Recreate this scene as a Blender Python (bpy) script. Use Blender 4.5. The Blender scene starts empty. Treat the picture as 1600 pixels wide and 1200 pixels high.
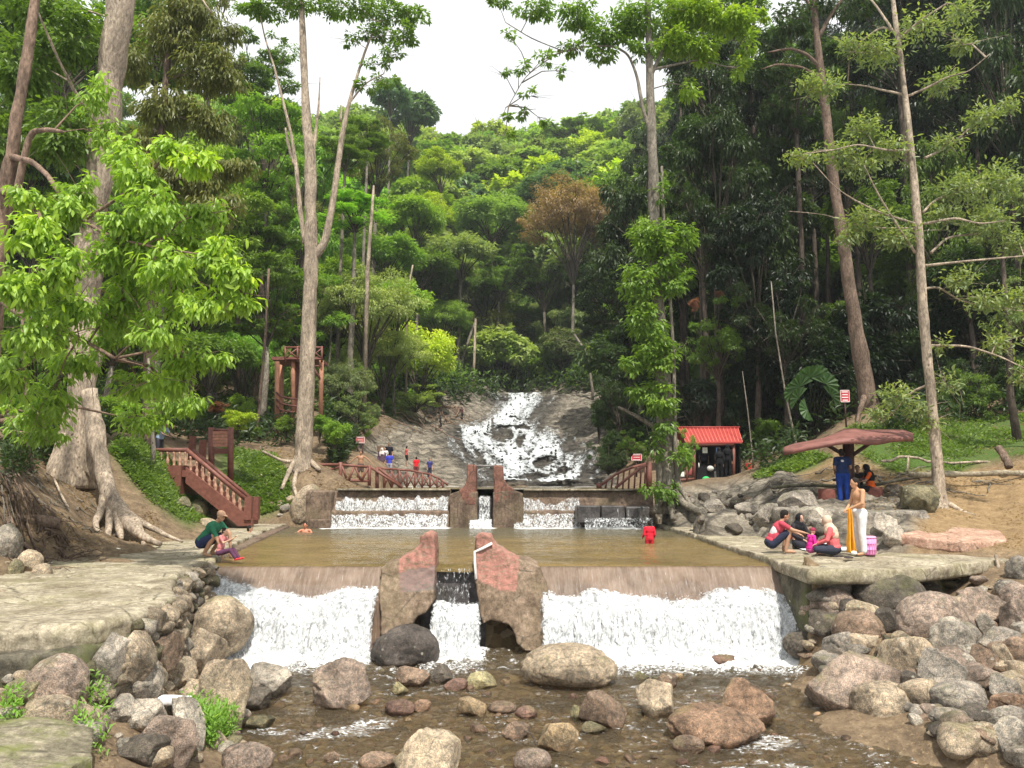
import bpy, bmesh, math, random
import numpy as np
from mathutils import Vector, Matrix, Euler
from mathutils.bvhtree import BVHTree
from mathutils.geometry import tessellate_polygon

random.seed(7)
RNG = np.random.default_rng(7)
scene = bpy.context.scene
col = scene.collection
rad = math.radians

# ------------------------------------------------------------------ camera
CAM_Z = 3.35
PITCH = math.atan(153.0 / 1200.0)
cd = bpy.data.cameras.new('camera')
cam = bpy.data.objects.new('camera', cd)
col.objects.link(cam)
cam.location = (0, 0, CAM_Z)
cam.rotation_euler = (math.pi / 2 + PITCH, 0, 0)
cd.sensor_width = 36.0
cd.lens = 27.0
cd.clip_start = 0.1
cd.clip_end = 3000
scene.camera = cam

# ------------------------------------------------------------------ sky
SUN_DIR = Vector((0.14, -0.46, 0.88)).normalized()      # towards the sun: high, behind the camera and a little to the right
SUN_EL = math.asin(SUN_DIR.z)
SUN_AZ = math.atan2(SUN_DIR.x, SUN_DIR.y)
w = bpy.data.worlds.new('World')
scene.world = w
w.use_nodes = True
nt = w.node_tree
nt.nodes.clear()
wo = nt.nodes.new('ShaderNodeOutputWorld')
wb = nt.nodes.new('ShaderNodeBackground')
sky = nt.nodes.new('ShaderNodeTexSky')
sky.sky_type = 'NISHITA'
sky.sun_disc = False
sky.sun_elevation = SUN_EL
sky.sun_rotation = SUN_AZ
sky.dust_density = 3.0
sky.air_density = 1.0
wmul = nt.nodes.new('ShaderNodeVectorMath'); wmul.operation = 'SCALE'; wmul.inputs['Scale'].default_value = 0.10
wmix = nt.nodes.new('ShaderNodeMix'); wmix.data_type = 'RGBA'
wn = nt.nodes.new('ShaderNodeTexNoise'); wn.inputs['Scale'].default_value = 2.2; wn.inputs['Detail'].default_value = 5
wr = nt.nodes.new('ShaderNodeMapRange'); wr.inputs[1].default_value = 0.25; wr.inputs[2].default_value = 0.55; wr.inputs[3].default_value = 0.80; wr.inputs[4].default_value = 1.0
tc = nt.nodes.new('ShaderNodeTexCoord')
nt.links.new(tc.outputs['Generated'], wn.inputs['Vector'])
nt.links.new(wn.outputs['Fac'], wr.inputs[0])
nt.links.new(wr.outputs[0], wmix.inputs[0])
nt.links.new(sky.outputs[0], wmul.inputs[0])
nt.links.new(wmul.outputs[0], wmix.inputs[6])
wmix.inputs[7].default_value = (0.97, 0.99, 1.0, 1)
nt.links.new(wmix.outputs[2], wb.inputs['Color'])
wb.inputs['Strength'].default_value = 0.80
nt.links.new(wb.outputs[0], wo.inputs[0])

# ------------------------------------------------------------------ sun
sd = bpy.data.lights.new('sun', 'SUN')
sd.energy = 4.3
sd.angle = rad(1.5)
sd.color = (1.0, 0.95, 0.86)
sun = bpy.data.objects.new('sun', sd)
sun.rotation_euler = SUN_DIR.to_track_quat('Z', 'Y').to_euler()
sun.location = (10, -20, 40)
col.objects.link(sun)

scene.view_settings.view_transform = 'Standard'
scene.view_settings.look = 'None'
scene.view_settings.gamma = 1
scene.view_settings.use_curve_mapping = False
scene.view_settings.exposure = 0.60
scene.cycles.max_bounces = 6
scene.cycles.diffuse_bounces = 3
scene.cycles.glossy_bounces = 2
scene.cycles.transmission_bounces = 4
scene.cycles.transparent_max_bounces = 8
scene.cycles.sample_clamp_indirect = 4
scene.cycles.use_denoising = True

# ------------------------------------------------------------------ pixel <-> world (1600 x 1200 photograph, f = 1200)
SA, CA = math.sin(PITCH), math.cos(PITCH)

def P(px, py, d):
    """the world point seen at pixel (px, py) at distance d along +Y"""
    u = (px - 800) / 1200.0
    v = (600 - py) / 1200.0
    t = d / (CA - v * SA)
    return Vector((t * u, d, CAM_Z + t * (SA + v * CA)))

def ray(px, py):
    u = (px - 800) / 1200.0
    v = (600 - py) / 1200.0
    return Vector((u, CA - v * SA, SA + v * CA)).normalized()

def PZ(px, py, z):
    r = ray(px, py)
    t = (z - CAM_Z) / r.z
    return Vector((0, 0, CAM_Z)) + r * t

def project(p):
    p = np.asarray(p, float)
    x, y, z = p[..., 0], p[..., 1], p[..., 2] - CAM_Z
    depth = y * CA + z * SA
    up = -y * SA + z * CA
    depth = np.maximum(depth, 0.1)
    return 800 + 1200 * x / depth, 600 - 1200 * up / depth

def inpoly(px, py, poly):
    px = np.asarray(px); py = np.asarray(py)
    r = np.zeros(px.shape, bool)
    n = len(poly)
    for i in range(n):
        x0, y0 = poly[i]; x1, y1 = poly[(i + 1) % n]
        if y0 == y1: continue
        c = ((y0 > py) != (y1 > py)) & (px < (x1 - x0) * (py - y0) / (y1 - y0) + x0)
        r ^= c
    return r

# ------------------------------------------------------------------ noise
def _h(ix, iy, iz, seed):
    n = (ix * 374761393 + iy * 668265263 + iz * 2147483647 + seed * 1274126177) & 0xFFFFFFFF
    n = ((n ^ (n >> 13)) * 1274126177) & 0xFFFFFFFF
    n = ((n ^ (n >> 16)) * 2246822519) & 0xFFFFFFFF
    return ((n ^ (n >> 15)) & 0xFFFF) / 65535.0

def vnoise(p, seed=0):
    p = np.asarray(p, float)
    f = np.floor(p); t = p - f
    i = f.astype(np.int64)
    t = t * t * (3 - 2 * t)
    o = 0
    for dx in (0, 1):
        wx = t[..., 0] if dx else 1 - t[..., 0]
        for dy in (0, 1):
            wy = t[..., 1] if dy else 1 - t[..., 1]
            for dz in (0, 1):
                wz = t[..., 2] if dz else 1 - t[..., 2]
                o = o + wx * wy * wz * _h(i[..., 0] + dx, i[..., 1] + dy, i[..., 2] + dz, seed)
    return o * 2 - 1

def fbm(p, octaves=4, seed=0, gain=0.5):
    p = np.asarray(p, float)
    a, s, o = 1.0, 0.0, 0
    for k in range(octaves):
        o = o + a * vnoise(p * (2.03 ** k) + 17.3 * k, seed + k)
        s += a; a *= gain
    return o / s

def xyz(x, y, z=0.0):
    x, y, z = np.broadcast_arrays(np.asarray(x, float), np.asarray(y, float), np.asarray(z, float))
    return np.stack([x, y, z], -1)

def smooth(a, b, x):
    t = np.clip((x - a) / (b - a), 0, 1)
    return t * t * (3 - 2 * t)

# ------------------------------------------------------------------ objects
def mesh_np(name, V, quads=None, tris=None, smoothed=True, attrs=None):
    V = np.ascontiguousarray(V, np.float32).reshape(-1, 3)
    me = bpy.data.meshes.new(name)
    loops, starts, totals = [], [], []
    s = 0
    if quads is not None and len(quads):
        q = np.asarray(quads, np.int32).reshape(-1, 4)
        loops.append(q.ravel()); starts.append(np.arange(len(q)) * 4 + s); totals.append(np.full(len(q), 4)); s += len(q) * 4
    if tris is not None and len(tris):
        t = np.asarray(tris, np.int32).reshape(-1, 3)
        loops.append(t.ravel()); starts.append(np.arange(len(t)) * 3 + s); totals.append(np.full(len(t), 3)); s += len(t) * 3
    L = np.concatenate(loops).astype(np.int32)
    S = np.concatenate(starts).astype(np.int32)
    T = np.concatenate(totals).astype(np.int32)
    me.vertices.add(len(V)); me.vertices.foreach_set('co', V.ravel())
    me.loops.add(len(L)); me.loops.foreach_set('vertex_index', L)
    me.polygons.add(len(S)); me.polygons.foreach_set('loop_start', S)
    try:
        me.polygons.foreach_set('loop_total', T)
    except Exception:
        pass
    me.polygons.foreach_set('use_smooth', np.full(len(S), bool(smoothed)))
    me.update(calc_edges=True)
    for k, v in (attrs or {}).items():
        a = me.attributes.new(k, 'FLOAT', 'POINT')
        a.data.foreach_set('value', np.ascontiguousarray(v, np.float32).ravel())
    return me

def link(name, me, mat=None, parent=None, color=None, **props):
    o = bpy.data.objects.new(name, me)
    col.objects.link(o)
    if mat is not None and me is not None and len(me.materials) == 0:
        me.materials.append(mat)
    if parent is not None: o.parent = parent
    if color is not None: o.color = (*color[:3], 1)
    for k, v in props.items():
        if v is not None: o[k] = v
    return o

def thing(name, label, category, loc=(0, 0, 0), rotz=0.0, group=None):
    o = bpy.data.objects.new(name, None)
    col.objects.link(o)
    o.location = loc; o.rotation_euler = (0, 0, rotz)
    o.empty_display_size = 0.2
    o['label'] = label; o['category'] = category
    if group: o['group'] = group
    return o

def grid_faces(nu, nv):
    i = np.arange(nu - 1)[:, None] * nv + np.arange(nv - 1)[None, :]
    return np.stack([i, i + nv, i + nv + 1, i + 1], -1).reshape(-1, 4)

class MB:
    """collects simple shapes into one mesh"""
    def __init__(s): s.v = []; s.q = []; s.t = []; s.n = 0
    def add(s, V, q=None, t=None):
        V = np.asarray(V, float).reshape(-1, 3)
        if q is not None and len(q): s.q.append(np.asarray(q).reshape(-1, 4) + s.n)
        if t is not None and len(t): s.t.append(np.asarray(t).reshape(-1, 3) + s.n)
        s.v.append(V); s.n += len(V); return s
    def box(s, c, size, rot=None):
        a, b, d = [k / 2 for k in size]
        V = np.array([[x, y, z] for x in (-a, a) for y in (-b, b) for z in (-d, d)])
        if rot is not None: V = V @ np.array(Euler(rot).to_matrix()).T
        return s.add(V + np.asarray(c), [[0, 1, 3, 2], [4, 6, 7, 5], [0, 4, 5, 1], [2, 3, 7, 6], [0, 2, 6, 4], [1, 5, 7, 3]])
    def tube(s, pts, radii, n=8, cap=True, rough=0.0, seed=0, flat=1.0):
        pts = np.asarray([list(p) for p in pts], float)
        m = len(pts)
        radii = np.broadcast_to(np.asarray(radii, float), (m,)).copy()
        tan = np.gradient(pts, axis=0)
        tan /= np.linalg.norm(tan, axis=1, keepdims=True) + 1e-9
        ref = np.array([0.0, 1.0, 0.0]) if abs(tan[0][1]) < 0.9 else np.array([1.0, 0, 0])
        a = np.cross(tan, ref); a /= np.linalg.norm(a, axis=1, keepdims=True) + 1e-9
        b = np.cross(tan, a)
        th = np.linspace(0, 2 * np.pi, n, endpoint=False)
        ring = np.cos(th)[None, :, None] * a[:, None, :] + flat * np.sin(th)[None, :, None] * b[:, None, :]
        r = radii[:, None].repeat(n, 1)
        if rough:
            q = pts[:, None, :] + ring * radii[:, None, None]
            r = r * (1 + rough * fbm(q * 2.2 / max(radii.max(), .05) * 0.35, 3, seed))
        V = (pts[:, None, :] + ring * r[..., None]).reshape(-1, 3)
        i = np.arange(m - 1)[:, None] * n; j = np.arange(n)[None, :]; j2 = (j + 1) % n
        q = np.stack([i + j, i + j2, i + n + j2, i + n + j], -1).reshape(-1, 4)
        t = []
        if cap:
            V = np.vstack([V, pts[0], pts[-1]])
            c0, c1 = m * n, m * n + 1
            for k in range(n):
                t.append([c0, (k + 1) % n, k]); t.append([c1, (m - 1) * n + k, (m - 1) * n + (k + 1) % n])
        return s.add(V, q, t)
    def ball(s, c, r, rot=None, nu=10, nv=7):
        r = np.broadcast_to(np.asarray(r, float), (3,))
        V = [[0, 0, 1]]
        for i in range(1, nv):
            f = math.pi * i / nv
            for j in range(nu):
                g = 2 * math.pi * j / nu
                V.append([math.sin(f) * math.cos(g), math.sin(f) * math.sin(g), math.cos(f)])
        V.append([0, 0, -1]); V = np.array(V) * r
        if rot is not None: V = V @ np.array(Euler(rot).to_matrix()).T
        q, t = [], []
        for j in range(nu):
            t.append([0, 1 + j, 1 + (j + 1) % nu])
            b = 1 + (nv - 2) * nu
            t.append([len(V) - 1, b + (j + 1) % nu, b + j])
        for i in range(nv - 2):
            for j in range(nu):
                a = 1 + i * nu + j; a2 = 1 + i * nu + (j + 1) % nu
                q.append([a, a + nu, a2 + nu, a2])
        return s.add(V + np.asarray(c, float), q, t)
    def capsule(s, a, b, ra, rb, n=10):
        a = np.asarray(a, float); b = np.asarray(b, float)
        L = np.linalg.norm(b - a)
        if L < 1e-6: return s.ball(a, ra)
        t = (b - a) / L
        pts, rr = [], []
        for k in (0, 30, 60, 85):
            f = math.radians(90 - k); pts.append(a - t * ra * math.sin(f)); rr.append(max(ra * math.cos(f), 1e-3))
        for k in (0.0, 0.5, 1.0):
            pts.append(a + (b - a) * k + t * 1e-4 * k); rr.append(ra + (rb - ra) * k)
        for k in (85, 60, 30, 0):
            f = math.radians(90 - k); pts.append(b + t * rb * math.sin(f)); rr.append(max(rb * math.cos(f), 1e-3))
        d = [float(np.dot(p - a, t)) for p in pts]
        o = [i for i in range(len(pts))]
        P2, R2, last = [], [], -1e9
        for i in o:
            if d[i] > last + 1e-4: P2.append(pts[i]); R2.append(rr[i]); last = d[i]
        return s.tube(P2, R2, n=n)
    def prism(s, poly2, f0, f1):
        """closed polygon poly2 [(a,b)], f0/f1 map (a,b) to 3D for the two ends"""
        n = len(poly2)
        A = [list(f0(*p)) for p in poly2]; B = [list(f1(*p)) for p in poly2]
        tri = tessellate_polygon([[Vector((p[0], p[1], 0)) for p in poly2]])
        t = [list(x) for x in tri] + [[x[2] + n, x[1] + n, x[0] + n] for x in tri]
        q = [[i, i + n, (i + 1) % n + n, (i + 1) % n] for i in range(n)]
        return s.add(np.array(A + B), q, t)
    def arrays(s):
        return (np.vstack(s.v), np.vstack(s.q) if s.q else None, np.vstack(s.t) if s.t else None)
    def mesh(s, name, smoothed=True, attrs=None):
        V, q, t = s.arrays()
        me = mesh_np(name, V, q, t, smoothed, attrs)
        bm = bmesh.new(); bm.from_mesh(me); bmesh.ops.recalc_face_normals(bm, faces=bm.faces[:]); bm.to_mesh(me); bm.free()
        return me
    def build(s, name, mat, parent=None, smoothed=True, color=None, **props):
        return link(name, s.mesh(name, smoothed), mat, parent, color, **props)

def remeshed(mb, voxel, smooth_it=0):
    """voxel-merge the shapes of mb into one closed surface; returns verts, quads, tris"""
    me = mb.mesh('work', False)
    o = bpy.data.objects.new('work', me)
    col.objects.link(o)
    m = o.modifiers.new('r', 'REMESH'); m.mode = 'VOXEL'; m.voxel_size = voxel; m.use_smooth_shade = True
    if smooth_it:
        k = o.modifiers.new('s', 'SMOOTH'); k.iterations = smooth_it; k.factor = 0.5
    dg = bpy.context.evaluated_depsgraph_get()
    dg.update()
    e = o.evaluated_get(dg)
    m2 = e.to_mesh()
    V = np.zeros(len(m2.vertices) * 3, np.float32); m2.vertices.foreach_get('co', V); V = V.reshape(-1, 3)
    N = np.zeros(len(m2.vertices) * 3, np.float32); m2.vertices.foreach_get('normal', N); N = N.reshape(-1, 3)
    nl = np.zeros(len(m2.polygons), np.int32); m2.polygons.foreach_get('loop_total', nl)
    L = np.zeros(len(m2.loops), np.int32); m2.loops.foreach_get('vertex_index', L)
    st = np.concatenate([[0], np.cumsum(nl)[:-1]])
    q = [L[s0:s0 + 4] for s0, c in zip(st, nl) if c == 4]
    t = [L[s0:s0 + 3] for s0, c in zip(st, nl) if c == 3]
    e.to_mesh_clear()
    bpy.data.objects.remove(o); bpy.data.meshes.remove(me)
    return V.astype(float), N.astype(float), (np.array(q) if q else None), (np.array(t) if t else None)

# ------------------------------------------------------------------ material helper
class M:
    def __init__(s, name, rough=0.6, spec=0.3):
        s.m = bpy.data.materials.new(name); s.m.use_nodes = True
        s.t = s.m.node_tree; s.t.nodes.clear()
        s.out = s.t.nodes.new('ShaderNodeOutputMaterial')
        s.b = s.t.nodes.new('ShaderNodeBsdfPrincipled')
        s.b.inputs['Roughness'].default_value = rough
        s.b.inputs['Specular IOR Level'].default_value = spec
        s.L(s.b.outputs[0], s.out.inputs[0])
        s.geo = None
    def L(s, a, b): s.t.links.new(a, b); return b
    def N(s, kind): return s.t.nodes.new('ShaderNode' + kind)
    def pos(s, scale=(1, 1, 1), obj=False, rot=None):
        mp = s.N('Mapping'); mp.inputs['Scale'].default_value = scale
        if rot: mp.inputs['Rotation'].default_value = rot
        if obj:
            c = s.N('TexCoord'); s.L(c.outputs['Object'], mp.inputs[0])
        else:
            g = s.N('NewGeometry'); s.L(g.outputs['Position'], mp.inputs[0])
        return mp.outputs[0]
    def noise(s, vec, scale, detail=5, rough=0.6, dist=0.0):
        n = s.N('TexNoise'); n.inputs['Scale'].default_value = scale; n.inputs['Detail'].default_value = detail
        n.inputs['Roughness'].default_value = rough; n.inputs['Distortion'].default_value = dist
        s.L(vec, n.inputs['Vector']); return n.outputs['Fac']
    def vor(s, vec, scale, feature='F1', rnd=1.0):
        n = s.N('TexVoronoi'); n.inputs['Scale'].default_value = scale; n.feature = feature
        n.inputs['Randomness'].default_value = rnd
        s.L(vec, n.inputs['Vector']); return n
    def ramp(s, fac, stops):
        r = s.N('ValToRGB'); s.L(fac, r.inputs[0])
        e = r.color_ramp.elements
        while len(e) < len(stops): e.new(0.5)
        for i, (p, c) in enumerate(stops):
            e[i].position = p
            c = (c, c, c) if isinstance(c, (int, float)) else c
            e[i].color = (*c[:3], 1)
        return r.outputs[0]
    def rng(s, v, a, b, c=0.0, d=1.0):
        r = s.N('MapRange'); s.L(v, r.inputs[0])
        for i, k in enumerate((a, b, c, d)): r.inputs[i + 1].default_value = k
        return r.outputs[0]
    def mix(s, fac, a, b, mode='MIX'):
        n = s.N('Mix'); n.data_type = 'RGBA'; n.blend_type = mode
        for i, v in ((0, fac), (6, a), (7, b)):
            if hasattr(v, 'is_linked') or hasattr(v, 'links'): s.L(v, n.inputs[i])
            elif isinstance(v, (int, float)): n.inputs[i].default_value = v if i == 0 else (v, v, v, 1)
            else: n.inputs[i].default_value = (*v[:3], 1)
        return n.outputs[2]
    def math(s, op, a, b=None, clamp=False):
        n = s.N('Math'); n.operation = op; n.use_clamp = clamp
        for i, v in enumerate((a, b)):
            if v is None: continue
            if isinstance(v, (int, float)): n.inputs[i].default_value = v
            else: s.L(v, n.inputs[i])
        return n.outputs[0]
    def attr(s, name):
        n = s.N('Attribute'); n.attribute_name = name; return n.outputs['Fac']
    def objcol(s):
        return s.N('ObjectInfo').outputs['Color']
    def objrand(s):
        return s.N('ObjectInfo').outputs['Random']
    def color(s, c):
        if isinstance(c, (tuple, list)): s.b.inputs['Base Color'].default_value = (*c[:3], 1)
        else: s.L(c, s.b.inputs['Base Color'])
        return s
    def bump(s, h, strength=0.5, dist=0.02, prev=None):
        n = s.N('Bump'); n.inputs['Strength'].default_value = strength; n.inputs['Distance'].default_value = dist
        s.L(h, n.inputs['Height'])
        if prev is not None: s.L(prev, n.inputs['Normal'])
        s.L(n.outputs[0], s.b.inputs['Normal']); return n.outputs[0]
    def rough(s, v): s.L(v, s.b.inputs['Roughness']); return s
    def cut(s, fac, other=None):
        """mix the surface towards transparent by fac"""
        tr = s.N('BsdfTransparent'); mx = s.N('MixShader')
        s.L(fac, mx.inputs[0]); s.L(s.b.outputs[0], mx.inputs[1]); s.L(tr.outputs[0], mx.inputs[2])
        s.L(mx.outputs[0], s.out.inputs[0]); return s

def plain(name, c, rough=0.6, spec=0.3, var=0.12, scale=8.0, bump=0.15):
    m = M(name, rough, spec)
    n = m.noise(m.pos(obj=True), scale, 5)
    f = m.rng(n, 0.3, 0.7, 1 - var, 1 + var)
    m.color(m.mix(1.0, c, f, 'MULTIPLY'))
    if bump: m.bump(m.noise(m.pos(obj=True), scale * 5, 4), bump, 0.01)
    return m.m

def tinted(name, rough=0.7, var=0.12, scale=20.0, spec=0.25, bump=0.2):
    """takes the object's own colour"""
    m = M(name, rough, spec)
    n = m.noise(m.pos(obj=True), scale, 4)
    m.color(m.mix(1.0, m.objcol(), m.rng(n, 0.3, 0.7, 1 - var, 1 + var), 'MULTIPLY'))
    if bump: m.bump(m.noise(m.pos(obj=True), scale * 3, 3), bump, 0.01)
    return m.m
# ------------------------------------------------------------------ materials
def mat_ground():
    m = M('ground_soil', 0.92, 0.15)
    p = m.pos()
    n1 = m.noise(p, 0.35, 6); n2 = m.noise(p, 3.0, 8, 0.7); n3 = m.noise(p, 22.0, 5, 0.7)
    soil = m.ramp(n2, [(0.3, (0.07, 0.05, 0.033)), (0.5, (0.16, 0.115, 0.075)), (0.7, (0.27, 0.20, 0.125))])
    ochre = m.ramp(n2, [(0.3, (0.16, 0.10, 0.05)), (0.7, (0.36, 0.25, 0.13))])
    soil = m.mix(m.attr('ochre'), soil, ochre)
    litter = m.ramp(m.vor(p, 14.0).outputs['Color'], [(0.2, (0.10, 0.065, 0.035)), (0.8, (0.30, 0.22, 0.13))])
    soil = m.mix(m.rng(n3, 0.5, 0.62), soil, litter)
    grass = m.ramp(n3, [(0.3, (0.03, 0.055, 0.012)), (0.7, (0.10, 0.17, 0.035))])
    c = m.mix(m.math('MULTIPLY', m.attr('grass'), m.rng(n1, 0.3, 0.5, 0.75, 1.0)), soil, grass)
    vs = m.pos(scale=(1, 1, 2.5))
    r1 = m.noise(vs, 1.3, 8, 0.65, 0.6); r2 = m.noise(vs, 9.0, 6, 0.7)
    rock = m.ramp(r1, [(0.34, (0.055, 0.048, 0.039)), (0.46, (0.135, 0.118, 0.094)), (0.56, (0.215, 0.188, 0.148)), (0.68, (0.32, 0.285, 0.225))])
    rock = m.mix(1.0, rock, m.rng(r2, 0.36, 0.64, 0.6, 1.3), 'MULTIPLY')
    cv = m.vor(m.pos(scale=(0.45, 0.9, 1.2), rot=(0, 0, 0.6)), 1.0, 'DISTANCE_TO_EDGE')
    rock = m.mix(m.rng(cv.outputs['Distance'], 0.05, 0.0, 0, .8), rock, (0.035, 0.032, 0.03))
    rock = m.mix(m.attr('wet'), rock, m.mix(1.0, rock, (0.38, 0.39, 0.42), 'MULTIPLY'))
    c = m.mix(m.attr('rock'), c, rock)
    bed = m.ramp(m.vor(p, 5.5).outputs['Color'], [(0.1, (0.10, 0.07, 0.045)), (0.45, (0.36, 0.26, 0.13)), (0.8, (0.60, 0.48, 0.30))])
    c = m.mix(m.attr('bed'), c, bed)
    m.color(c)
    m.rough(m.rng(m.attr('bed'), 0, 1, 0.92, 0.5))
    h = m.math('ADD', n3, m.math('MULTIPLY', n2, 2.0))
    m.bump(h, 0.6, 0.05)
    return m.m

def mat_rock():
    m = M('boulder_stone', 0.8, 0.3)
    p = m.pos(obj=True)
    wp = m.pos()
    n1 = m.noise(wp, 2.0, 7, 0.65, 0.4); n2 = m.noise(wp, 14.0, 7, 0.75); n3 = m.noise(wp, 70.0, 4, 0.7)
    base = m.mix(1.0, m.objcol(), m.ramp(n1, [(0.34, 0.40), (0.44, 0.80), (0.54, 1.1), (0.64, 1.5)]), 'MULTIPLY')
    base = m.mix(m.rng(n2, 0.35, 0.7, 0.0, 0.5), base, m.mix(1.0, base, (1.25, 0.95, 0.75), 'MULTIPLY'))
    base = m.mix(1.0, base, m.rng(n3, 0.36, 0.64, 0.5, 1.4), 'MULTIPLY')
    base = m.mix(1.0, base, m.rng(n2, 0.37, 0.63, 0.55, 1.35), 'MULTIPLY')
    ck = m.vor(m.pos(scale=(1, 1, 1.6)), 2.3, 'DISTANCE_TO_EDGE')
    base = m.mix(m.rng(ck.outputs['Distance'], 0.02, 0.0, 0, .55), base, (0.07, 0.06, 0.045))
    v = m.vor(wp, 6.5)
    spot = m.math('MULTIPLY', m.rng(v.outputs['Distance'], 0.20, 0.14), m.rng(m.noise(wp, 1.7, 3), 0.52, 0.6))
    base = m.mix(m.math('MULTIPLY', spot, 0.55), base, (0.50, 0.47, 0.38))
    up = m.N('NewGeometry'); sx = m.N('SeparateXYZ'); m.L(up.outputs['Normal'], sx.inputs[0])
    moss = m.math('MULTIPLY', m.rng(sx.outputs[2], 0.1, 0.9), m.rng(m.noise(wp, 1.1, 6, 0.7), 0.54, 0.66))
    base = m.mix(m.math('MULTIPLY', moss, 0.5), base, (0.15, 0.15, 0.05))
    pz = m.N('SeparateXYZ'); m.L(up.outputs['Position'], pz.inputs[0])
    wet = m.rng(m.math('ADD', pz.outputs[2], m.math('MULTIPLY', n1, 0.12)), 0.17, 0.10)
    base = m.mix(m.math('MULTIPLY', wet, 0.6), base, m.mix(1.0, base, (0.42, 0.33, 0.24), 'MULTIPLY'))
    m.color(base)
    m.rough(m.rng(wet, 0, 1, 0.85, 0.25))
    h = m.math('ADD', m.math('MULTIPLY', n2, 1.0), m.math('MULTIPLY', n3, 0.35))
    m.bump(h, 0.9, 0.035)
    return m.m

def mat_concrete(name, dark, light, moss=(0.13, 0.13, 0.05), mossiness=0.35, wetrough=0.85, paint=None):
    m = M(name, wetrough, 0.3)
    p = m.pos()
    n1 = m.noise(p, 1.6, 8, 0.7, 0.5); n2 = m.noise(p, 11.0, 7, 0.75); n3 = m.noise(m.pos(scale=(9, 9, 1.2)), 1.5, 5, 0.7)
    c = m.mix(m.rng(n1, 0.38, 0.6), dark, light)
    c = m.mix(1.0, c, m.rng(n2, 0.36, 0.64, 0.6, 1.3), 'MULTIPLY')
    c = m.mix(1.0, c, m.rng(m.noise(p, 45.0, 4, 0.7), 0.35, 0.65, 0.75, 1.2), 'MULTIPLY')
    ck = m.vor(m.pos(scale=(.7, 1.3, 1)), 1.1, 'DISTANCE_TO_EDGE')
    c = m.mix(m.math('MULTIPLY', m.rng(ck.outputs['Distance'], 0.022, 0.0), m.rng(n1, .45, .55)), c, (0.07, 0.06, 0.045))
    c = m.mix(m.rng(n3, 0.45, 0.65, 0, 0.5), c, m.mix(1.0, c, (0.5, 0.45, 0.4), 'MULTIPLY'))
    c = m.mix(m.math('MULTIPLY', m.rng(m.noise(p, 0.9, 6, 0.7), 0.5, 0.62), mossiness), c, moss)
    if paint:
        pf = m.math('MULTIPLY', m.attr('paint'), m.rng(m.noise(m.pos(scale=(2, 2, 7)), 3.0, 8, 0.8), 0.40, 0.52))
        pc = m.mix(m.rng(n2, 0.38, 0.62), tuple(k * .7 for k in paint), tuple(k * 1.25 for k in paint))
        c = m.mix(pf, c, pc)
        c = m.mix(m.math('MULTIPLY', m.attr('grime'), 0.65), c, (0.16, 0.14, 0.13))
    m.color(c)
    m.bump(m.math('ADD', n2, m.math('MULTIPLY', n1, 1.5)), 0.55, 0.035)
    return m.m

def mat_spill():
    """wet brown weir face under a thin sliding film of water"""
    m = M('wet_weir_face', 0.22, 0.5)
    s = m.pos(scale=(16, 2.0, 2.0)); f = m.pos(scale=(40, 3, 3))
    n1 = m.noise(m.pos(), 1.4, 6); n2 = m.noise(s, 1.0, 6, 0.7, 0.4); n3 = m.noise(f, 1.0, 5, 0.75)
    c = m.mix(m.rng(n1, 0.35, 0.65), (0.10, 0.062, 0.038), (0.215, 0.145, 0.098))
    c = m.mix(m.rng(n2, 0.45, 0.7, 0, 0.55), c, (0.31, 0.24, 0.19))
    c = m.mix(m.rng(n3, 0.60, 0.72, 0, 0.6), c, (0.62, 0.60, 0.58))
    m.color(c)
    m.bump(m.math('ADD', n2, n3), 0.7, 0.03)
    return m.m

def mat_stream():
    m = M('stream_water', 0.08, 0.5)
    w = m.pos(scale=(1.0, 1.9, 1))
    n1 = m.noise(w, 3.2, 4, 0.6, 1.2); n2 = m.noise(w, 10.0, 5, 0.65, 0.8)
    foam = m.attr('foam')
    fn = m.noise(m.pos(scale=(1, 1.8, 1)), 11.0, 8, 0.72, 1.4)
    ff = m.rng(m.math('ADD', foam, m.math('MULTIPLY', m.rng(fn, 0.35, 0.65), 0.75)), 0.80, 1.12)
    bmp = m.N('Bump'); bmp.inputs['Strength'].default_value = 1.0; bmp.inputs['Distance'].default_value = 0.22
    m.L(m.math('ADD', n1, m.math('MULTIPLY', n2, 0.5)), bmp.inputs['Height'])
    gl = m.N('BsdfGlossy'); gl.inputs['Roughness'].default_value = 0.10
    tr = m.N('BsdfTransparent'); tr.inputs['Color'].default_value = (0.97, 0.90, 0.74, 1)
    df = m.N('BsdfDiffuse'); df.inputs['Color'].default_value = (0.40, 0.30, 0.165, 1)
    m.L(bmp.outputs[0], gl.inputs['Normal']); m.L(bmp.outputs[0], df.inputs['Normal'])
    a = m.N('MixShader'); a.inputs[0].default_value = 0.20
    m.L(tr.outputs[0], a.inputs[1]); m.L(df.outputs[0], a.inputs[2])
    fr = m.N('Fresnel'); fr.inputs['IOR'].default_value = 1.6; m.L(bmp.outputs[0], fr.inputs['Normal'])
    b = m.N('MixShader'); m.L(fr.outputs[0], b.inputs[0]); m.L(a.outputs[0], b.inputs[1]); m.L(gl.outputs[0], b.inputs[2])
    fd = m.N('BsdfDiffuse'); fd.inputs['Color'].default_value = (0.86, 0.87, 0.87, 1)
    b2 = m.N('Bump'); b2.inputs['Strength'].default_value = 0.8; b2.inputs['Distance'].default_value = 0.05; m.L(fn, b2.inputs['Height']); m.L(b2.outputs[0], fd.inputs['Normal'])
    c = m.N('MixShader'); m.L(ff, c.inputs[0]); m.L(b.outputs[0], c.inputs[1]); m.L(fd.outputs[0], c.inputs[2])
    m.L(c.outputs[0], m.out.inputs[0])
    return m.m

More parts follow.
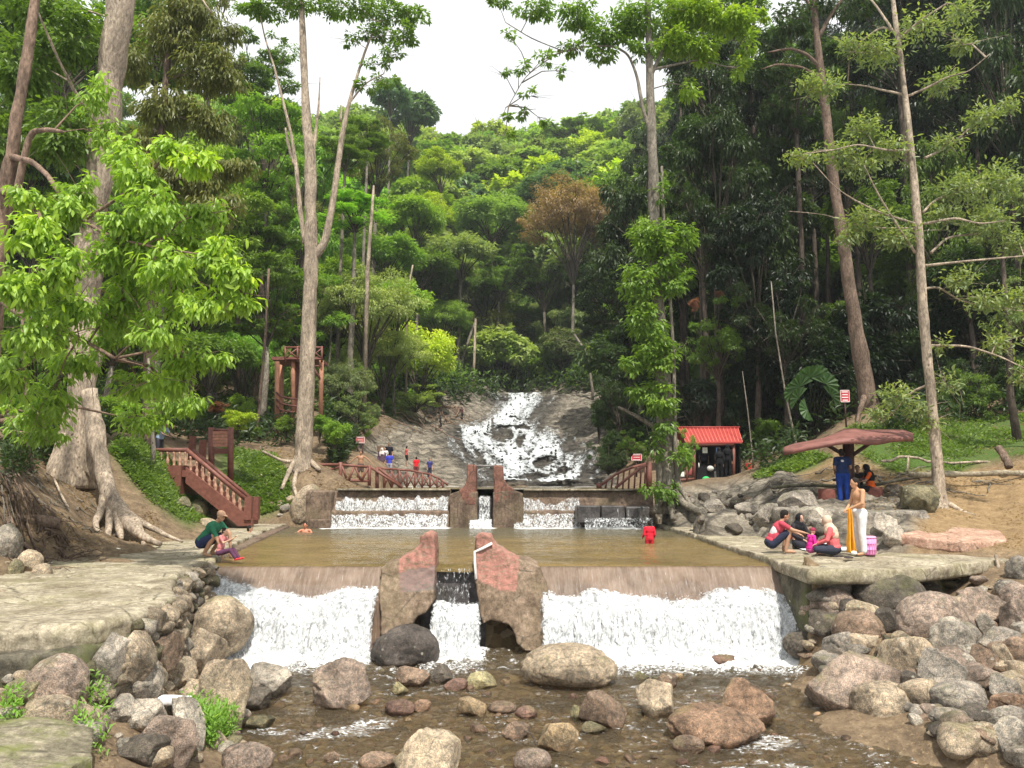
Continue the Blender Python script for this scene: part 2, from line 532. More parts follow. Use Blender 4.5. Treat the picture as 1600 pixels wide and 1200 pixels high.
def mat_pool():
    m = M('pool_water', 0.10, 0.5)
    w = m.pos(scale=(1.0, 2.6, 1))
    n1 = m.noise(w, 2.2, 4, 0.6, 1.0); n2 = m.noise(w, 8.0, 5, 0.65, 0.6)
    foam = m.attr('foam')
    c = m.mix(m.rng(m.noise(m.pos(scale=(1, 2, 1)), 0.5, 4), 0.35, 0.65), (0.15, 0.105, 0.035), (0.24, 0.165, 0.060))
    c = m.mix(m.attr('deep'), c, (0.09, 0.085, 0.055))  # far water mixed darker and greyer, a reflection put into the colour
    fn = m.noise(m.pos(scale=(1, 2.5, 1)), 7.0, 7, 0.75, 0.5)
    ff = m.rng(m.math('ADD', foam, m.math('MULTIPLY', fn, 0.75)), 0.72, 0.95)
    c = m.mix(ff, c, (0.85, 0.86, 0.86))
    m.color(c); m.b.inputs['IOR'].default_value = 1.5
    m.rough(m.rng(ff, 0, 1, 0.08, 0.7))
    m.bump(m.math('ADD', n1, m.math('MULTIPLY', n2, 0.7)), 1.0, 0.11)
    return m.m

def mat_fall(name='white_water', lo=0.47, hi=0.64, sc=(17, 17, 3.2), tintc=(0.80, 0.82, 0.83)):
    m = M(name, 0.45, 0.4)
    p = m.pos(scale=sc)
    n = m.noise(p, 1.0, 7, 0.72, 0.7)
    n2 = m.noise(m.pos(scale=(6, 6, 2.2)), 1.0, 5, 0.7)
    a = m.math('ADD', m.math('MULTIPLY', n, 0.75), m.math('MULTIPLY', n2, 0.25))
    den = m.attr('thin')
    hole = m.rng(m.math('ADD', a, m.math('MULTIPLY', den, 0.25)), lo, hi, 0.0, 1.0)
    n3 = m.noise(m.pos(scale=(13, 13, 3.2)), 1.0, 5, 0.62, 0.9)
    big = m.noise(m.pos(scale=(1.6, 1.6, 2.2)), 1.0, 3, 0.6)
    c = m.mix(m.math('MAXIMUM', m.rng(n3, 0.38, 0.52), m.rng(big, 0.56, 0.40)), (0.31, 0.325, 0.33), tintc)
    m.color(c)
    m.bump(m.math('ADD', n, n3), 0.7, 0.06)
    m.cut(hole)
    return m.m

def mat_leaf(name, trans=0.42, rough=0.45, spec=0.45):
    m = M(name, rough, spec)
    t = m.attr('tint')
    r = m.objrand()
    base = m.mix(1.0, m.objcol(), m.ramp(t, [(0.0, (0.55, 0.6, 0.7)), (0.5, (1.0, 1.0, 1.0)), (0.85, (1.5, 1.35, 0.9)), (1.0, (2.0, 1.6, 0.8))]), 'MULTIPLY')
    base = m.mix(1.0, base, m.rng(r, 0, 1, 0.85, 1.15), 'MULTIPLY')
    m.color(base)
    tl = m.N('BsdfTranslucent'); m.L(m.mix(1.0, base, (1.25, 1.35, 0.5), 'MULTIPLY'), tl.inputs['Color'])
    mx = m.N('MixShader'); mx.inputs[0].default_value = trans
    m.L(m.b.outputs[0], mx.inputs[1]); m.L(tl.outputs[0], mx.inputs[2]); m.L(mx.outputs[0], m.out.inputs[0])
    return m.m

def mat_bark():
    m = M('bark', 0.9, 0.2)
    p = m.pos(scale=(1, 1, 0.35))
    n1 = m.noise(p, 3.0, 6, 0.7, 0.4); n2 = m.noise(p, 18.0, 6, 0.75); v = m.vor(m.pos(scale=(1, 1, 0.5)), 9.0, 'F1')
    c = m.mix(1.0, m.objcol(), m.ramp(n1, [(0.36, 0.55), (0.5, 0.95), (0.62, 1.35)]), 'MULTIPLY')
    c = m.mix(1.0, c, m.rng(n2, 0.36, 0.64, 0.5, 1.35), 'MULTIPLY')
    sp = m.rng(v.outputs['Distance'], 0.22, 0.12)
    c = m.mix(m.math('MULTIPLY', sp, m.rng(n1, 0.44, 0.52, 0, 0.85)), c, m.mix(1.0, c, (0.3, 0.26, 0.22), 'MULTIPLY'))
    c = m.mix(m.rng(m.noise(m.pos(), 5.5, 5, 0.7), 0.58, 0.66, 0, 0.55), c, m.mix(1.0, c, (1.5, 1.55, 1.45), 'MULTIPLY'))
    m.color(c)
    m.bump(m.math('ADD', n2, m.math('MULTIPLY', n1, 1.4)), 0.8, 0.04)
    return m.m

MAT = dict(
    ground=mat_ground(), rock=mat_rock(), spill=mat_spill(), stream=mat_stream(), pool=mat_pool(),
    fall=mat_fall(), lace=mat_fall('lacy_water', 0.44, 0.56, (26, 26, 9)), trickle=mat_fall('trickling_water', 0.40, 0.50, (22, 22, 0.9)),
    leaf=mat_leaf('leaf_green'), bark=mat_bark(),
    weir=mat_concrete('weir_concrete', (0.095, 0.065, 0.047), (0.23, 0.165, 0.12), mossiness=0.2),
    pillar=mat_concrete('painted_pillar_concrete', (0.13, 0.092, 0.06), (0.29, 0.215, 0.155), (0.17, 0.14, 0.07), 0.25, paint=(0.34, 0.16, 0.125)),
    upillar=mat_concrete('red_brown_pillar_concrete', (0.13, 0.07, 0.05), (0.26, 0.12, 0.09), (0.10, 0.09, 0.05), 0.15),
    ledge=mat_concrete('worn_ledge_concrete', (0.21, 0.175, 0.12), (0.42, 0.37, 0.275), (0.20, 0.19, 0.08), 0.35),
    darkblock=mat_concrete('dark_wet_block', (0.035, 0.033, 0.033), (0.11, 0.10, 0.10), mossiness=0.1, wetrough=0.3),
    pinkslab=mat_concrete('pink_step_concrete', (0.36, 0.21, 0.15), (0.52, 0.35, 0.26), mossiness=0.12),
    mosswall=mat_concrete('mossy_wall', (0.05, 0.045, 0.032), (0.16, 0.142, 0.105), (0.10, 0.115, 0.03), 0.7),
    redwood=plain('red_brown_painted_wood', (0.175, 0.068, 0.050), 0.55, 0.35, 0.3, 9),
    redroof=plain('mushroom_roof_paint', (0.20, 0.085, 0.070), 0.6, 0.3, 0.35, 3),
    redmetal=plain('red_metal_roofing', (0.31, 0.042, 0.036), 0.5, 0.4, 0.15, 4),
    orange=plain('orange_brown_pole_paint', (0.40, 0.19, 0.115), 0.6, 0.3, 0.22, 5),
    skin=tinted('skin', 0.55, 0.06, 15, 0.35, 0.05), cloth=tinted('cloth', 0.85, 0.16, 9, 0.15, 0.35),
    paint=tinted('coloured_surface', 0.5, 0.08, 12), 
)
# ------------------------------------------------------------------ terrain
CTRL = [  # world x, y, z
    (-3.0, 8, -.02), (-3.6, 10.4, -.02), (-4.5, 12.5, 0), (-5.5, 15.0, 0), (-3.1, 6, -.02),
    (-4.6, 10.2, .85), (-5.1, 12, .8), (-5.9, 14, .6), (-4.4, 8.5, .75), (-4.2, 7, .7), (-5.5, 7, .95), (-5.5, 8.6, 1.15), (-7, 8.6, 1.4), (-7, 7, 1.25), (-9, 7, 1.5),
    (-6, 10.5, 1.5), (-7, 13, 1.55), (-7.2, 16, 1.6), (-9, 12, 1.6), (-9, 16, 1.68), (-10.3, 20, 1.9), (-8.5, 20, 1.6), (-9.8, 26, 1.75), (-10, 30, 1.9),
    (-12, 12, 1.9), (-14, 9, 2.0), (-14, 16, 3.2), (-20, 14, 4.5), (-6, 5, 1.0), (-12, 5, 1.5), (-22, 24, 6), (-30, 30, 8), (-30, 10, 6),
    (-2, 8, -.20), (0, 8, -.2), (3, 8, -.22), (0, 6, -.2), (0, 10, -.2), (2.5, 10, -.2), (-2.5, 11, -.2), (0, 12, -.24), (3, 12, -.26), (4.5, 14, -.35), (-4, 14, -.4), (0, 14.5, -.5), (3, 15, -.5),
    (6.0, 16.0, 0.3), (7, 18, 1.4), (7, 22, 1.5), (7, 27, 1.5), (6.5, 30, 1.6), (9, 17, 1.5),
    (-6, 31, 2.5), (0, 31, 2.4), (4, 31, 2.4), (-3, 38, 2.5), (2, 38, 2.5), (4, 42, 2.7), (0, 43, 2.8), (-4, 42, 3.2),
    (4.2, 9.5, -.2), (5, 9, -.15), (4, 8, -.2), (5.4, 8, -.12), (5.3, 9.3, -.03),
    (18, 20, 3.2), (26, 24, 7), (26, 12, 4), (14, 10, 1.6), (12, 6, .8), (22, 6, 2),
]
CPIX = [  # px, py, distance
    (30, 860, 16), (60, 780, 18), (100, 745, 22), (180, 822, 21), (0, 760, 16), (0, 700, 20), (0, 680, 28), (190, 850, 18.5),
    (250, 740, 26), (300, 812, 27), (230, 700, 27), (200, 722, 24), (370, 722, 33), (440, 740, 33), (430, 800, 31), (460, 765, 32), (480, 727, 33), (520, 738, 36),
    (540, 715, 38), (560, 762, 34), (620, 762, 37), (690, 764, 40), (300, 690, 34), (420, 690, 40), (550, 690, 42), (500, 650, 50), (600, 650, 58), (700, 610, 80), (300, 650, 50), (100, 640, 45), (-200, 640, 40),
    (600, 738, 46), (560, 702, 48), (640, 700, 54), (700, 730, 52), (720, 759, 46), (680, 680, 62), (740, 660, 74), (760, 625, 90), (650, 660, 66),
    (790, 758, 47), (860, 758, 47), (830, 735, 52), (800, 700, 62), (880, 700, 62), (800, 671, 71), (870, 671, 71), (790, 664, 75), (820, 640, 84), (830, 618, 96), (740, 605, 98),
    (940, 758, 43), (930, 700, 58), (965, 740, 48), (900, 640, 80), (960, 610, 92), (1000, 650, 68), (1000, 700, 50),
    (1012, 760, 36), (1110, 751, 38), (1160, 746, 38), (1060, 766, 33), (1100, 792, 28), (1050, 790, 29), (1200, 802, 25.5), (1150, 822, 23.5), (1110, 822, 24), (1050, 812, 28),
    (1240, 822, 21), (1280, 791, 23.5), (1360, 791, 23.5), (1320, 805, 21.8), (1230, 850, 19), (1310, 850, 18.6), (1400, 852, 17.8), (1450, 812, 20), (1520, 842, 18), (1600, 852, 17), (1600, 812, 21),
    (1465, 790, 22), (1550, 772, 24), (1600, 747, 25), (1450, 747, 26), (1300, 747, 27), (1210, 742, 32), (1250, 702, 34), (1400, 702, 30), (1600, 692, 32), (1350, 642, 34), (1550, 630, 38), (1200, 690, 43), (1100, 700, 48), (1450, 655, 36),
    (1300, 500, 60), (1500, 450, 55), (1100, 560, 75), (1600, 300, 70), (1300, 200, 100), (1100, 250, 130), (1500, 50, 100), (1000, 350, 130), (900, 500, 112), (750, 560, 112), (820, 598, 106),
    (700, 430, 132), (800, 330, 170), (780, 275, 212), (900, 262, 205), (650, 275, 195), (1050, 230, 190), (550, 420, 110), (450, 500, 80), (400, 330, 130), (250, 500, 70), (0, 500, 60), (200, 280, 120), (0, 280, 100), (500, 240, 190),
    (1800, 400, 60), (1800, 100, 100), (-300, 400, 70), (-300, 200, 110), (780, 275, 300), (300, 200, 300), (1300, 200, 300), (1900, 0, 200), (-500, 100, 200),
    (1250, 925, 14.8), (1500, 935, 14.8), (1560, 905, 15.2), (1300, 945, 14.5), (1250, 965, 14.8), (1390, 970, 14), (1300, 1005, 13.5), (1450, 1010, 12.5), (1540, 985, 13), (1600, 1010, 12), (1245, 1025, 14.6),
    (1320, 1060, 12.8), (1400, 1090, 11.5), (1500, 1115, 10.7), (1600, 1105, 10.5), (1520, 1160, 9.6), (1600, 1185, 9.2), (1700, 1100, 10),
]
_c = [tuple(c) for c in CTRL] + [tuple(P(*c)) for c in CPIX]
_c = np.array(_c)
_keep = []
for i in range(len(_c)):
    if all((_c[i, 0] - _c[j, 0]) ** 2 + (_c[i, 1] - _c[j, 1]) ** 2 > 0.04 for j in _keep): _keep.append(i)
_c = _c[_keep]
_D = np.hypot(_c[:, None, 0] - _c[None, :, 0], _c[:, None, 1] - _c[None, :, 1])
_n = len(_c)
_A = np.zeros((_n + 3, _n + 3)); _A[:_n, :_n] = np.sqrt(_D ** 2 + 0.3) + np.eye(_n) * 0.0
_A[:_n, _n] = 1; _A[:_n, _n + 1:] = _c[:, :2]; _A[_n, :_n] = 1; _A[_n + 1:, :_n] = _c[:, :2].T
_W = np.linalg.solve(_A, np.concatenate([_c[:, 2], np.zeros(3)]))

def base_h(x, y):
    x = np.asarray(x, float).ravel(); y = np.asarray(y, float).ravel()
    o = np.zeros(len(x))
    for s in range(0, len(x), 20000):
        d = np.hypot(x[s:s + 20000, None] - _c[None, :, 0], y[s:s + 20000, None] - _c[None, :, 1])
        o[s:s + 20000] = np.sqrt(d ** 2 + 0.3) @ _W[:_n] + _W[_n] + _W[_n + 1] * x[s:s + 20000] + _W[_n + 2] * y[s:s + 20000]
    return o

def pool_left(y):
    return np.interp(y, [16.4, 22, 26, 30.2, 31], [-6.35, -7.6, -8.3, -8.75, -8.8])

Z_ROCK = [(535, 700), (600, 662), (640, 648), (690, 605), (760, 596), (940, 596), (975, 640), (950, 700), (975, 762), (535, 764), (560, 720)]
Z_RIGHT = [(1020, 800), (1050, 762), (1180, 744), (1240, 742), (1300, 765), (1300, 752), (1440, 780), (1440, 815), (1420, 862), (1225, 870), (1040, 830)]
Z_GRASS = [
    [(185, 685), (240, 690), (290, 745), (345, 800), (300, 822), (240, 790), (170, 705)],
    [(350, 700), (430, 712), (450, 740), (455, 790), (410, 806), (380, 775), (330, 730)],
    [(1175, 745), (1240, 700), (1300, 715), (1230, 745), (1190, 752)],
    [(1320, 668), (1600, 648), (1760, 640), (1760, 700), (1600, 712), (1540, 716), (1500, 738), (1400, 740), (1350, 715)],
    [(560, 600), (700, 560), (780, 575), (960, 575), (960, 605), (760, 603), (690, 615), (620, 640)],
]
Z_OCHRE = [(1230, 745), (1300, 710), (1420, 735), (1600, 722), (1760, 720), (1760, 860), (1400, 860), (1380, 770), (1250, 775)]
Z_MOUND = [(1500, 615), (1600, 600), (1760, 600), (1760, 660), (1480, 660)]

nu_, nr_ = 430, 470
_r = np.linspace(0, 1, nr_)
gy = 4.5 * np.exp(_r * math.log(330 / 4.5))
gu = np.linspace(-1, 1, nu_); gu = gu * (0.75 + 0.55 * gu ** 2)
GX = gu[:, None] * (gy[None, :] + 3.0); GY = np.broadcast_to(gy[None, :], GX.shape)
H = base_h(GX, GY).reshape(GX.shape)
ppx, ppy = project(np.stack([GX, GY, H], -1))
rockw = (inpoly(ppx, ppy, Z_ROCK) & (GY > 41) & (GY < 104)) | (inpoly(ppx, ppy, Z_RIGHT) & (GX > 5.2) & (GY < 48) & (GY > 17))
grassw = np.zeros(H.shape, bool)
for z in Z_GRASS: grassw |= inpoly(ppx, ppy, z)
grassw |= GY > 60
grassw &= ~rockw
ochrew = inpoly(ppx, ppy, Z_OCHRE) & (GY > 14) & (GY < 40)

def blur(a, k=2):
    a = a.astype(float)
    for _ in range(k):
        a = (a + np.roll(a, 1, 0) + np.roll(a, -1, 0)) / 3
        a = (a + np.roll(a, 1, 1) + np.roll(a, -1, 1)) / 3
    return a
rk = blur(rockw, 2); gr = blur(grassw, 2); oc = blur(ochrew, 3)
pp = xyz(GX, GY)
amp = np.clip(GY / 60, 0.12, 2.5)
H = H + amp * 0.5 * fbm(pp * 0.35 / np.maximum(amp, .3)[..., None], 4, 3) * (1 - rk) + 0.06 * fbm(pp * 2.0, 4, 5) * smooth(80, 20, GY)
# rock slabs: terraced ledges with cracks
cascw = np.zeros(H.shape)
for _y0, _l, _r2 in [(617, 735, 868), (640, 785, 850), (668, 710, 860), (700, 715, 905), (730, 740, 930), (764, 760, 940)]: pass
wetw = blur(inpoly(ppx, ppy, [(730, 612), (880, 612), (860, 650), (850, 668), (900, 690), (935, 730), (950, 765), (730, 765), (735, 735), (690, 690), (705, 665), (760, 650), (780, 630)]) & (GY > 43) & (GY < 108), 4)
e = fbm(pp * np.array([0.16, 0.30, 1]), 5, 9) * 1.7
st = 0.55
fold = (np.floor(e / st) + smooth(0.55, 1.0, (e / st) % 1.0)) * st
cr = 1 - np.abs(fbm(pp * np.array([0.55, 0.9, 1]), 4, 21)) * 5
far = smooth(30, 50, GY)
H = H + rk * far * (fold * 0.75 - 0.30 * np.clip(cr, 0, 1)) 
e2 = fbm(pp * np.array([0.5, 0.8, 1]), 4, 12) * 1.2
fold2 = (np.floor(e2 / .22) + smooth(0.5, 1.0, (e2 / .22) % 1.0)) * .22
H = H + rk * (1 - far) * (fold2 * 0.8 - 0.12 * np.clip(1 - np.abs(fbm(pp * 1.6, 4, 31)) * 6, 0, 1))
# river cut: plunge basin below the lower weir, the two pools, foundations under the slabs
low = (GY > 14.6) & (GY < 16.45) & (GX > -6.3) & (GX < 5.6)
H = np.where(low, np.minimum(H, -0.45), H)
poolm = (GY > 16.4) & (GY < 30.4) & (GX > pool_left(GY) - 0.25) & (GX < 5.75)
H = np.where(poolm, 0.9, H)
up = (GY > 30.3) & (GY < 45.5) & (GX > -6.3) & (GX < 5.2)
H = np.where(up, np.minimum(H, 2.75), H)
ledgem = (GY > 10.4) & (GY < 30.3) & (GX < pool_left(np.maximum(GY, 16.4)) + .3) & (GX > -8.6)
H = np.where(ledgem & (GY > 16), np.minimum(H, 1.68), H)
bed = blur((H < -0.06) & (GY < 16.5), 1)
terr = np.stack([GX, GY, H], -1)
me = mesh_np('ground', terr.reshape(-1, 3), grid_faces(nu_, nr_), attrs=dict(rock=rk, grass=gr, ochre=oc, bed=bed, wet=wetw))
ground = link('ground', me, MAT['ground'], kind='structure')
_q = grid_faces(nu_, nr_)
BVH = BVHTree.FromPolygons([Vector(v) for v in terr.reshape(-1, 3)], [tuple(f) for f in _q], all_triangles=False)

def gz(x, y):
    h = BVH.ray_cast(Vector((x, y, 400)), Vector((0, 0, -1)))
    return h[0].z if h[0] is not None else float(base_h([x], [y])[0])

def hit(px, py):
    h = BVH.ray_cast(Vector((0, 0, CAM_Z)), ray(px, py))
    return h[0]

# ------------------------------------------------------------------ stream below the lower weir
nx, ny = 400, 290
sx_ = np.linspace(-7.0, 8.2, nx); sy_ = np.linspace(4.6, 15.95, ny)
X, Y = np.meshgrid(sx_, sy_, indexing='ij')
q = xyz(X, Y)
rough = 0.35 + 0.9 * smooth(12.6, 15.0, Y) + 0.4 * smooth(11.5, 8, Y)
Z = 0.05 * fbm(q * np.array([2.0, 3.5, 1]), 4, 41) * rough + 0.075 * fbm(q * np.array([6, 9, 1]), 3, 42) * rough
fallx = smooth(-6.6, -6.2, X) * smooth(-2.4, -2.9, X) + smooth(0.2, 0.7, X) * smooth(6.0, 5.7, X) + smooth(-1.9, -1.5, X) * smooth(-.3, -.7, X) * 0.9
edge = 14.50 + 0.35 * fbm(q * 1.3, 3, 44)
fo = fallx * smooth(edge - 0.5, edge + 0.55, Y)
fo = np.maximum(fo, (0.42 * smooth(13.5, 14.5, Y) + .10 * smooth(12.6, 13.6, Y)) * np.maximum(fallx, .25))
Z = Z + 0.10 * fo * smooth(14.4, 15.1, Y) * (0.6 + fbm(q * 3, 3, 46))
# rapids lower right / left, running diagonally between the stones
rap = smooth(0.35, 0.75, fbm(q * np.array([1.1, 2.2, 1]), 4, 47) + 0.9 * np.exp(-((X - 3.4 + (Y - 9.6) * 0.2) / 0.8) ** 2 - ((Y - 10.1) / 1.7) ** 2) + 0.55 * np.exp(-((X + 2.4) / .8) ** 2 - ((Y - 11.0) / .9) ** 2) + 0.5 * np.exp(-((X - 1.6) / 1.1) ** 2 - ((Y - 11.4) / .5) ** 2))
fo = np.maximum(fo, rap * 0.46)
foam_glint = np.clip(1 - np.abs(fbm(q * np.array([1.6, 3.2, 1]) + 0.4 * fbm(q * 2, 2, 49)[..., None], 4, 48)) * 9, 0, 1)  # thin foam flecks, also painting sky glints into the water colour
fo = np.maximum(fo, foam_glint * (0.40 + 0.16 * smooth(13.0, 14.2, Y) + .12 * rap))
link('stream_water', mesh_np('stream_water', np.stack([X, Y, Z], -1), grid_faces(nx, ny), attrs=dict(foam=fo)), MAT['stream'], kind='structure')

# ------------------------------------------------------------------ bathing pool between the two weirs
nx, ny = 260, 240
X, Y = np.meshgrid(np.linspace(-9.2, 5.75, nx), np.linspace(16.28, 30.2, ny), indexing='ij')
q = xyz(X, Y)
Z = 1.625 - 0.13 * (1 - smooth(16.25, 16.62, Y)) + 0.020 * fbm(q * np.array([1.4, 3.0, 1]), 4, 51) + 0.010 * fbm(q * np.array([5, 9, 1]), 2, 52)
uf = smooth(-7.4, -7.0, X) * smooth(-2.0, -2.5, X) + smooth(-0.2, 0.3, X) * smooth(5.2, 4.6, X) + smooth(-1.7, -1.2, X) * smooth(-.3, -.8, X)
fo = uf * smooth(27.8, 29.9, Y + 0.5 * fbm(q, 3, 53)) * 0.8
fo = np.maximum(fo, 0.18 * smooth(24, 29, Y))
deep = smooth(22.5, 27, Y + 1.0 * fbm(q * 0.5, 3, 54)) * 0.8  # mask for the dark reflection painted on the far pool; floor is level
link('pool_water', mesh_np('pool_water', np.stack([X, Y, Z], -1), grid_faces(nx, ny), attrs=dict(foam=fo, deep=deep)), MAT['pool'], kind='structure')
X, Y = np.meshgrid(np.linspace(-7.0, 5.6, 80), np.linspace(30.25, 47.5, 80), indexing='ij')
q = xyz(X, Y)
Z = 3.06 + 0.03 * fbm(q * 1.5, 3, 55)
link('upper_pool_water', mesh_np('upper_pool_water', np.stack([X, Y, Z], -1), grid_faces(80, 80), attrs=dict(foam=0.6 * smooth(40, 47, Y), deep=X * 0 + .3)), MAT['pool'], kind='structure')

# ------------------------------------------------------------------ cascade over the rock
EDGE = [(617, 760, 868), (622, 766, 868), (628, 776, 866), (634, 774, 862), (640, 770, 858), (648, 766, 852), (656, 758, 846), (663, 740, 840), (667, 722, 846),
        (672, 714, 862), (680, 704, 880), (686, 700, 896), (695, 698, 910), (705, 700, 920), (715, 706, 930), (730, 716, 936), (745, 724, 938), (759, 730, 942)]
er = np.array(EDGE, float)
W_, H_ = 170, 250
pv = np.linspace(617, 759, H_); puu = np.linspace(0, 1, W_)
V = np.zeros((W_, H_, 3)); thin = np.zeros((W_, H_)); ok = np.ones((W_, H_), bool)
for j, yv in enumerate(pv):
    l = np.interp(yv, er[:, 0], er[:, 1]); r = np.interp(yv, er[:, 0], er[:, 2])
    for i, u in enumerate(puu):
        x = l + (r - l) * u
        h = hit(x, yv)
        if h is None: h = V[i, j - 1]
        V[i, j] = h
        thin[i, j] = 0.9 * (1 - smooth(0.0, 0.12, min(u, 1 - u)))
PX, PY = project(V)
# white core of the fan, thinning into separate strands towards its sides
CORE = np.array([(617, 820, 30), (630, 822, 30), (645, 808, 26), (660, 792, 26), (668, 790, 40), (680, 780, 70), (700, 800, 74), (715, 822, 72), (735, 836, 70), (759, 850, 66)], float)
cc0 = np.interp(PY, CORE[:, 0], CORE[:, 1]); cw0 = np.interp(PY, CORE[:, 0], CORE[:, 2])
off_ = np.abs(PX - cc0) / cw0
thin = np.maximum(thin, 0.85 * smooth(0.55, 1.25, off_))
sx2 = PX / 9 - PY / 14 * np.sign(cc0 - PX)
thin = thin + 0.55 * smooth(-0.15, 0.35, fbm(np.stack([sx2, PY / 26, PX * 0], -1), 4, 61))
for (cx, cy, rx_, ry_) in [(783, 685, 20, 13), (800, 671, 34, 3), (848, 728, 17, 8), (835, 750, 28, 7), (812, 694, 8, 10), (770, 746, 14, 14), (880, 742, 14, 7), (893, 705, 16, 6), (790, 627, 10, 4)]:
    thin = np.maximum(thin, 1.6 * np.exp(-((((PX - cx) / rx_) ** 2 + ((PY - cy) / ry_) ** 2) * (1 + 1.6 * fbm(np.stack([PX / 7, PY / 5, PX * 0 + cx], -1), 3, 66))).clip(0) ** 1.5))
V[..., 2] += 0.22 + 0.35 * np.clip(fbm(V * np.array([0.9, .5, .5]), 4, 62) + .2, 0, 1)
V[..., 1] -= 0.25
link('cascade_water', mesh_np('cascade_water', V, grid_faces(W_, H_), attrs=dict(thin=thin)), mat_fall('cascade_white_water', 0.54, 0.74, (3.2, 1.2, 3.6), (0.60, 0.63, 0.65)), kind='structure')
# ------------------------------------------------------------------ lower weir
weir = thing('lower_weir', 'wide brown concrete weir across the stream below the bathing pool, split by two painted pillars', 'weir', (0, 16.4, 0))

def face_profile(x0, x1, prof, nx_, name, mat, parent, sub=14, amp=0.03, seed=1, origin=(0, 0, 0), endcaps=True):
    prof = np.array(prof, float)
    d = np.concatenate([[0], np.cumsum(np.linalg.norm(np.diff(prof, axis=0), axis=1))])
    t = np.linspace(0, d[-1], sub * (len(prof) - 1))
    yy = np.interp(t, d, prof[:, 0]); zz = np.interp(t, d, prof[:, 1])
    X = np.linspace(x0, x1, nx_)[:, None].repeat(len(t), 1)
    V = np.stack([X, yy[None, :].repeat(nx_, 0), zz[None, :].repeat(nx_, 0)], -1)
    V[..., 1] -= amp * fbm(V * np.array([1.2, 3, 3]), 4, seed)
    V[..., 2] += amp * 0.4 * fbm(V * np.array([1.5, 3, 3]), 3, seed + 5)
    V = V - np.array(origin)
    return link(name, mesh_np(name, V, grid_faces(nx_, len(t))), mat, parent)

LW = [(17.1, 0.8), (17.0, 1.52), (16.62, 1.60), (16.35, 1.585), (16.05, 1.28), (15.93, 1.10), (15.85, 0.95), (15.7, -0.5)]
o = weir.location
face_profile(-6.45, -2.62, LW, 150, 'spillway_face', MAT['spill'], weir, origin=o, seed=3)
face_profile(0.35, 5.72, LW, 200, 'spillway_face', MAT['spill'], weir, origin=o, seed=4)
face_profile(-1.9, -0.55, [(17.1, .8), (17.0, 1.5), (16.6, 1.565), (16.45, 1.55), (16.4, 1.2), (16.35, -.5)], 60, 'sluice_sill', MAT['darkblock'], weir, origin=o, seed=6)

PL_L = [(678, 836), (668, 833), (657, 837), (655, 850), (651, 857), (641, 864), (629, 869), (622, 877), (603, 881), (596, 890), (597, 915), (600, 950), (603, 984), (628, 987), (634, 978), (650, 966), (655, 957), (668, 952), (679, 938), (681, 900), (680, 860)]
PL_R = [(743, 838), (752, 834), (767, 836), (770, 848), (778, 856), (790, 863), (808, 872), (832, 878), (842, 884), (850, 904), (858, 930), (872, 960), (888, 990), (893, 1008), (870, 1011), (848, 1009), (820, 1005), (808, 996), (804, 982), (797, 970), (782, 963), (766, 962), (757, 967), (751, 952), (746, 925), (742, 895)]
def pillar(outline, paintpoly, grimepoly, label, seed):
    pts = [P(x, y, 16.2) for x, y in outline]
    pts = [(p.x, p.z) for p in pts]
    mb = MB()
    def front(a, z):
        k = min(max((1.75 - z), 0), 2.0)
        return (a, 16.12 - 0.42 * k, z + 0.0)
    def back(a, z): return (a * 1.0, 17.0, max(z, 0.2))
    mb.prism(pts, front, back)
    V, N, q, t = remeshed(mb, 0.035, 2)
    V = V + N * (0.045 * fbm(V * 3.0, 4, seed) + 0.02 * fbm(V * 14, 3, seed + 2))[:, None]
    # water-eaten, ragged lower edge
    px_, py_ = project(V)
    pt = inpoly(px_, py_, paintpoly).astype(float); gm = inpoly(px_, py_, grimepoly).astype(float)
    V = V - np.array(o)
    me = mesh_np('pillar', V, q, t, attrs=dict(paint=pt, grime=gm))
    return link('pillar', me, MAT['pillar'], weir, label=label)
pl = pillar(PL_L, [(622, 860), (650, 845), (655, 828), (685, 828), (684, 912), (664, 920), (626, 924)], [(624, 896), (640, 890), (684, 884), (684, 922), (626, 925)], 'left pillar with faded pink paint and grey grime', 71)
pr = pillar(PL_R, [(738, 828), (772, 828), (776, 850), (812, 870), (806, 925), (780, 922), (744, 905)], [(0, 0), (1, 0), (1, 1)], 'right pillar with faded pink paint and a hollow at its foot', 81)
mb = MB()
sp = [P(744, 905, 15.95), P(742, 880, 16.05), P(742, 862, 16.1), P(752, 858, 16.07), P(769, 849, 16.09)]
mb.tube([p - Vector(o) for p in sp], 0.028, n=6)
mb.build('painted_stripe', plain('white_stripe_paint', (0.75, 0.73, 0.70), 0.6, 0.2, 0.15, 20), pr, label='white line painted along the pillar edge')

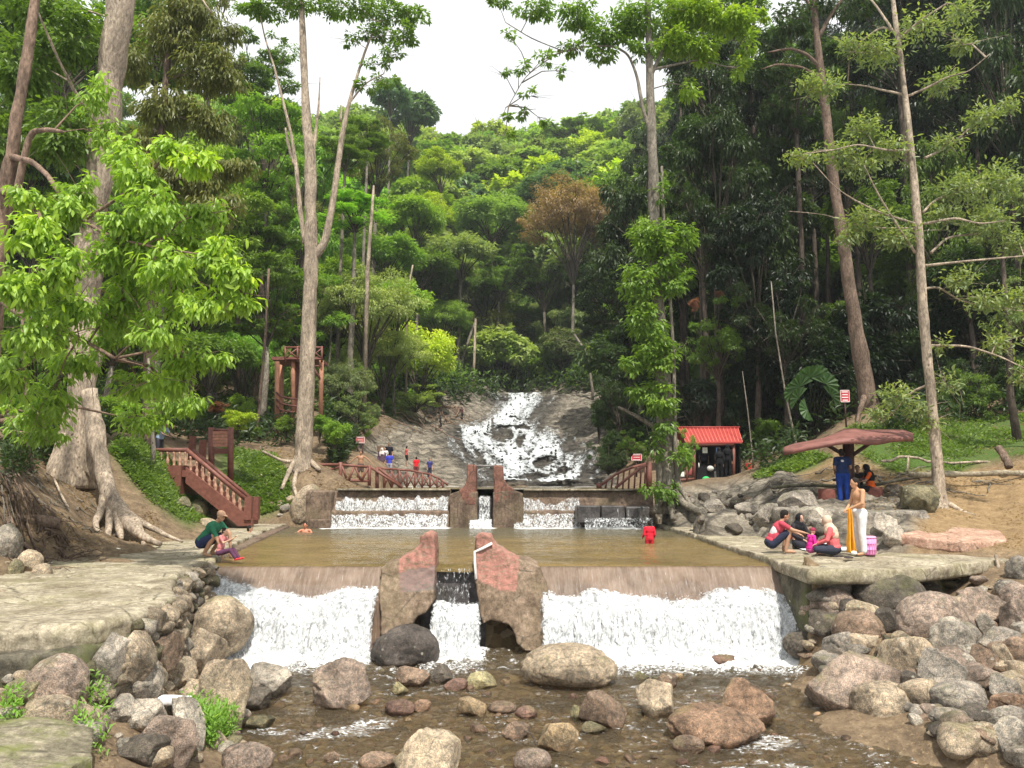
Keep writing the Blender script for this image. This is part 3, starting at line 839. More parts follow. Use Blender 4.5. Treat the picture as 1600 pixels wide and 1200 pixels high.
# ------------------------------------------------------------------ white water over the lower weir
def curtain(name, x0, x1, top, y0, ytoe, z1=0.0, res=0.025, rows=70, seed=0, mat='fall', out=0.0, thin0=0.0, ramp=0.35, amp=0.10):
    n = int((x1 - x0) / res)
    xs = np.linspace(x0, x1, n)
    if callable(top): zt = top(xs)
    else: zt = np.full(n, top)
    t = np.linspace(0, 1, rows)
    Z = zt[:, None] * (1 - t[None, :]) + z1 * t[None, :]
    ys = y0(zt) if callable(y0) else np.full(n, y0)
    Y = ys[:, None] + (ytoe - ys[:, None]) * (t[None, :] ** 0.8)
    X = xs[:, None].repeat(rows, 1)
    q = np.stack([X, Y, Z], -1)
    k = smooth(0, 0.12, t)[None, :]
    disp = k * amp * (fbm(q * np.array([1.8, 1, 1.1]), 3, seed) + 0.75 * fbm(q * np.array([5.0, 1, 1.6]), 3, seed + 3) + 0.55 * fbm(q * np.array([15, 3, 2.4]), 2, seed + 6))
    bul = 0.11 * smooth(0.12, 0.26, t)[None, :] * (1 - 0.55 * smooth(0.3, 0.8, t)[None, :]) if amp > .08 else 0
    Y = Y - disp - out * k - amp * 1.2 * smooth(0.75, 1, t)[None, :] - bul
    X = X + 0.02 * fbm(q * np.array([6, 1, 3]), 2, seed + 9)
    th = thin0 + 0.9 * (1 - smooth(0, 0.06, t))[None, :] * (0.6 + 0.5 * vnoise(np.stack([X * 9, X * 0, X * 0], -1), seed)) + 0 * X
    th = th + 0.8 * (1 - smooth(0, 0.10, np.minimum(X - x0, x1 - X)))
    return link(name, mesh_np(name, np.stack([X, Y, Z], -1), grid_faces(n, rows), attrs=dict(thin=th)), MAT[mat], kind='structure')

def apr_y(z): return np.interp(z, [0.95, 1.10, 1.28, 1.585], [15.83, 15.90, 16.02, 16.33])
def tl(xs):
    px_ = 800 + xs / 16.0 * 1200
    py_ = np.interp(px_, [335, 345, 370, 395, 430, 465, 500, 520, 545, 575, 600, 605], [885, 893, 901, 906, 911, 917, 926, 918, 909, 909, 911, 911])
    return 3.35 - (py_ - 753) * 16.0 / 1200 * 1.0 + 0.02 * vnoise(xyz(xs * 6, 0), 3)
def tr(xs):
    px_ = 800 + xs / 16.0 * 1200
    py_ = np.interp(px_, [825, 850, 870, 900, 915, 930, 960, 1000, 1040, 1080, 1095, 1110, 1150, 1180, 1215, 1240], [905, 915, 922, 923, 913, 914, 918, 921, 926, 928, 918, 913, 911, 912, 919, 935])
    return 3.35 - (py_ - 753) * 16.0 / 1200 + 0.02 * vnoise(xyz(xs * 6, 0), 4)
for k, (ot, th0, mt) in enumerate([(0.0, 0.0, 'fall'), (0.09, 0.28, 'fall')]):
    curtain('waterfall', -6.3, -2.66, tl, apr_y, 15.12, seed=100 + k, out=ot, thin0=th0, mat=mt)
    curtain('waterfall', 0.55, 5.68, tr, apr_y, 15.12, seed=120 + k, out=ot, thin0=th0, mat=mt)
curtain('waterfall', -1.62, -0.76, 1.60, 16.28, 16.05, z1=0.9, seed=140, mat='trickle', amp=0.02, thin0=0.15, rows=60)
curtain('waterfall', -1.62, -0.62, lambda x: 0.98 + 0.08 * vnoise(xyz(x * 4, 0), 5), 16.0, 15.35, seed=150, amp=0.13)
curtain('waterfall', -1.66, -0.56, lambda x: 0.75 + 0.1 * vnoise(xyz(x * 4, 0), 6), 15.8, 15.2, seed=155, amp=0.13, thin0=0.2)

def spray(name, boxes, n, seed, rmin, rmax):
    r = np.random.default_rng(seed)
    oc_v = np.array([[1, 0, 0], [-1, 0, 0], [0, 1, 0], [0, -1, 0], [0, 0, 1], [0, 0, -1]], float)
    oc_t = np.array([[0, 2, 4], [2, 1, 4], [1, 3, 4], [3, 0, 4], [2, 0, 5], [1, 2, 5], [3, 1, 5], [0, 3, 5]])
    C = []
    for (x0, x1, y0, y1, z0, z1), m in boxes:
        u = r.random((int(n * m), 3)); z = z0 + (z1 - z0) * u[:, 2] ** 1.6
        yy = y1 - (y1 - y0) * np.clip(1 - (z - z0) / (z1 - z0), 0, 1) ** 0.7 - 0.22 * u[:, 1]
        C.append(np.stack([x0 + (x1 - x0) * u[:, 0], yy, z], -1))
    C = np.vstack(C); R = rmin + (rmax - rmin) * r.random(len(C)) ** 3
    S = np.stack([R, R, R * (1 + 1.2 * r.random(len(C)))], -1)
    V = C[:, None, :] + oc_v[None] * S[:, None, :]
    T = oc_t[None] + (np.arange(len(C)) * 6)[:, None, None]
    return link(name, mesh_np(name, V, None, T.reshape(-1, 3), smoothed=True), plain('spray_white', (0.88, 0.9, 0.91), 0.3, 0.4, 0.02, 5, 0), kind='stuff')
spray('water_spray', [((-6.2, -2.7, 15.0, 15.8, 0.02, 1.15), .4), ((0.7, 5.6, 15.0, 15.8, 0.02, 1.15), .55), ((-1.6, -.7, 15.2, 15.85, 0.02, .9), .12)], 4500, 5, 0.003, 0.010)

# ------------------------------------------------------------------ upper weir
uw = thing('upper_weir', 'long brown upper weir with thin white curtains and a red brown gate frame', 'weir', (0, 30, 1.6))
o2 = uw.location
UW = [(31.0, 1.5), (31.0, 3.0), (30.75, 3.05), (30.3, 3.05), (30.22, 2.98), (30.05, 2.35), (29.75, 2.22), (29.70, 1.0)]
def upx(px, d=30.0): return (px - 800) / 1200.0 * d * 1.015
face_profile(upx(527), upx(706), UW, 120, 'spillway_face', MAT['weir'], uw, origin=o2, seed=8, amp=0.04)
face_profile(upx(818), upx(1016), UW, 120, 'spillway_face', MAT['weir'], uw, origin=o2, seed=9, amp=0.04)
def block(x0, x1, y0, y1, z0, z1, name, mat, parent, org, vox=0.06, amp=0.03, seed=0, poly=None, **kw):
    mb = MB(); mb.box(((x0 + x1) / 2, (y0 + y1) / 2, (z0 + z1) / 2), (x1 - x0, y1 - y0, z1 - z0))
    V, N, q, t = remeshed(mb, vox, 1)
    V = V + N * (amp * fbm(V * 2.0, 4, seed))[:, None] - np.array(org)
    return link(name, mesh_np(name, V, q, t), mat, parent, **kw)
block(upx(490), upx(528), 29.6, 31.2, 1.2, 3.02, 'end_wall', MAT['weir'], uw, o2, seed=11)
block(upx(498), upx(530), 29.2, 29.6, 1.2, 1.95, 'end_step', MAT['weir'], uw, o2, seed=12)
# gate pillars : flared feet
def up_pillar(pts, label, seed):
    q2 = [P(x, y, 29.7) for x, y in pts]; q2 = [(p.x, p.z) for p in q2]
    mb = MB(); mb.prism(q2, lambda a, b: (a, 29.55, b), lambda a, b: (a, 30.6, b))
    V, N, q, t = remeshed(mb, 0.05, 1)
    V = V + N * (0.02 * fbm(V * 3, 3, seed))[:, None] - np.array(o2)
    return link(label, mesh_np(label, V, q, t), MAT['upillar' if label == 'gate_post' else 'weir'], uw)
up_pillar([(730, 726), (744.5, 726), (744.5, 790), (726, 790), (717, 766), (725, 760), (729, 752)], 'gate_post', 15)
up_pillar([(746, 768), (746, 832), (703, 832), (703, 772), (717, 767)], 'pillar_foot', 17)
up_pillar([(771.5, 727), (785.5, 727), (787, 748), (793, 758), (804, 765), (790, 790), (771.5, 790)], 'gate_post', 16)
up_pillar([(770, 768), (804, 766), (818, 771), (818, 832), (770, 832)], 'pillar_foot', 18)
mb = MB(); mb.box((P(758, 728, 29.9) - o2), (0.75, 0.12, 0.07)); mb.build('gate_bar', plain('grey_steel_bar', (0.2, 0.19, 0.18), 0.5), uw)
for a, b, zc in ((529, 703, 765), (820, 1012, 765.5)):
    mb = MB(); p = P((a + b) / 2, zc, 30.2); mb.box(p - o2, ((b - a) / 1200 * 30.2, 0.35, 0.075)); mb.build('coping', MAT['ledge'], uw)
# foundation steps on the right half
for i, (a, b, y0, y1, dd) in enumerate([(900, 936, 790, 812, 29.3), (938, 974, 790, 811, 29.3), (976, 1012, 791, 810, 29.3)]):
    p0 = P(a, y1, dd); p1 = P(b, y0, dd)
    block(p0.x, p1.x, 28.9, 29.8, p0.z - .1, p1.z, 'step_block', MAT['darkblock'], uw, o2, 0.05, 0.03, 20 + i)
for k in range(2):
    curtain('waterfall', upx(529), upx(705), lambda x: 2.72 + 0.12 * vnoise(xyz(x * 3, 0), 8) + 0.08 * vnoise(xyz(x * 11, 0), 9), 30.10, 29.85, z1=2.18, res=0.03, rows=34, seed=200 + k, mat='lace', out=0.02 * k, thin0=0.0 + .12 * k, amp=0.03)
    curtain('waterfall', upx(806), upx(905), lambda x: 2.66 + 0.16 * vnoise(xyz(x * 3, 0), 18) + 0.08 * vnoise(xyz(x * 11, 0), 9), 30.10, 29.85, z1=2.18, res=0.03, rows=34, seed=205 + k, mat='lace', out=0.02 * k, thin0=0.1 + .2 * k, amp=0.03)
curtain('waterfall', upx(526), upx(706), 2.24, 29.85, 29.45, z1=1.60, res=0.03, rows=34, seed=210, mat='lace', amp=0.06)
curtain('waterfall', upx(800), upx(905), 2.24, 29.85, 29.45, z1=1.60, res=0.03, rows=34, seed=212, mat='lace', amp=0.06, thin0=0.05)
curtain('waterfall', upx(903), upx(1008), 2.05, 28.9, 28.6, z1=1.60, res=0.03, rows=24, seed=214, mat='lace', amp=0.06, thin0=0.15)
curtain('waterfall', upx(903), upx(1000), 2.40, 28.86, 28.84, z1=2.0, res=0.03, rows=16, seed=215, mat='trickle', amp=0.02, thin0=0.3)
curtain('waterfall', upx(748), upx(769), 2.85, 29.9, 29.6, z1=1.9, res=0.02, rows=40, seed=216, mat='lace', amp=0.03)
curtain('waterfall', upx(735), upx(772), 1.95, 29.6, 29.1, z1=1.60, res=0.02, rows=30, seed=217, mat='fall', amp=0.08)
curtain('waterfall', upx(695), upx(703), 3.0, 30.0, 29.5, z1=1.8, res=0.02, rows=40, seed=218, mat='trickle', amp=0.03, thin0=0.2)
block(upx(745), upx(771), 30.0, 30.4, 1.2, 2.75, 'sluice_sill', MAT['darkblock'], uw, o2, 0.06, 0.02, 24)

# ------------------------------------------------------------------ left ledge, right platform (poured slabs over rubble)
def slab(name, poly, z0, z1, vox, amp, mat, seed, label, cat, holes=None, topnoise=0.03):
    c = np.mean(poly, axis=0)
    mb = MB(); mb.prism([tuple(p) for p in poly], lambda a, b: (a, b, z0), lambda a, b: (a, b, z1))
    V, N, q, t = remeshed(mb, vox, 1)
    top = smooth(0.4, 0.9, N[:, 2])
    side = 1 - np.abs(N[:, 2])
    V[:, 2] += top * (topnoise * fbm(V * 0.7, 3, seed) + topnoise * .5 * fbm(V * 3.0, 3, seed + 1) - 0.06 * np.clip(1 - np.abs(fbm(V * np.array([.5, 1.1, .5]), 4, seed + 4)) * 14, 0, 1))
    V[:, :2] += N[:, :2] * (side * (amp * fbm(V * 1.6, 4, seed + 2) + amp * 0.5 * fbm(V * 7, 3, seed + 3)))[:, None]
    e = thing(name, label, cat, (c[0], c[1], z0))
    V -= np.array([c[0], c[1], z0])
    link('slab', mesh_np('slab', V, q, t), mat, e)
    return e, Vector((c[0], c[1], z0))
LEDGE = [(-8.6, 10.2), (-8.0, 9.75), (-6.6, 9.0), (-5.6, 8.75), (-4.95, 9.0), (-4.6, 9.8), (-4.75, 11.2), (-5.25, 12.2), (-5.62, 13.2), (-6.02, 14.3), (-6.15, 15.2), (-6.25, 16.55), (-7.0, 19.2), (-7.65, 22.0), (-8.3, 26), (-8.75, 30.4), (-12, 31), (-12, 20), (-11.5, 14), (-10.5, 11.3)]
ledge, lo = slab('stone_ledge', LEDGE, 1.42, 1.74, 0.055, 0.10, MAT['ledge'], 90, 'broad worn concrete ledge beside the pool where the man in green squats', 'ledge')
mb = MB(); mb.prism([(-6.5, 16.4), (-6.3, 16.4), (-8.6, 30.3), (-9.1, 30.3)], lambda a, b: (a, b, 0.8), lambda a, b: (a, b, 1.68)); V, N, q, t = remeshed(mb, .08)
link('pool_edge_wall', mesh_np('pool_edge_wall', V - np.array(lo), q, t), MAT['weir'], ledge)

PLAT = [(5.35, 14.25), (6.5, 14.25), (7.6, 14.55), (9.1, 15.5), (10.35, 16.3), (10.3, 17.4), (9.2, 18.2), (8.3, 19.0), (7.6, 21), (7.2, 24), (6.6, 28), (6.2, 31.2), (5.62, 31.2), (5.62, 28), (5.55, 22), (5.45, 16.4)]
plat, po = slab('riverside_platform', PLAT, 1.50, 1.76, 0.055, 0.07, MAT['ledge'], 95, 'pale concrete platform along the pool where the family sits picnicking', 'platform')
block(5.62, 6.2, 16.3, 31.2, 0.9, 1.52, 'pool_edge_wall', MAT['weir'], plat, po, 0.08, 0.03, 96)
block(5.50, 6.05, 14.75, 16.6, -0.2, 1.52, 'abutment', MAT['mosswall'], plat, po, 0.06, 0.05, 97)
# ------------------------------------------------------------------ stones
def rock_verts(seed, angular=0.0, sub=4):
    bm = bmesh.new(); bmesh.ops.create_icosphere(bm, subdivisions=sub, radius=1.0)
    V = np.array([v.co[:] for v in bm.verts]); T = np.array([[v.index for v in f.verts] for f in bm.faces]); bm.free()
    r = np.random.default_rng(seed)
    off = r.random(3) * 50
    V = V * (1 + (0.16 if angular else 0.13) * fbm(V * 0.9 + off, 2, seed))[:, None]
    for _ in range(int(6 + angular * 12)):
        n = r.normal(size=3); n /= np.linalg.norm(n)
        d = r.uniform(0.58, 0.84) if angular else r.uniform(0.72, 0.92)
        s = V @ n
        V = V - n[None] * (np.clip(s - d, 0, None) * (0.93 if angular else 0.6))[:, None]
    V = V * (1 + 0.085 * fbm(V * 2.0 + off, 5, seed + 1) - 0.06 * np.clip(1 - np.abs(fbm(V * 1.3 + off, 3, seed + 7)) * 12, 0, 1) + (0.022 if angular else 0.012) * fbm(V * 9 + off, 4, seed + 2))[:, None]
    lo_, hi_ = V.min(0), V.max(0)
    V = (V - (lo_ + hi_) / 2) / ((hi_ - lo_) / 2)
    return V, T
ROUND, ANG = [], []
for k in range(7):
    V, T = rock_verts(300 + k, 0.0, 5); ROUND.append(mesh_np('rounded_stone', V, None, T)); ROUND[-1].materials.append(MAT['rock'])
for k in range(8):
    V, T = rock_verts(400 + k, 0.6 + 0.1 * k, 5); ANG.append(mesh_np('angular_stone', V, None, T)); ANG[-1].materials.append(MAT['rock'])
SR, SA_ = [], []
for k in range(6):
    V, T = rock_verts(500 + k, 0.0, 3); SR.append(mesh_np('pebble_shape', V, None, T)); SR[-1].materials.append(MAT['rock'])
for k in range(6):
    V, T = rock_verts(550 + k, 0.9, 3); SA_.append(mesh_np('chip_shape', V, None, T)); SA_[-1].materials.append(MAT['rock'])

RC = dict(tan=(.335, .285, .21), pink=(.275, .225, .185), grey=(.235, .22, .19), dark=(.10, .09, .075), black=(.080, .072, .066), orange=(.255, .175, .12),
          gold=(.30, .235, .145), moss=(.165, .155, .095), brown=(.20, .15, .11), white=(.40, .37, .31), red=(.19, .125, .10), yel=(.30, .28, .16), lgrey=(.32, .30, .255))
def rock(cx, yb, w_, h_, c, ang, label, z=None, tilt=0.0, idx=None, name='boulder', cat='boulder', group=None, deep=0.85):
    if z is None:
        g = hit(cx, min(yb, 1199.0)); d = g.y
        if g.z < 0.0: g = PZ(cx, yb, 0.0); d = g.y
        zb = max(g.z, 0.0)
    else:
        g = PZ(cx, yb, z); d = g.y; zb = z
    rx = w_ / 2 * d / 1200; hh = h_ * d / 1200
    ry = deep * (rx * 0.6 + hh * 0.4)
    rz = hh * 0.66
    idx = random.randrange(100) if idx is None else idx
    me = (ANG if ang else ROUND)[idx % (8 if ang else 7)]
    ob = bpy.data.objects.new(name, me); col.objects.link(ob)
    ob.location = (g.x * (d + ry * .75) / d, d + ry * 0.75, zb + hh - rz)
    ob.scale = (rx, ry, rz); ob.rotation_euler = (random.uniform(-.12, .12), rad(tilt), 0)
    k = random.uniform(.93, 1.07)
    cc = RC[c]; ob.color = (cc[0] * k, cc[1] * k, cc[2] * k, 1)
    ob['label'] = label; ob['category'] = cat
    if group: ob['group'] = group
    return ob
B = [
 # left bank
 (344, 1013, 96, 72, 'tan', 0, 'large rounded tan boulder at the left end of the lower weir, lichen along its top', 0.34, 8),
 (375, 1017, 30, 18, 'brown', 1, 'low brown stone tucked under the right side of the big rounded boulder by the weir'),
 (309, 1054, 66, 62, 'tan', 1, 'angular tan boulder directly below the big rounded boulder, left of the falls', None, 18),
 (333, 1046, 30, 38, 'brown', 1, 'narrow brown stone leaning on the right side of the angular tan boulder'),
 (237, 1030, 64, 36, 'orange', 1, 'orange stained flat boulder below the cobbled wall'),
 (216, 1098, 60, 74, 'white', 1, 'pale angular boulder with whitish faces in the middle of the left bank', None, -12),
 (136, 1073, 58, 72, 'dark', 1, 'dark speckled boulder leaning left at the end of the ledge', None, 35),
 (88, 1114, 92, 78, 'pink', 0, 'smooth pinkish boulder on the left bank, below the dark leaning one', None, 10),
 (66, 1056, 74, 70, 'tan', 0, 'rounded yellowish boulder under the broken corner of the ledge'),
 (78, 1150, 92, 50, 'tan', 0, 'tan boulder with a crack across it, left of the grass clump'),
 (345, 1142, 88, 100, 'tan', 1, 'tallest flat faced tan boulder at the water edge beside the green creeper', None, 12),
 (366, 1080, 48, 42, 'tan', 1, 'tan stone on top of the flat faced boulder by the water'),
 (417, 1094, 70, 46, 'lgrey', 1, 'tilted grey slab jutting out into the stream from the left bank', None, 14),
 (397, 1112, 50, 30, 'dark', 1, 'dark wet stone under the tilted grey slab'),
 (282, 1077, 46, 42, 'tan', 1, 'tan stone between the pale angular boulder and the flat faced one'),
 (270, 1004, 42, 34, 'gold', 0, 'round golden stone against the foot of the cobbled wall'),
 (240, 1097, 26, 24, 'tan', 0, 'small round stone at the foot of the pale angular boulder'),
 (262, 1202, 92, 72, 'pink', 1, 'large smooth pinkish grey rock at the bottom edge left of the stream', None, 24),
 (292, 1166, 34, 70, 'lgrey', 1, 'long pale stone sloping down beside the green creeper', None, -28),
 (222, 1200, 66, 42, 'dark', 1, 'dark mossy rock at the bottom beside the smooth pinkish one'),
 (384, 1212, 80, 38, 'pink', 0, 'rounded stone half cut by the bottom edge, at the left water margin'),
 (38, 1108, 66, 40, 'moss', 1, 'mossy slab at the far left under the pinkish boulder', None, -8),
 (45, 893, 34, 32, 'tan', 0, 'small pale boulder below the tangle of roots on the ledge'),
 (8, 872, 40, 52, 'lgrey', 0, 'pale boulder standing at the far left beside the tangled roots'),
 (66, 902, 30, 20, 'tan', 0, 'low stone to the right of the small pale boulder under the roots'),
 (25, 900, 22, 24, 'moss', 0, 'mossy stone below the pale boulder at the far left'),
 (180, 1040, 46, 30, 'moss', 1, 'moss covered stone wedged under the ledge rim'),
 (258, 1050, 34, 26, 'brown', 1, 'brown chip of rock between ledge wall and angular boulder'),
 (188, 1130, 44, 36, 'lgrey', 1, 'cracked grey stone under the pale angular boulder'),
 (130, 1165, 36, 26, 'moss', 1, 'mossy stone behind the grass clump at the lower left'),
 (405, 1140, 40, 18, 'moss', 1, 'flat green brown stone awash at the left margin'),
 (16, 1064, 74, 66, 'tan', 1, 'pale broken block under the ledge rim at the far left', 1.15, 10),
 (118, 1060, 62, 62, 'tan', 1, 'tan angular rock under the middle of the ledge rim', 1.15, -8),
 (170, 1058, 54, 60, 'lgrey', 1, 'pale grey block under the ledge rim right of the tan angular one', 1.15, 14),
 (212, 1056, 50, 62, 'tan', 1, 'upright tan stone under the right end of the ledge rim', 1.1, -10),
 (250, 1046, 52, 56, 'brown', 1, 'brown block closing the corner of the ledge', 1.0, 8),
 (66, 1062, 40, 48, 'moss', 1, 'mossy wedge between two blocks under the ledge rim', 1.15, 0),
 (160, 1100, 46, 40, 'white', 1, 'whitish angular stone left of the pale angular boulder'),
 (225, 1150, 60, 46, 'lgrey', 1, 'cracked pale rock left of the green creeper'),
 (300, 1108, 44, 40, 'tan', 1, 'tan stone half covered by the green creeper'),
 # stream
 (632, 1040, 108, 54, 'black', 0, 'big black wet boulder in front of the left pillar', 0, -6),
 (533, 1107, 92, 66, 'pink', 1, 'wet purplish brown boulder in the rapids on the left', 0, -18),
 (889, 1078, 152, 58, 'tan', 0, 'wide low tan boulder with a crack, in mid stream', 0, 2),
 (644, 1074, 54, 24, 'brown', 1, 'flat brown stone in front of the black boulder', 0, 12),
 (690, 1068, 34, 24, 'dark', 1, 'dark pointed stone right of the flat brown one', 0),
 (712, 1078, 38, 14, 'red', 1, 'thin reddish stone beside the dark pointed one', 0),
 (752, 1076, 48, 20, 'yel', 1, 'yellow green flat stone in mid stream', 0, 6),
 (625, 1087, 24, 18, 'yel', 1, 'small yellow stone left of the reddish ones', 0),
 (624, 1119, 46, 20, 'red', 0, 'low red brown stone with water curling round it', 0),
 (658, 1112, 30, 15, 'orange', 1, 'small orange stone touching the low red brown one', 0),
 (737, 1120, 46, 24, 'gold', 1, 'golden angular stone in the middle of the shallows', 0, 8),
 (785, 1116, 46, 15, 'brown', 0, 'flat brown stone right of the golden angular one', 0),
 (822, 1122, 34, 15, 'red', 0, 'flat reddish stone in the shallows right of centre', 0),
 (900, 1128, 17, 22, 'yel', 1, 'upright small pale yellow stone beside the cracked brown one', 0),
 (943, 1138, 70, 44, 'brown', 1, 'brown cracked boulder in the shallows right of centre', 0, 18),
 (1026, 1122, 62, 50, 'tan', 1, 'angular tan boulder peeking above the riffle right of centre', 0, 8),
 (928, 1146, 40, 14, 'moss', 1, 'thin mossy plate of rock below the cracked brown boulder', 0),
 (806, 1156, 44, 22, 'brown', 1, 'mottled brown stone left of the twig', 0),
 (873, 1173, 60, 38, 'gold', 1, 'golden faceted stone low in the middle of the picture', 0, 10),
 (668, 1222, 102, 64, 'tan', 1, 'smooth tan boulder at the bottom edge of the stream', 0),
 (832, 1207, 58, 28, 'pink', 0, 'rounded pinkish stone at the bottom edge right of centre', 0),
 (1003, 1064, 24, 12, 'moss', 1, 'small mossy stone behind the angular tan boulder', 0),
 (1040, 1074, 38, 18, 'brown', 1, 'brown stone behind the angular tan boulder', 0),
 (518, 1192, 24, 14, 'brown', 1, 'small brown stone in the lower left shallows', 0),
 (1172, 1138, 90, 64, 'orange', 1, 'blocky rust coloured boulder in the right of the stream', 0, 4, 3),
 (1118, 1166, 150, 46, 'orange', 0, 'wide flat rust and tan rock awash right of centre', 0, 4),
 (1075, 1176, 50, 20, 'brown', 0, 'low brown stone at the left tip of the wide flat rock', 0),
 (590, 1202, 60, 18, 'brown', 0, 'low brown stone cut by the bottom edge left of the smooth tan boulder', 0),
 (1132, 1038, 40, 12, 'red', 0, 'flat red stone just breaking the water below the right falls', 0),
 (565, 1020, 40, 18, 'red', 0, 'reddish stone in the foam left of the black boulder', 0.05),
 (668, 1004, 66, 60, 'brown', 1, 'rough brown rock jammed under the left pillar', 0.05, 10),
 # right bank
 (1342, 1118, 170, 80, 'pink', 1, 'great ridged slab at the water edge, pinkish left face', 0.0, 6, 2),
 (1385, 1137, 100, 58, 'tan', 0, 'smooth tan boulder leaning on the great ridged slab', 0.0, 4),
 (1502, 1115, 90, 40, 'grey', 0, 'flat grey green boulder beside the orange chip on the right bank', None, -4),
 (1287, 917, 32, 30, 'lgrey', 0, 'small egg shaped stone under the platform corner'),
 (1306, 926, 46, 30, 'grey', 0, 'rounded grey stone right of the egg shaped one'),
 (1301, 957, 68, 38, 'pink', 0, 'rounded pinkish boulder below the two small round ones'),
 (1390, 965, 114, 62, 'dark', 0, 'huge dark grey domed boulder under the platform', None, 0),
 (1452, 1001, 110, 66, 'pink', 0, 'long smooth brownish boulder tilted up to the right', None, -22),
 (1538, 977, 80, 54, 'pink', 1, 'peaked brownish boulder right of the long tilted one'),
 (1487, 1032, 64, 60, 'lgrey', 0, 'rounded pale boulder spotted with lichen under the tilted one'),
 (1473, 1082, 80, 60, 'grey', 1, 'broad grey boulder above the flat grey green one'),
 (1256, 956, 42, 46, 'dark', 1, 'dark blocky rock beside the right end of the weir'),
 (1265, 981, 23, 19, 'tan', 0, 'small ball shaped stone in the gap by the right falls'),
 (1298, 1001, 68, 46, 'dark', 1, 'dark hollow rock above the waterline right of the falls'),
 (1342, 1005, 78, 42, 'brown', 0, 'brown mossy boulder in the middle of the pile', None, -10),
 (1349, 977, 56, 34, 'tan', 1, 'tan wedge shaped rock under the domed boulder'),
 (1390, 992, 42, 38, 'dark', 1, 'dark mossy block below the domed boulder'),
 (1253, 1024, 54, 32, 'dark', 0, 'dark mossy stone at the toe of the right falls'),
 (1265, 1030, 40, 18, 'brown', 1, 'low triangular stone in front of the dark mossy one'),
 (1315, 1034, 66, 42, 'grey', 1, 'rough pitted rock at the edge of the quiet water'),
 (1336, 1048, 54, 30, 'pink', 1, 'pink cracked rock just behind the quiet water'),
 (1350, 1022, 46, 28, 'tan', 1, 'pale tan rock above the pink cracked one'),
 (1418, 1058, 96, 58, 'tan', 1, 'big pale sloping slab in the heart of the boulder pile', None, 10),
 (1541, 993, 28, 30, 'lgrey', 1, 'small square block beside the peaked boulder'),
 (1500, 990, 62, 26, 'pink', 0, 'flat pinkish stone between tilted and peaked boulders'),
 (1562, 1019, 70, 34, 'grey', 1, 'long grey rock on the right under the square block'),
 (1588, 956, 50, 42, 'pink', 0, 'brown boulder at the right edge, level with the domed one'),
 (1586, 986, 46, 46, 'pink', 1, 'rough brown boulder at the right edge under the other'),
 (1592, 1046, 42, 44, 'brown', 0, 'brown rounded stone at the right edge below the long grey one'),
 (1538, 1053, 44, 40, 'brown', 1, 'brown angular rock right of the lichen spotted boulder'),
 (1569, 1051, 32, 40, 'tan', 1, 'upright tan stone next to the brown angular rock'),
 (1531, 1077, 64, 32, 'pink', 1, 'pinkish wedge pointing up to the right', None, -20),
 (1570, 1099, 48, 40, 'grey', 1, 'rough grey block above the orange streaked stone'),
 (1466, 1098, 30, 15, 'orange', 1, 'bright orange chip left of the flat grey green boulder'),
 (1426, 1088, 32, 34, 'dark', 1, 'dark stone in the gap right of the great slab'),
 (1576, 1114, 62, 26, 'orange', 1, 'long orange streaked stone on the right bank'),
 (1483, 1133, 60, 20, 'grey', 0, 'low grey stone on the sandy patch'),
 (1582, 1154, 64, 40, 'grey', 0, 'rounded grey boulder at the right edge above the corner rock'),
 (1536, 1180, 92, 38, 'tan', 0, 'flat tan rock beside the sandy patch at the lower right'),
 (1592, 1205, 66, 62, 'lgrey', 1, 'big pale rock filling the bottom right corner'),
 (1472, 1160, 48, 18, 'grey', 0, 'small flat rock at the edge of the sandy patch', 0),
 (1325, 968, 34, 30, 'dark', 0, 'dark small stone between the pinkish and the domed boulder'),
 (1410, 1010, 36, 20, 'tan', 1, 'narrow tan stone under the long tilted boulder'),
 # right bank, upper level
 (1435, 806, 64, 52, 'moss', 1, 'mossy weathered boulder between the shelter and the slim tree', None, 16),
 (1396, 856, 34, 34, 'lgrey', 1, 'small angular pale stone right of the standing man'),
 (1384, 834, 40, 32, 'lgrey', 1, 'angular grey block above the small pale stone'),
 (1246, 800, 60, 34, 'grey', 1, 'dark grey slab like boulder left of the shelter', None, -22),
 (1200, 822, 52, 34, 'grey', 1, 'leaning grey slab on the rocky bank left of the shelter', None, -30),
 (1275, 822, 60, 30, 'lgrey', 1, 'pale eroded rock under the shelter floor'),
 (1168, 806, 44, 22, 'grey', 1, 'grey stone block near the foot of the vine covered tree'),
 (1118, 800, 40, 20, 'grey', 1, 'long grey stone beside the roots of the vine covered tree', None, 12),
 (1152, 796, 26, 18, 'dark', 1, 'small dark block beside the long grey stone'),
 (1592, 905, 40, 34, 'grey', 0, 'grey rounded stone at the right edge beneath the steps'),
 (1575, 930, 36, 22, 'grey', 0, 'small grey stone on the heap at the end of the platform'),
 # left, beyond the ledge
 (478, 812, 44, 56, 'tan', 0, 'tall pale boulder at the left end of the upper weir', None, 20),
 (310, 806, 30, 26, 'moss', 0, 'mossy round stone under the red staircase'),
 (338, 812, 30, 24, 'brown', 0, 'brown round stone under the foot of the staircase'),
 (324, 822, 26, 12, 'tan', 1, 'small flat stone in front of the stones below the stairs'),
 (285, 796, 24, 20, 'moss', 1, 'small mossy stone left of the stones below the stairs'),
 (478, 1195, 0, 0, '', 0, ''),
]
for b in B:
    if b[2] == 0: continue
    cx, yb, w_, h_, c, a, lab = b[:7]
    rock(cx, yb, w_, h_, c, a, lab, z=b[7] if len(b) > 7 else None, tilt=b[8] if len(b) > 8 else 0, idx=b[9] if len(b) > 9 else None)

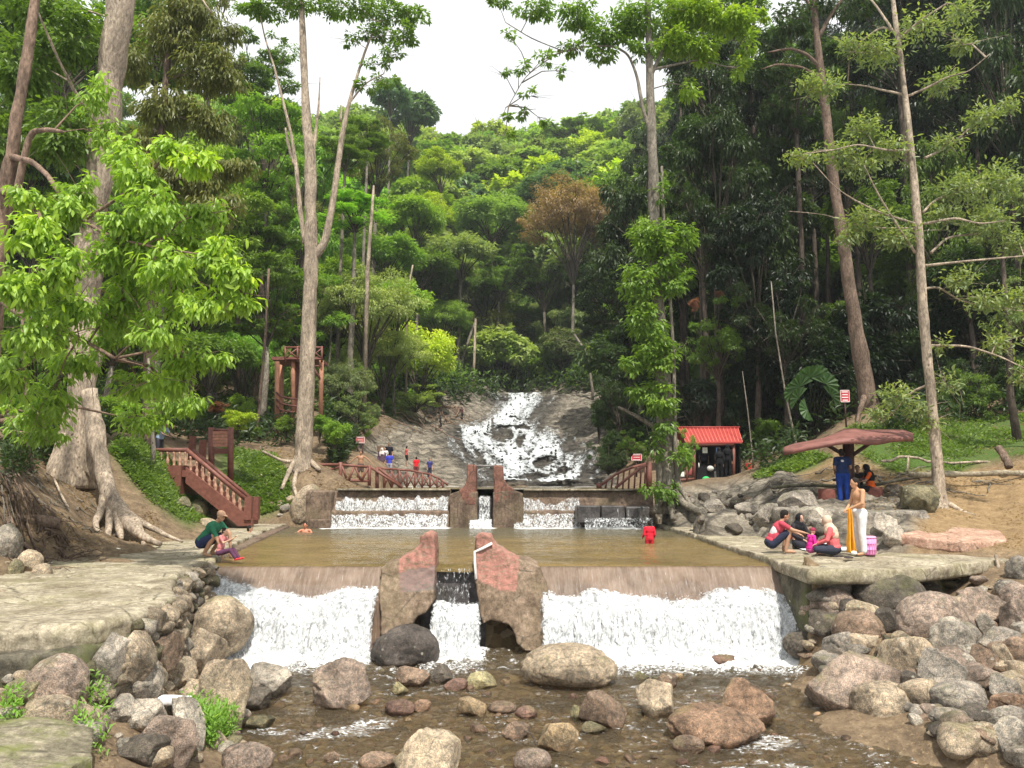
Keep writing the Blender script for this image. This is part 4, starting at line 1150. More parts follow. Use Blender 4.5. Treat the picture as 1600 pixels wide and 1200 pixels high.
# filler stones
CNM = dict(tan='tan', pink='pinkish', grey='grey', dark='dark', black='black', orange='orange', gold='golden', moss='mossy', brown='brown', white='white', red='reddish', yel='yellow', lgrey='pale grey')
import re as _re
BIG = []
for o_ in col.objects:
    if o_.name.startswith('boulder'):
        sh_ = _re.split(r'[,]| at | below | beside | under | in | on | with | left | right | of | leaning | above | between | tucked | directly | against | peeking | standing | jammed | wedged | touching | behind | just | low | awash | sloping | half | filling | near | level | jutting | next | pointing ', o_['label'])[0]
        BIG.append((o_.location.copy(), 'by the ' + ' '.join(sh_.split()[-4:])))
def filler(poly, n, smin, smax, label, group, cols, seed, z=None, sink=0.35, name='stone', limit=None):
    r = random.Random(seed); xs = [p[0] for p in poly]; ys = [p[1] for p in poly]; k = 0; tries = 0
    while k < n and tries < n * 20:
        tries += 1
        x = r.uniform(min(xs), max(xs)); y = r.uniform(min(ys), max(ys))
        if not inpoly(np.array([x]), np.array([y]), poly)[0]: continue
        if z is None:
            h = hit(x, y)
            if h is None: continue
            if h.z < -0.02: h = Vector((h.x, h.y, h.z))
        else: h = PZ(x, y, z)
        s = r.uniform(smin, smax) * (0.7 + 0.6 * r.random() ** 2)
        me = r.choice(SR if r.random() < 0.3 else SA_)
        o_ = bpy.data.objects.new(name, me); col.objects.link(o_)
        sx = s * r.uniform(.8, 1.3); sy = s * r.uniform(.7, 1.1); sz = s * r.uniform(.45, .85)
        o_.location = (h.x, h.y, h.z + sz * (1 - 2 * sink)); o_.scale = (sx, sy, sz); o_.rotation_euler = (r.uniform(-.3, .3), r.uniform(-.3, .3), r.uniform(0, 6.3))
        c = RC[r.choice(cols)]; kk = r.uniform(.8, 1.15); o_.color = (c[0] * kk, c[1] * kk, c[2] * kk, 1)
        kc = r.choice(cols); c = RC[kc]; o_.color = (c[0] * kk, c[1] * kk, c[2] * kk, 1)
        big = 'larger' if s > smin + (smax - smin) * .6 else 'small'
        near_ = min(BIG, key=lambda q: (q[0].x - h.x) ** 2 + (q[0].y - h.y) ** 2)[1]
        o_['label'] = '%s %s %s %s %s' % (big, CNM[kc], 'chip' if me.name.startswith('chip') else 'pebble', label, near_); o_['category'] = 'stone'; o_['group'] = group
        k += 1
filler([(1235, 935), (1560, 905), (1600, 930), (1600, 1190), (1440, 1150), (1400, 1090), (1250, 1050)], 110, 0.07, 0.2, 'on the right bank', 'small stones of the right bank', ['grey', 'pink', 'brown', 'tan', 'dark', 'lgrey'], 1)
filler([(230, 985), (350, 985), (400, 1060), (440, 1150), (330, 1195), (0, 1195), (0, 1010), (120, 1010)], 75, 0.05, 0.15, 'on the left bank', 'small stones of the left bank', ['tan', 'tan', 'white', 'lgrey', 'moss'], 2)
filler([(230, 985), (350, 1000), (400, 1060), (440, 1150), (330, 1195), (0, 1195), (0, 1010), (120, 1010)], 42, 0.12, 0.24, 'on the left bank', 'small stones of the left bank', ['tan', 'white', 'tan', 'lgrey', 'pink'], 12)
filler([(1240, 960), (1560, 930), (1600, 930), (1600, 1190), (1440, 1150), (1400, 1100), (1300, 1080)], 50, 0.16, 0.30, 'on the right bank', 'small stones of the right bank', ['grey', 'pink', 'brown', 'tan', 'lgrey'], 13)
filler([(470, 1060), (600, 1040), (900, 1050), (1230, 1040), (1240, 1120), (1340, 1160), (1300, 1199), (420, 1199), (430, 1100)], 120, 0.03, 0.12, 'in the shallows', 'half drowned stones in the stream', ['brown', 'orange', 'red', 'gold', 'brown', 'moss'], 3, z=-0.03, sink=0.36, name='pebble')
filler([(1060, 775), (1160, 760), (1240, 790), (1300, 830), (1290, 850), (1160, 835), (1080, 815)], 45, 0.10, 0.24, 'on the slope below the kiosk path,', 'rock fragments on the right slope', ['grey', 'brown', 'grey', 'dark', 'dark'], 4, sink=.42)
filler([(0, 850), (100, 880), (180, 870), (130, 940), (0, 950)], 30, 0.04, 0.10, 'at the back of the ledge,', 'small stones at the back of the ledge', ['tan', 'lgrey', 'brown'], 5)
filler([(420, 770), (490, 770), (500, 800), (430, 812)], 14, 0.08, 0.2, 'below the log fence,', 'small stones beside the upper weir', ['tan', 'lgrey', 'brown'], 6)

# cobbled retaining wall on the left: stones set in a rubble core
cw = thing('cobble_retaining_wall', 'retaining wall of mortared river cobbles holding up the left ledge', 'retaining wall', (-5.2, 12, 0.6))
wl = [(-5.6, 8.55), (-4.85, 8.85), (-4.5, 9.8), (-4.7, 11.2), (-5.2, 12.2), (-5.58, 13.2), (-5.98, 14.3), (-6.05, 15.2), (-6.15, 16.35)]
mb = MB()
outer = [(x + 0.0, y) for x, y in wl]; inner = [(x - 0.9, y + 0.1) for x, y in wl][::-1]
mb.prism(outer + inner, lambda a, b: (a + 0.12, b - 0.05, -0.1), lambda a, b: (a - 0.05, b, 1.5))
V, N, q, t = remeshed(mb, 0.07, 1); V = V + N * (0.06 * fbm(V * 3, 3, 7))[:, None]
link('rubble_core', mesh_np('rubble_core', V - np.array(cw.location), q, t), MAT['mosswall'], cw)
rr = random.Random(11)
wa = np.array(wl); dl = np.concatenate([[0], np.cumsum(np.hypot(*np.diff(wa, axis=0).T))])
row = 0; z = 0.55
while z < 1.62:
    s = rr.uniform(0, .2) if z < 1.38 else rr.uniform(1.6, 1.9)
    while s < dl[-1]:
        r0 = rr.uniform(0.06, 0.19)
        x = np.interp(s, dl, wa[:, 0]); y = np.interp(s, dl, wa[:, 1]); x2 = np.interp(s + .1, dl, wa[:, 0]); y2 = np.interp(s + .1, dl, wa[:, 1])
        nrm = Vector((y2 - y, -(x2 - x), 0)); nrm = nrm.normalized() if nrm.length else Vector((1, 0, 0))
        ob = bpy.data.objects.new('cobble', rr.choice(SR[:2] + SA_)); col.objects.link(ob); ob.parent = cw
        ob.location = Vector((x, y, z + rr.uniform(-.04, .04))) + nrm * (0.10 * (1.5 - z) - .02) - cw.location
        ob.scale = (r0 * rr.uniform(.8, 1.1), r0 * rr.uniform(.8, 1.4), r0 * rr.uniform(.5, .95)); ob.rotation_euler = (rr.uniform(-.4, .4), rr.uniform(-.4, .4), rr.uniform(0, 6))
        c = RC[rr.choice(['tan', 'tan', 'lgrey', 'grey', 'tan', 'moss'])]; k = rr.uniform(.6, 1.0); ob.color = (c[0] * k, c[1] * k, c[2] * k, 1)
        s += r0 * 2.1
    z += 0.17; row += 1
# dry stone wall under the platform
dw = thing('dry_stone_wall', 'mossy stone wall in shade under the front edge of the platform', 'stone wall', (7.6, 15.0, 1.0))
wl = [(6.1, 14.75), (6.9, 14.8), (7.7, 15.1), (9.2, 16.0), (10.4, 16.8)]
mb = MB(); mb.prism(wl + [(x, y + .8) for x, y in wl][::-1], lambda a, b: (a, b, 0.2), lambda a, b: (a, b, 1.52))
V, N, q, t = remeshed(mb, 0.08, 1); V = V + N * (0.07 * fbm(V * 3, 3, 8))[:, None]
link('wall_core', mesh_np('wall_core', V - np.array(dw.location), q, t), MAT['mosswall'], dw)
wa = np.array(wl); dl = np.concatenate([[0], np.cumsum(np.hypot(*np.diff(wa, axis=0).T))])
z = 0.85
while z < 1.5:
    s = rr.uniform(0, .2)
    while s < dl[-1]:
        r0 = rr.uniform(0.10, 0.2)
        x = np.interp(s, dl, wa[:, 0]); y = np.interp(s, dl, wa[:, 1])
        if rr.random() > 0.12:
            ob = bpy.data.objects.new('wall_stone', rr.choice(SA_)); col.objects.link(ob); ob.parent = dw
            ob.location = Vector((x, y - .03, z)) - dw.location
            ob.scale = (r0 * 1.2, r0 * .8, 0.085); ob.rotation_euler = (rr.uniform(-.1, .1), rr.uniform(-.1, .1), rr.uniform(-.3, .3))
            c = RC[rr.choice(['moss', 'grey', 'dark', 'moss'])]; k = rr.uniform(.5, .8); ob.color = (c[0] * k, c[1] * k, c[2] * k, 1)
        s += r0 * 2.2
    z += 0.16
# mossy flat slab in the lower left foreground
mf = thing('mossy_rock_shelf', 'flat mossy wet rock shelf filling the lower left corner', 'rock shelf', (-4.9, 7.3, 0.9))
mb = MB(); mb.prism([(-7.2, 6.2), (-3.9, 6.2), (-3.7, 7.2), (-4.1, 7.9), (-5.0, 8.1), (-5.7, 8.0), (-7.4, 8.2)], lambda a, b: (a, b, .3), lambda a, b: (a, b, 1.0 + 0.06 * (-4.5 - a)))
V, N, q, t = remeshed(mb, 0.05, 2); V = V + N * (0.09 * fbm(V * 1.3, 5, 17))[:, None]
link('rock_slab', mesh_np('rock_slab', V - np.array(mf.location), q, t), mat_concrete('mossy_shelf_stone', (0.12, 0.105, 0.07), (0.30, 0.265, 0.19), (0.15, 0.17, 0.04), 0.85, 0.6), mf)
# rock outcrop that carries the mushroom shelter
oc_ = thing('rock_outcrop', 'broad grey rock outcrop carrying the mushroom shelter above the picnic family', 'rock outcrop', tuple(P(1320, 830, 22)))
pol = [(7.6, 20.3), (8.6, 19.3), (9.8, 19.1), (10.7, 19.8), (11.6, 21.2), (12.2, 23.0), (11.8, 25.2), (9.0, 25.2), (7.8, 23.8), (7.3, 22)]
mb = MB(); mb.prism(pol, lambda a, b: (a, b, 1.4), lambda a, b: (a * .93 + .69, b * .95 + 1.25, 2.62))
V, N, q, t = remeshed(mb, 0.07, 2)
kk = fbm(V * np.array([.8, .8, 1.4]), 5, 23); V = V + N * (0.16 * kk - 0.14 * np.clip(1 - np.abs(fbm(V * 1.1, 4, 24)) * 7, 0, 1))[:, None] * (1 - .75 * smooth(2.35, 2.6, V[:, 2]))[:, None]
link('rock_mass', mesh_np('rock_mass', V - np.array(oc_.location), q, t), MAT['rock'], oc_, color=RC['grey'])
# pink stepped slabs on the right
def stepslab(pts, z0, z1, label, seed):
    w3 = [P(*p) for p in pts]; poly = [(p.x, p.y) for p in w3]
    A_ = np.array([[p.x, p.y, 1] for p in w3]); pl_, *_ = np.linalg.lstsq(A_, np.array([p.z for p in w3]), rcond=None)
    zt = lambda a, b: pl_[0] * a + pl_[1] * b + pl_[2] + .05
    c = np.mean(poly, axis=0); z0 = float(zt(*c)) - .25
    e = thing('concrete_step', label, 'step', (c[0], c[1], z0))
    mb = MB(); mb.prism(poly, lambda a, b: (a, b, zt(a, b) - .24), lambda a, b: (a, b, zt(a, b)))
    V, N, q, t = remeshed(mb, 0.035, 0); V = V + N * (0.025 * fbm(V * 2, 4, seed))[:, None] - np.array([c[0], c[1], z0])
    link('slab', mesh_np('slab', V, q, t), MAT['pinkslab'], e)
    return e
stepslab([(1398, 836, 18.0), (1440, 846, 17.6), (1510, 853, 17.2), (1575, 846, 17.5), (1562, 832, 18.8), (1470, 825, 19.3)], 0, 0, 'larger pink concrete slab step with undercut edge, right of the standing man', 33)
stepslab([(1394, 813, 20.2), (1406, 826, 19.3), (1478, 819, 19.7), (1470, 808, 20.8)], 0, 0, 'smaller pink concrete step above the larger slab, by the mossy boulder', 34)
stepslab([(1582, 850, 17.5), (1575, 862, 16.9), (1640, 862, 16.9), (1640, 848, 17.6)], 0, 0, 'pink concrete slab at the right edge of the bank', 35)
block(9.3, 12.6, 18.0, 19.6, 1.5, 1.92, 'stone_footing', MAT['mosswall'], None, (0, 0, 0), 0.08, 0.08, 41, label='mossy rubble footing under the pink concrete steps', category='footing')

# gravel on the stream bed, seen through the water
r = np.random.default_rng(77); bm = bmesh.new(); bmesh.ops.create_icosphere(bm, subdivisions=1, radius=1.0)
IV = np.array([v.co[:] for v in bm.verts]); IT = np.array([[v.index for v in f.verts] for f in bm.faces]); bm.free()
GVs, GTs, k = [], [], 0
for _ in range(3600):
    x = r.uniform(-5, 6.5); y = 6.5 + 8.3 * r.random()
    z = gz(x, y)
    if z > -0.03: continue
    s_ = r.uniform(.03, .11) * (0.7 + r.random() ** 3)
    v = IV * (1 + .25 * r.normal(size=(len(IV), 1)) * .5) * np.array([s_ * r.uniform(.8, 1.5), s_ * r.uniform(.7, 1.2), s_ * .5]); th = r.uniform(0, 6.28)
    c_, n_ = math.cos(th), math.sin(th); v = v @ np.array([[c_, n_, 0], [-n_, c_, 0], [0, 0, 1]]) + [x, y, z + .01]
    GVs.append(v); GTs.append(IT + k * len(IV)); k += 1
def mat_gravel():
    m = M('bed_gravel', 0.7, 0.3); v = m.vor(m.pos(), 7.0)
    m.color(m.ramp(v.outputs['Color'], [(0.1, (.12, .09, .06)), (0.4, (.36, .26, .14)), (0.65, (.30, .17, .10)), (0.9, (.50, .44, .33))])); return m.m
link('bed_gravel', mesh_np('bed_gravel', np.vstack(GVs), None, np.vstack(GTs)), mat_gravel(), kind='stuff')
# ------------------------------------------------------------------ foliage
def unit(a): return a / (np.linalg.norm(a, axis=-1, keepdims=True) + 1e-9)

def leaf_geo(p, axis, nrm, L, Wd, near=False, sag=0.18):
    n = len(p)
    axis = unit(axis); side = unit(np.cross(axis, nrm)); nrm = unit(np.cross(side, axis))
    L = np.broadcast_to(L, (n,))[:, None]; Wd = np.broadcast_to(Wd, (n,))[:, None]
    if not near:
        m = p + axis * L * 0.45
        V = np.stack([p, m + side * Wd * .5 + nrm * Wd * .12, p + axis * L - nrm * L * sag, m - side * Wd * .5 + nrm * Wd * .12], 1)
        T = np.array([[0, 1, 2], [0, 2, 3]])
        k = 4
    else:
        m1 = p + axis * L * .28; m2 = p + axis * L * .68 - nrm * L * sag * .45
        V = np.stack([p, m1 + side * Wd * .42 + nrm * Wd * .1, m1 - side * Wd * .42 + nrm * Wd * .1, m2 + side * Wd * .40 + nrm * Wd * .1, m2 - side * Wd * .40 + nrm * Wd * .1, p + axis * L - nrm * L * sag * 1.3, m1 - nrm * Wd * .05, m2 - nrm * Wd * .05], 1)
        T = np.array([[0, 1, 6], [0, 6, 2], [1, 3, 7], [1, 7, 6], [2, 6, 7], [2, 7, 4], [3, 5, 7], [4, 7, 5]])
        k = 8
    T = T[None] + (np.arange(n) * k)[:, None, None]
    return V.reshape(-1, 3), T.reshape(-1, 3), k

def foliage_pts(blobs, seed, clump=0.30, per=45, droop=0.4, flat=0.7, shell=0.6, jitter=0.35, tb=(0.50, 0.25), cflat=0.7):
    """blobs: rows x,y,z,rx,ry,rz,n  ->  leaf positions, axes, normals, tints, clump centres"""
    r = np.random.default_rng(seed)
    Ps, As, Ns, Ts, Cs = [], [], [], [], []
    for b in blobs:
        c = np.array(b[:3], float); R = np.array(b[3:6], float); n = int(b[6])
        tadd = b[7] if len(b) > 7 else 0.0
        nc = max(2, int(n / per))
        d = unit(r.normal(size=(nc, 3))); rr = (shell + (1 - shell) * r.random(nc)) ** 0.8
        rr *= 1 - 0.35 * np.clip(-d[:, 2], 0, 1)
        cc = c + d * R * rr[:, None] * (1 - clump * .5)
        rc = clump * R.mean() * (0.6 + 0.8 * r.random(nc))
        ct = r.normal(0, .5, nc)
        which = np.repeat(np.arange(nc), per)
        m = len(which)
        e = unit(r.normal(size=(m, 3)) + np.array([0, 0, .25]))
        q = cc[which] + e * (rc[which] * (0.35 + 0.65 * r.random(m)))[:, None] * np.array([1, 1, cflat])
        out = unit((q - c) / R)
        ax = unit(e * np.array([1, 1, .3]) * .9 + out * .5 + r.normal(size=(m, 3)) * jitter + np.array([0, 0, -droop]))
        nr = unit(np.array([0, 0, 1.0]) + e * .5 + out * .3 + r.normal(size=(m, 3)) * .35)
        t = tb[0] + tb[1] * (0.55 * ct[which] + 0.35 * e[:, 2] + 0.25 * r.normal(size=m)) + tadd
        Ps.append(q); As.append(ax); Ns.append(nr); Ts.append(t); Cs.append(cc)
    return np.vstack(Ps), np.vstack(As), np.vstack(Ns), np.clip(np.concatenate(Ts), 0, 1), np.vstack(Cs)

def foliage_mesh(name, blobs, seed, L, aspect=0.42, near=False, whorl=0, **kw):
    p, a, n, t, c = foliage_pts(blobs, seed, **kw)
    r = np.random.default_rng(seed + 1)
    if whorl:
        k = whorl; m = len(p) // k; p0, a0, n0, t0 = p[:m], a[:m], unit(n[:m] + a[:m] * .6), t[:m]
        ref = unit(np.cross(n0, np.array([.3, .9, .1]))); ref2 = np.cross(n0, ref)
        P_, A_, N_, T_ = [], [], [], []
        for j in range(k):
            th = 2 * math.pi * j / k + r.normal(0, .2, m)
            ax = unit(ref * np.cos(th)[:, None] + ref2 * np.sin(th)[:, None] + n0 * .25 + np.array([0, 0, -.25]))
            P_.append(p0); A_.append(ax); N_.append(n0 + r.normal(size=(m, 3)) * .2); T_.append(t0 + r.normal(0, .05, m))
        p = np.vstack(P_); a = np.vstack(A_); n = np.vstack(N_); t = np.clip(np.concatenate(T_), 0, 1)
    Ls = L * (0.65 + 0.7 * r.random(len(p)))
    V, T, k = leaf_geo(p, a, n, Ls, Ls * aspect, near)
    me = mesh_np(name, V, None, T, smoothed=False, attrs=dict(tint=np.repeat(t, k)))
    me.materials.append(MAT['leaf'])
    return me, c

def unit_blobs(seed, kind, n):
    r = np.random.default_rng(seed); B_ = []
    if kind == 'dome':
        for _ in range(17):
            d = unit(r.normal(size=3)); d[2] = abs(d[2]) * 1.0 - .25
            s = r.uniform(.30, .46); B_.append([*(d * .62 * np.array([1, 1, .85])), s, s, s * .8, n / 17])
    elif kind == 'tall':
        for k in range(22):
            z = -1 + 2 * (k + .5) / 22; w_ = math.sqrt(max(0.05, 1 - abs(z) ** 2.2)) * .62; th = r.uniform(0, 6.28)
            s = r.uniform(.24, .40); B_.append([w_ * math.cos(th), w_ * math.sin(th), z * .85, s, s, s * .75, n / 22])
    elif kind == 'layer':
        for k in range(20):
            z = r.choice([-.55, -.2, .15, .5]) + r.normal(0, .06); w_ = r.uniform(.1, .75) * (1 - .35 * abs(z)); th = r.uniform(0, 6.28)
            s = r.uniform(.26, .42); B_.append([w_ * math.cos(th), w_ * math.sin(th), z, s, s, s * .28, n / 20])
    elif kind == 'umbrella':
        for k in range(18):
            w_ = math.sqrt(r.random()) * .85; th = r.uniform(0, 6.28)
            s = r.uniform(.22, .34); B_.append([w_ * math.cos(th), w_ * math.sin(th), .35 - .5 * w_ ** 2, s, s, s * .5, n / 18])
    elif kind == 'loose':
        for k in range(24):
            d = unit(r.normal(size=3)) * r.uniform(.3, .85); s = r.uniform(.16, .3)
            B_.append([*d, s, s, s * .7, n / 24])
    elif kind == 'shrub':
        for k in range(12):
            th = r.uniform(0, 6.28); w_ = r.uniform(0, .6); z = r.uniform(-.2, .6) * (1 - w_ * .4)
            s = r.uniform(.3, .42); B_.append([w_ * math.cos(th), w_ * math.sin(th), z, s, s, s * .8, n / 12])
    return B_

CROWN = {}
def crown_lib(key, kind, seed, n, L, **kw):
    b = unit_blobs(seed, kind, n)
    me, c = foliage_mesh('crown', b, seed, L, **kw)
    mb = MB(); r = np.random.default_rng(seed)
    for q in b:
        a = np.array([0, 0, -.95]); e = np.array(q[:3]); mid = np.array([e[0] * .25, e[1] * .25, (a[2] + e[2]) / 2 - .1])
        mb.tube([a, mid, e], [.022, .013, .005], n=4, cap=False)
        for _ in range(3):
            f = e + r.normal(size=3) * np.array(q[3:6]) * .8
            mb.tube([mid * .3 + e * .7, (e + f) / 2 + [0, 0, .03], f], [.007, .005, .002], n=3, cap=False)
    lm = mb.mesh('limbs'); lm.materials.append(MAT['bark'])
    CROWN[key] = (me, lm)
for i in range(3): crown_lib('dome%d' % i, 'dome', 40 + i, 13000, .075, aspect=.5, per=60, clump=.42)
for i in range(3): crown_lib('tall%d' % i, 'tall', 50 + i, 14000, .070, aspect=.45, per=55, clump=.36, droop=.6)
for i in range(3): crown_lib('layer%d' % i, 'layer', 60 + i, 12000, .060, aspect=.42, per=60, clump=.4, cflat=.35, droop=.25)
for i in range(2): crown_lib('loose%d' % i, 'loose', 70 + i, 8000, .060, aspect=.38, per=40, clump=.4, droop=.5)
for i in range(2): crown_lib('shrub%d' % i, 'shrub', 80 + i, 8000, .085, aspect=.42, per=50, clump=.36)
for i in range(2): crown_lib('whorl%d' % i, 'dome', 90 + i, 11000, .105, aspect=.33, per=60, clump=.40, whorl=6)
for i in range(3): crown_lib('fdome%d' % i, 'dome', 110 + i, 5500, .125, aspect=.6, per=40, clump=.34)
crown_lib('fumb', 'umbrella', 120, 5000, .10, aspect=.55, per=40, clump=.4, cflat=.5)
crown_lib('fine0', 'dome', 130, 24000, .040, aspect=.4, per=80, clump=.35, droop=.7)

mb = MB(); mb.tube([(0, 0, 0), (.01, .01, .3), (-.01, 0, .65), (0, 0, 1.0)], [.055, .040, .034, .026], n=9, rough=.25)
TR_A = mb.mesh('trunk'); TR_A.materials.append(MAT['bark'])
mb = MB(); mb.tube([(0, 0, 0), (.04, .0, .25), (.02, .03, .6), (-.0, 0, 1.0)], [.05, .036, .03, .022], n=9, rough=.3)
TR_B = mb.mesh('trunk'); TR_B.materials.append(MAT['bark'])

G = dict(dark=(0.046, 0.082, 0.022), deep=(0.018, 0.037, 0.013), mid=(0.145, 0.24, 0.04), bright=(0.24, 0.37, 0.05), yel=(0.4, 0.5, 0.055), olive=(0.195, 0.215, 0.06), grey=(0.205, 0.265, 0.11), blue=(0.13, 0.22, 0.11), pale=(0.33, 0.42, 0.14), brown=(0.33, 0.22, 0.115), rust=(0.24, 0.11, 0.07), fresh=(0.205, 0.365, 0.055), far=(0.24, 0.355, 0.1))  # blue mixes distance haze into the leaf colour, deep the right wood's shade
BARK = dict(pale=(.36, .29, .22), grey=(.20, .175, .14), brown=(.17, .12, .09), red=(.22, .15, .11), dark=(.09, .07, .055))

def tree(px, py, d, rx, ry, key, color, label, group=None, bark='grey', name='forest_tree', ground=True, rot=None, deepf=1.0, cat='tree', rad_=1.0, base=None):
    c = P(px, py, d)
    R = rx / 1200 * d; RZ = ry / 1200 * d
    if name == 'forest_tree' and d > 38: R *= 1.2; RZ *= 1.15
    return tree_at(c, R, RZ, key, color, label, group, bark, name, rot, deepf, cat, rad_, base)

def tree_at(c, R, RZ, key, color, label, group=None, bark='grey', name='forest_tree', rot=None, deepf=1.0, cat='tree', rad_=1.0, base=None):
    bx, by = (c.x, c.y) if base is None else base
    zb = gz(bx, by) - 0.1
    rot = random.uniform(0, 6.28) if rot is None else rot
    t = thing(name, label, cat, (bx, by, zb), 0, group)
    cm, lm = CROWN[key]
    o1 = bpy.data.objects.new('crown', cm); col.objects.link(o1); o1.parent = t
    o1.location = (c.x - bx, c.y - by, c.z - zb); o1.scale = (R, R * deepf, RZ); o1.rotation_euler = (0, 0, rot)
    col_ = G[color] if isinstance(color, str) else color; v = random.uniform(.85, 1.15)
    o1.color = (col_[0] * v, col_[1] * v * random.uniform(.95, 1.05), col_[2] * v, 1)
    o2 = bpy.data.objects.new('limbs', lm); col.objects.link(o2); o2.parent = t; o2['kind'] = 'stuff'; o1['kind'] = 'stuff'
    o2.location = o1.location; o2.scale = o1.scale; o2.rotation_euler = o1.rotation_euler; o2.color = (.085, .07, .052, 1)
    h = c.z - .93 * RZ - zb
    if h > 0.3 and cat != 'bush':
        o3 = bpy.data.objects.new('trunk', random.choice((TR_A, TR_B))); col.objects.link(o3); o3.parent = t
        ax = Vector((c.x - bx, c.y - by, h)); L = ax.length
        w_ = max(1.2, min(5.5, 1.0 + R * 0.9)) * rad_
        o3.scale = (w_ * 1.3, w_ * 1.3, L); o3.color = (*BARK[bark], 1)
        o3.rotation_euler = ax.to_track_quat('Z', 'Y').to_euler()
    return t

MARKS = [(-400, 'behind the left edge tree'), (60, 'behind the big buttressed trunk'), (180, 'above the staircase landing'), (300, 'above the notice board'), (400, 'left of the forked trunk'), (478, 'right behind the forked trunk'), (540, 'right of the lookout tower'),
         (620, 'above the left side of the cascade'), (700, 'above the white pole trunk'), (770, 'straight above the cascade'), (850, 'under the wide flat topped tree'), (930, 'left of the vine covered trunk'), (1010, 'behind the vine covered trunk'),
         (1070, 'above the kiosk'), (1160, 'right of the kiosk'), (1250, 'above the fan palm'), (1330, 'behind the leaning brown trunk'), (1400, 'left of the slim pale trunk'), (1470, 'right of the slim pale trunk'), (1550, 'near the right edge')]
def where(c):
    px, py = project([c[0], c[1], c[2]])
    w_ = MARKS[0][1]
    for x, n in MARKS:
        if px >= x: w_ = n
    return w_, float(px), float(py)
SH = {'f': 'rounded', 'd': 'rounded', 't': 'tall narrow', 'l': 'feathery layered', 's': 'bushy', 'w': 'big leaved'}
CN = dict(far='green', bright='bright green', pale='pale green', mid='mid green', grey='grey green', blue='bluish green', yel='yellow green', dark='dark green', deep='blackish green', olive='olive', fresh='fresh green', brown='brownish', rust='rusty')
def tlabel(kind, key, colr, c, extra=''):
    w_, px, py = where(c)
    if key.startswith('loose'): sh = 'airy'
    elif key == 'fumb': sh = 'flat topped'
    else: sh = SH[key[0]]
    h_ = 'low' if py > 560 else 'mid height' if py > 400 else 'upper' if py > 250 else 'highest'
    return '%s %s %s %s, %s, %s' % (CN[colr], sh, kind, w_, h_, extra)
# ---- forest filling the slopes, each tree its own thing
rf = random.Random(5); random.seed(5)
def zone_fill(x0, x1, y0, y1, step, accept, make):
    yy = y0; n = 0
    while yy < y1:
        xx = x0
        while xx < x1:
            x = xx + rf.uniform(-.38, .38) * step; y = yy + rf.uniform(-.38, .38) * step
            if accept(x, y): make(x, y); n += 1
            xx += step
        yy += step
    return n

def ridge_make(x, y):
    z = gz(x, y); R = rf.uniform(5.5, 9.5); k = rf.random()
    key = 'fumb' if k < .08 else rf.choice(['fdome0', 'fdome1', 'fdome2'])
    RZ = R * (rf.uniform(.8, 1.25) if key != 'fumb' else .6)
    c = Vector((x, y, z + RZ * .55 + rf.uniform(0, 4)))
    colr = rf.choice(['far', 'far', 'bright', 'pale', 'mid', 'grey', 'blue', 'far', 'yel', 'fresh'])
    tree_at(c, R, RZ, key, colr, tlabel('hillside tree', key, colr, c, 'far back'), 'forest on the far hillside', 'grey')
def ridge_ok(x, y):
    px, py = project([x, y, gz(x, y)])
    return 300 < px < 1150
zone_fill(-85, 70, 112, 232, 9.6, ridge_ok, ridge_make)
def back_ok(x, y):
    z = gz(x, y); px, py = project([x, y, z + 6])
    if not (-120 < px < 1750): return False
    return True
def back_make(x, y):
    z = gz(x, y); px, py = project([x, y, z])
    mid_ = 480 < px < 1000
    if mid_ and (y < 96): return
    left = px < 800
    for lev in ((0, 1) if not mid_ else (0,)):
        R = rf.uniform(4.0, 6.2); key = rf.choice(['tall0', 'tall1', 'tall2', 'dome0', 'dome1', 'dome2', 'layer0', 'layer1']) if lev else rf.choice(['dome0', 'dome1', 'dome2', 'shrub0', 'whorl0', 'fdome1'])
        RZ = R * (1.6 if key.startswith('tall') else 1.0) * rf.uniform(.85, 1.2)
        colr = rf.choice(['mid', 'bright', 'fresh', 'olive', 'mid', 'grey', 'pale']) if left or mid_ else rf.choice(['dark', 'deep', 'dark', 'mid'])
        xx, yy = (x, y) if lev else (x + rf.uniform(-3, 3), y + rf.uniform(-3, 3))
        c = Vector((xx, yy, gz(xx, yy) + RZ * (.95 if lev else .6) + (rf.uniform(3, 8) if lev else rf.uniform(0, 1))))
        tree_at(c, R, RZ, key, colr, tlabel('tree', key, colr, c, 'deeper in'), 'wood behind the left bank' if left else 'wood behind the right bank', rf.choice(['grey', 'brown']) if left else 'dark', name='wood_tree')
zone_fill(-78, 80, 62, 114, 8.0, back_ok, back_make)
# left middle wood
def lm_ok(x, y):
    z = gz(x, y); px, py = project([x, y, z])
    return -150 < px < 430 and not (400 < px < 540 and y < 47)
def lm_make(x, y):
    for lev in (0, 1):
        R = rf.uniform(2.4, 3.6); key = rf.choice(['tall0', 'tall1', 'layer0', 'layer1', 'layer2', 'dome0', 'loose0']) if lev else rf.choice(['shrub0', 'loose0', 'loose1', 'dome1', 'layer1', 'fine0'])
        RZ = R * (1.7 if key.startswith('tall') else 1.15) * rf.uniform(.9, 1.2)
        colr = rf.choice(['mid', 'fresh', 'mid', 'olive', 'fresh', 'bright']); xx, yy = (x, y) if lev else (x + rf.uniform(-2, 2), y + rf.uniform(-2, 2))
        c = Vector((xx, yy, gz(xx, yy) + RZ * (.9 if lev else .7) + (rf.uniform(3.0, 11.0) if lev else rf.uniform(0, 1.5))))
        tree_at(c, R, RZ, key, colr, tlabel('tree', key, colr, c, 'near'), 'slender trees behind the left bank', rf.choice(['grey', 'brown']), name='bank_tree')
zone_fill(-46, -8, 40, 61, 5.4, lm_ok, lm_make)
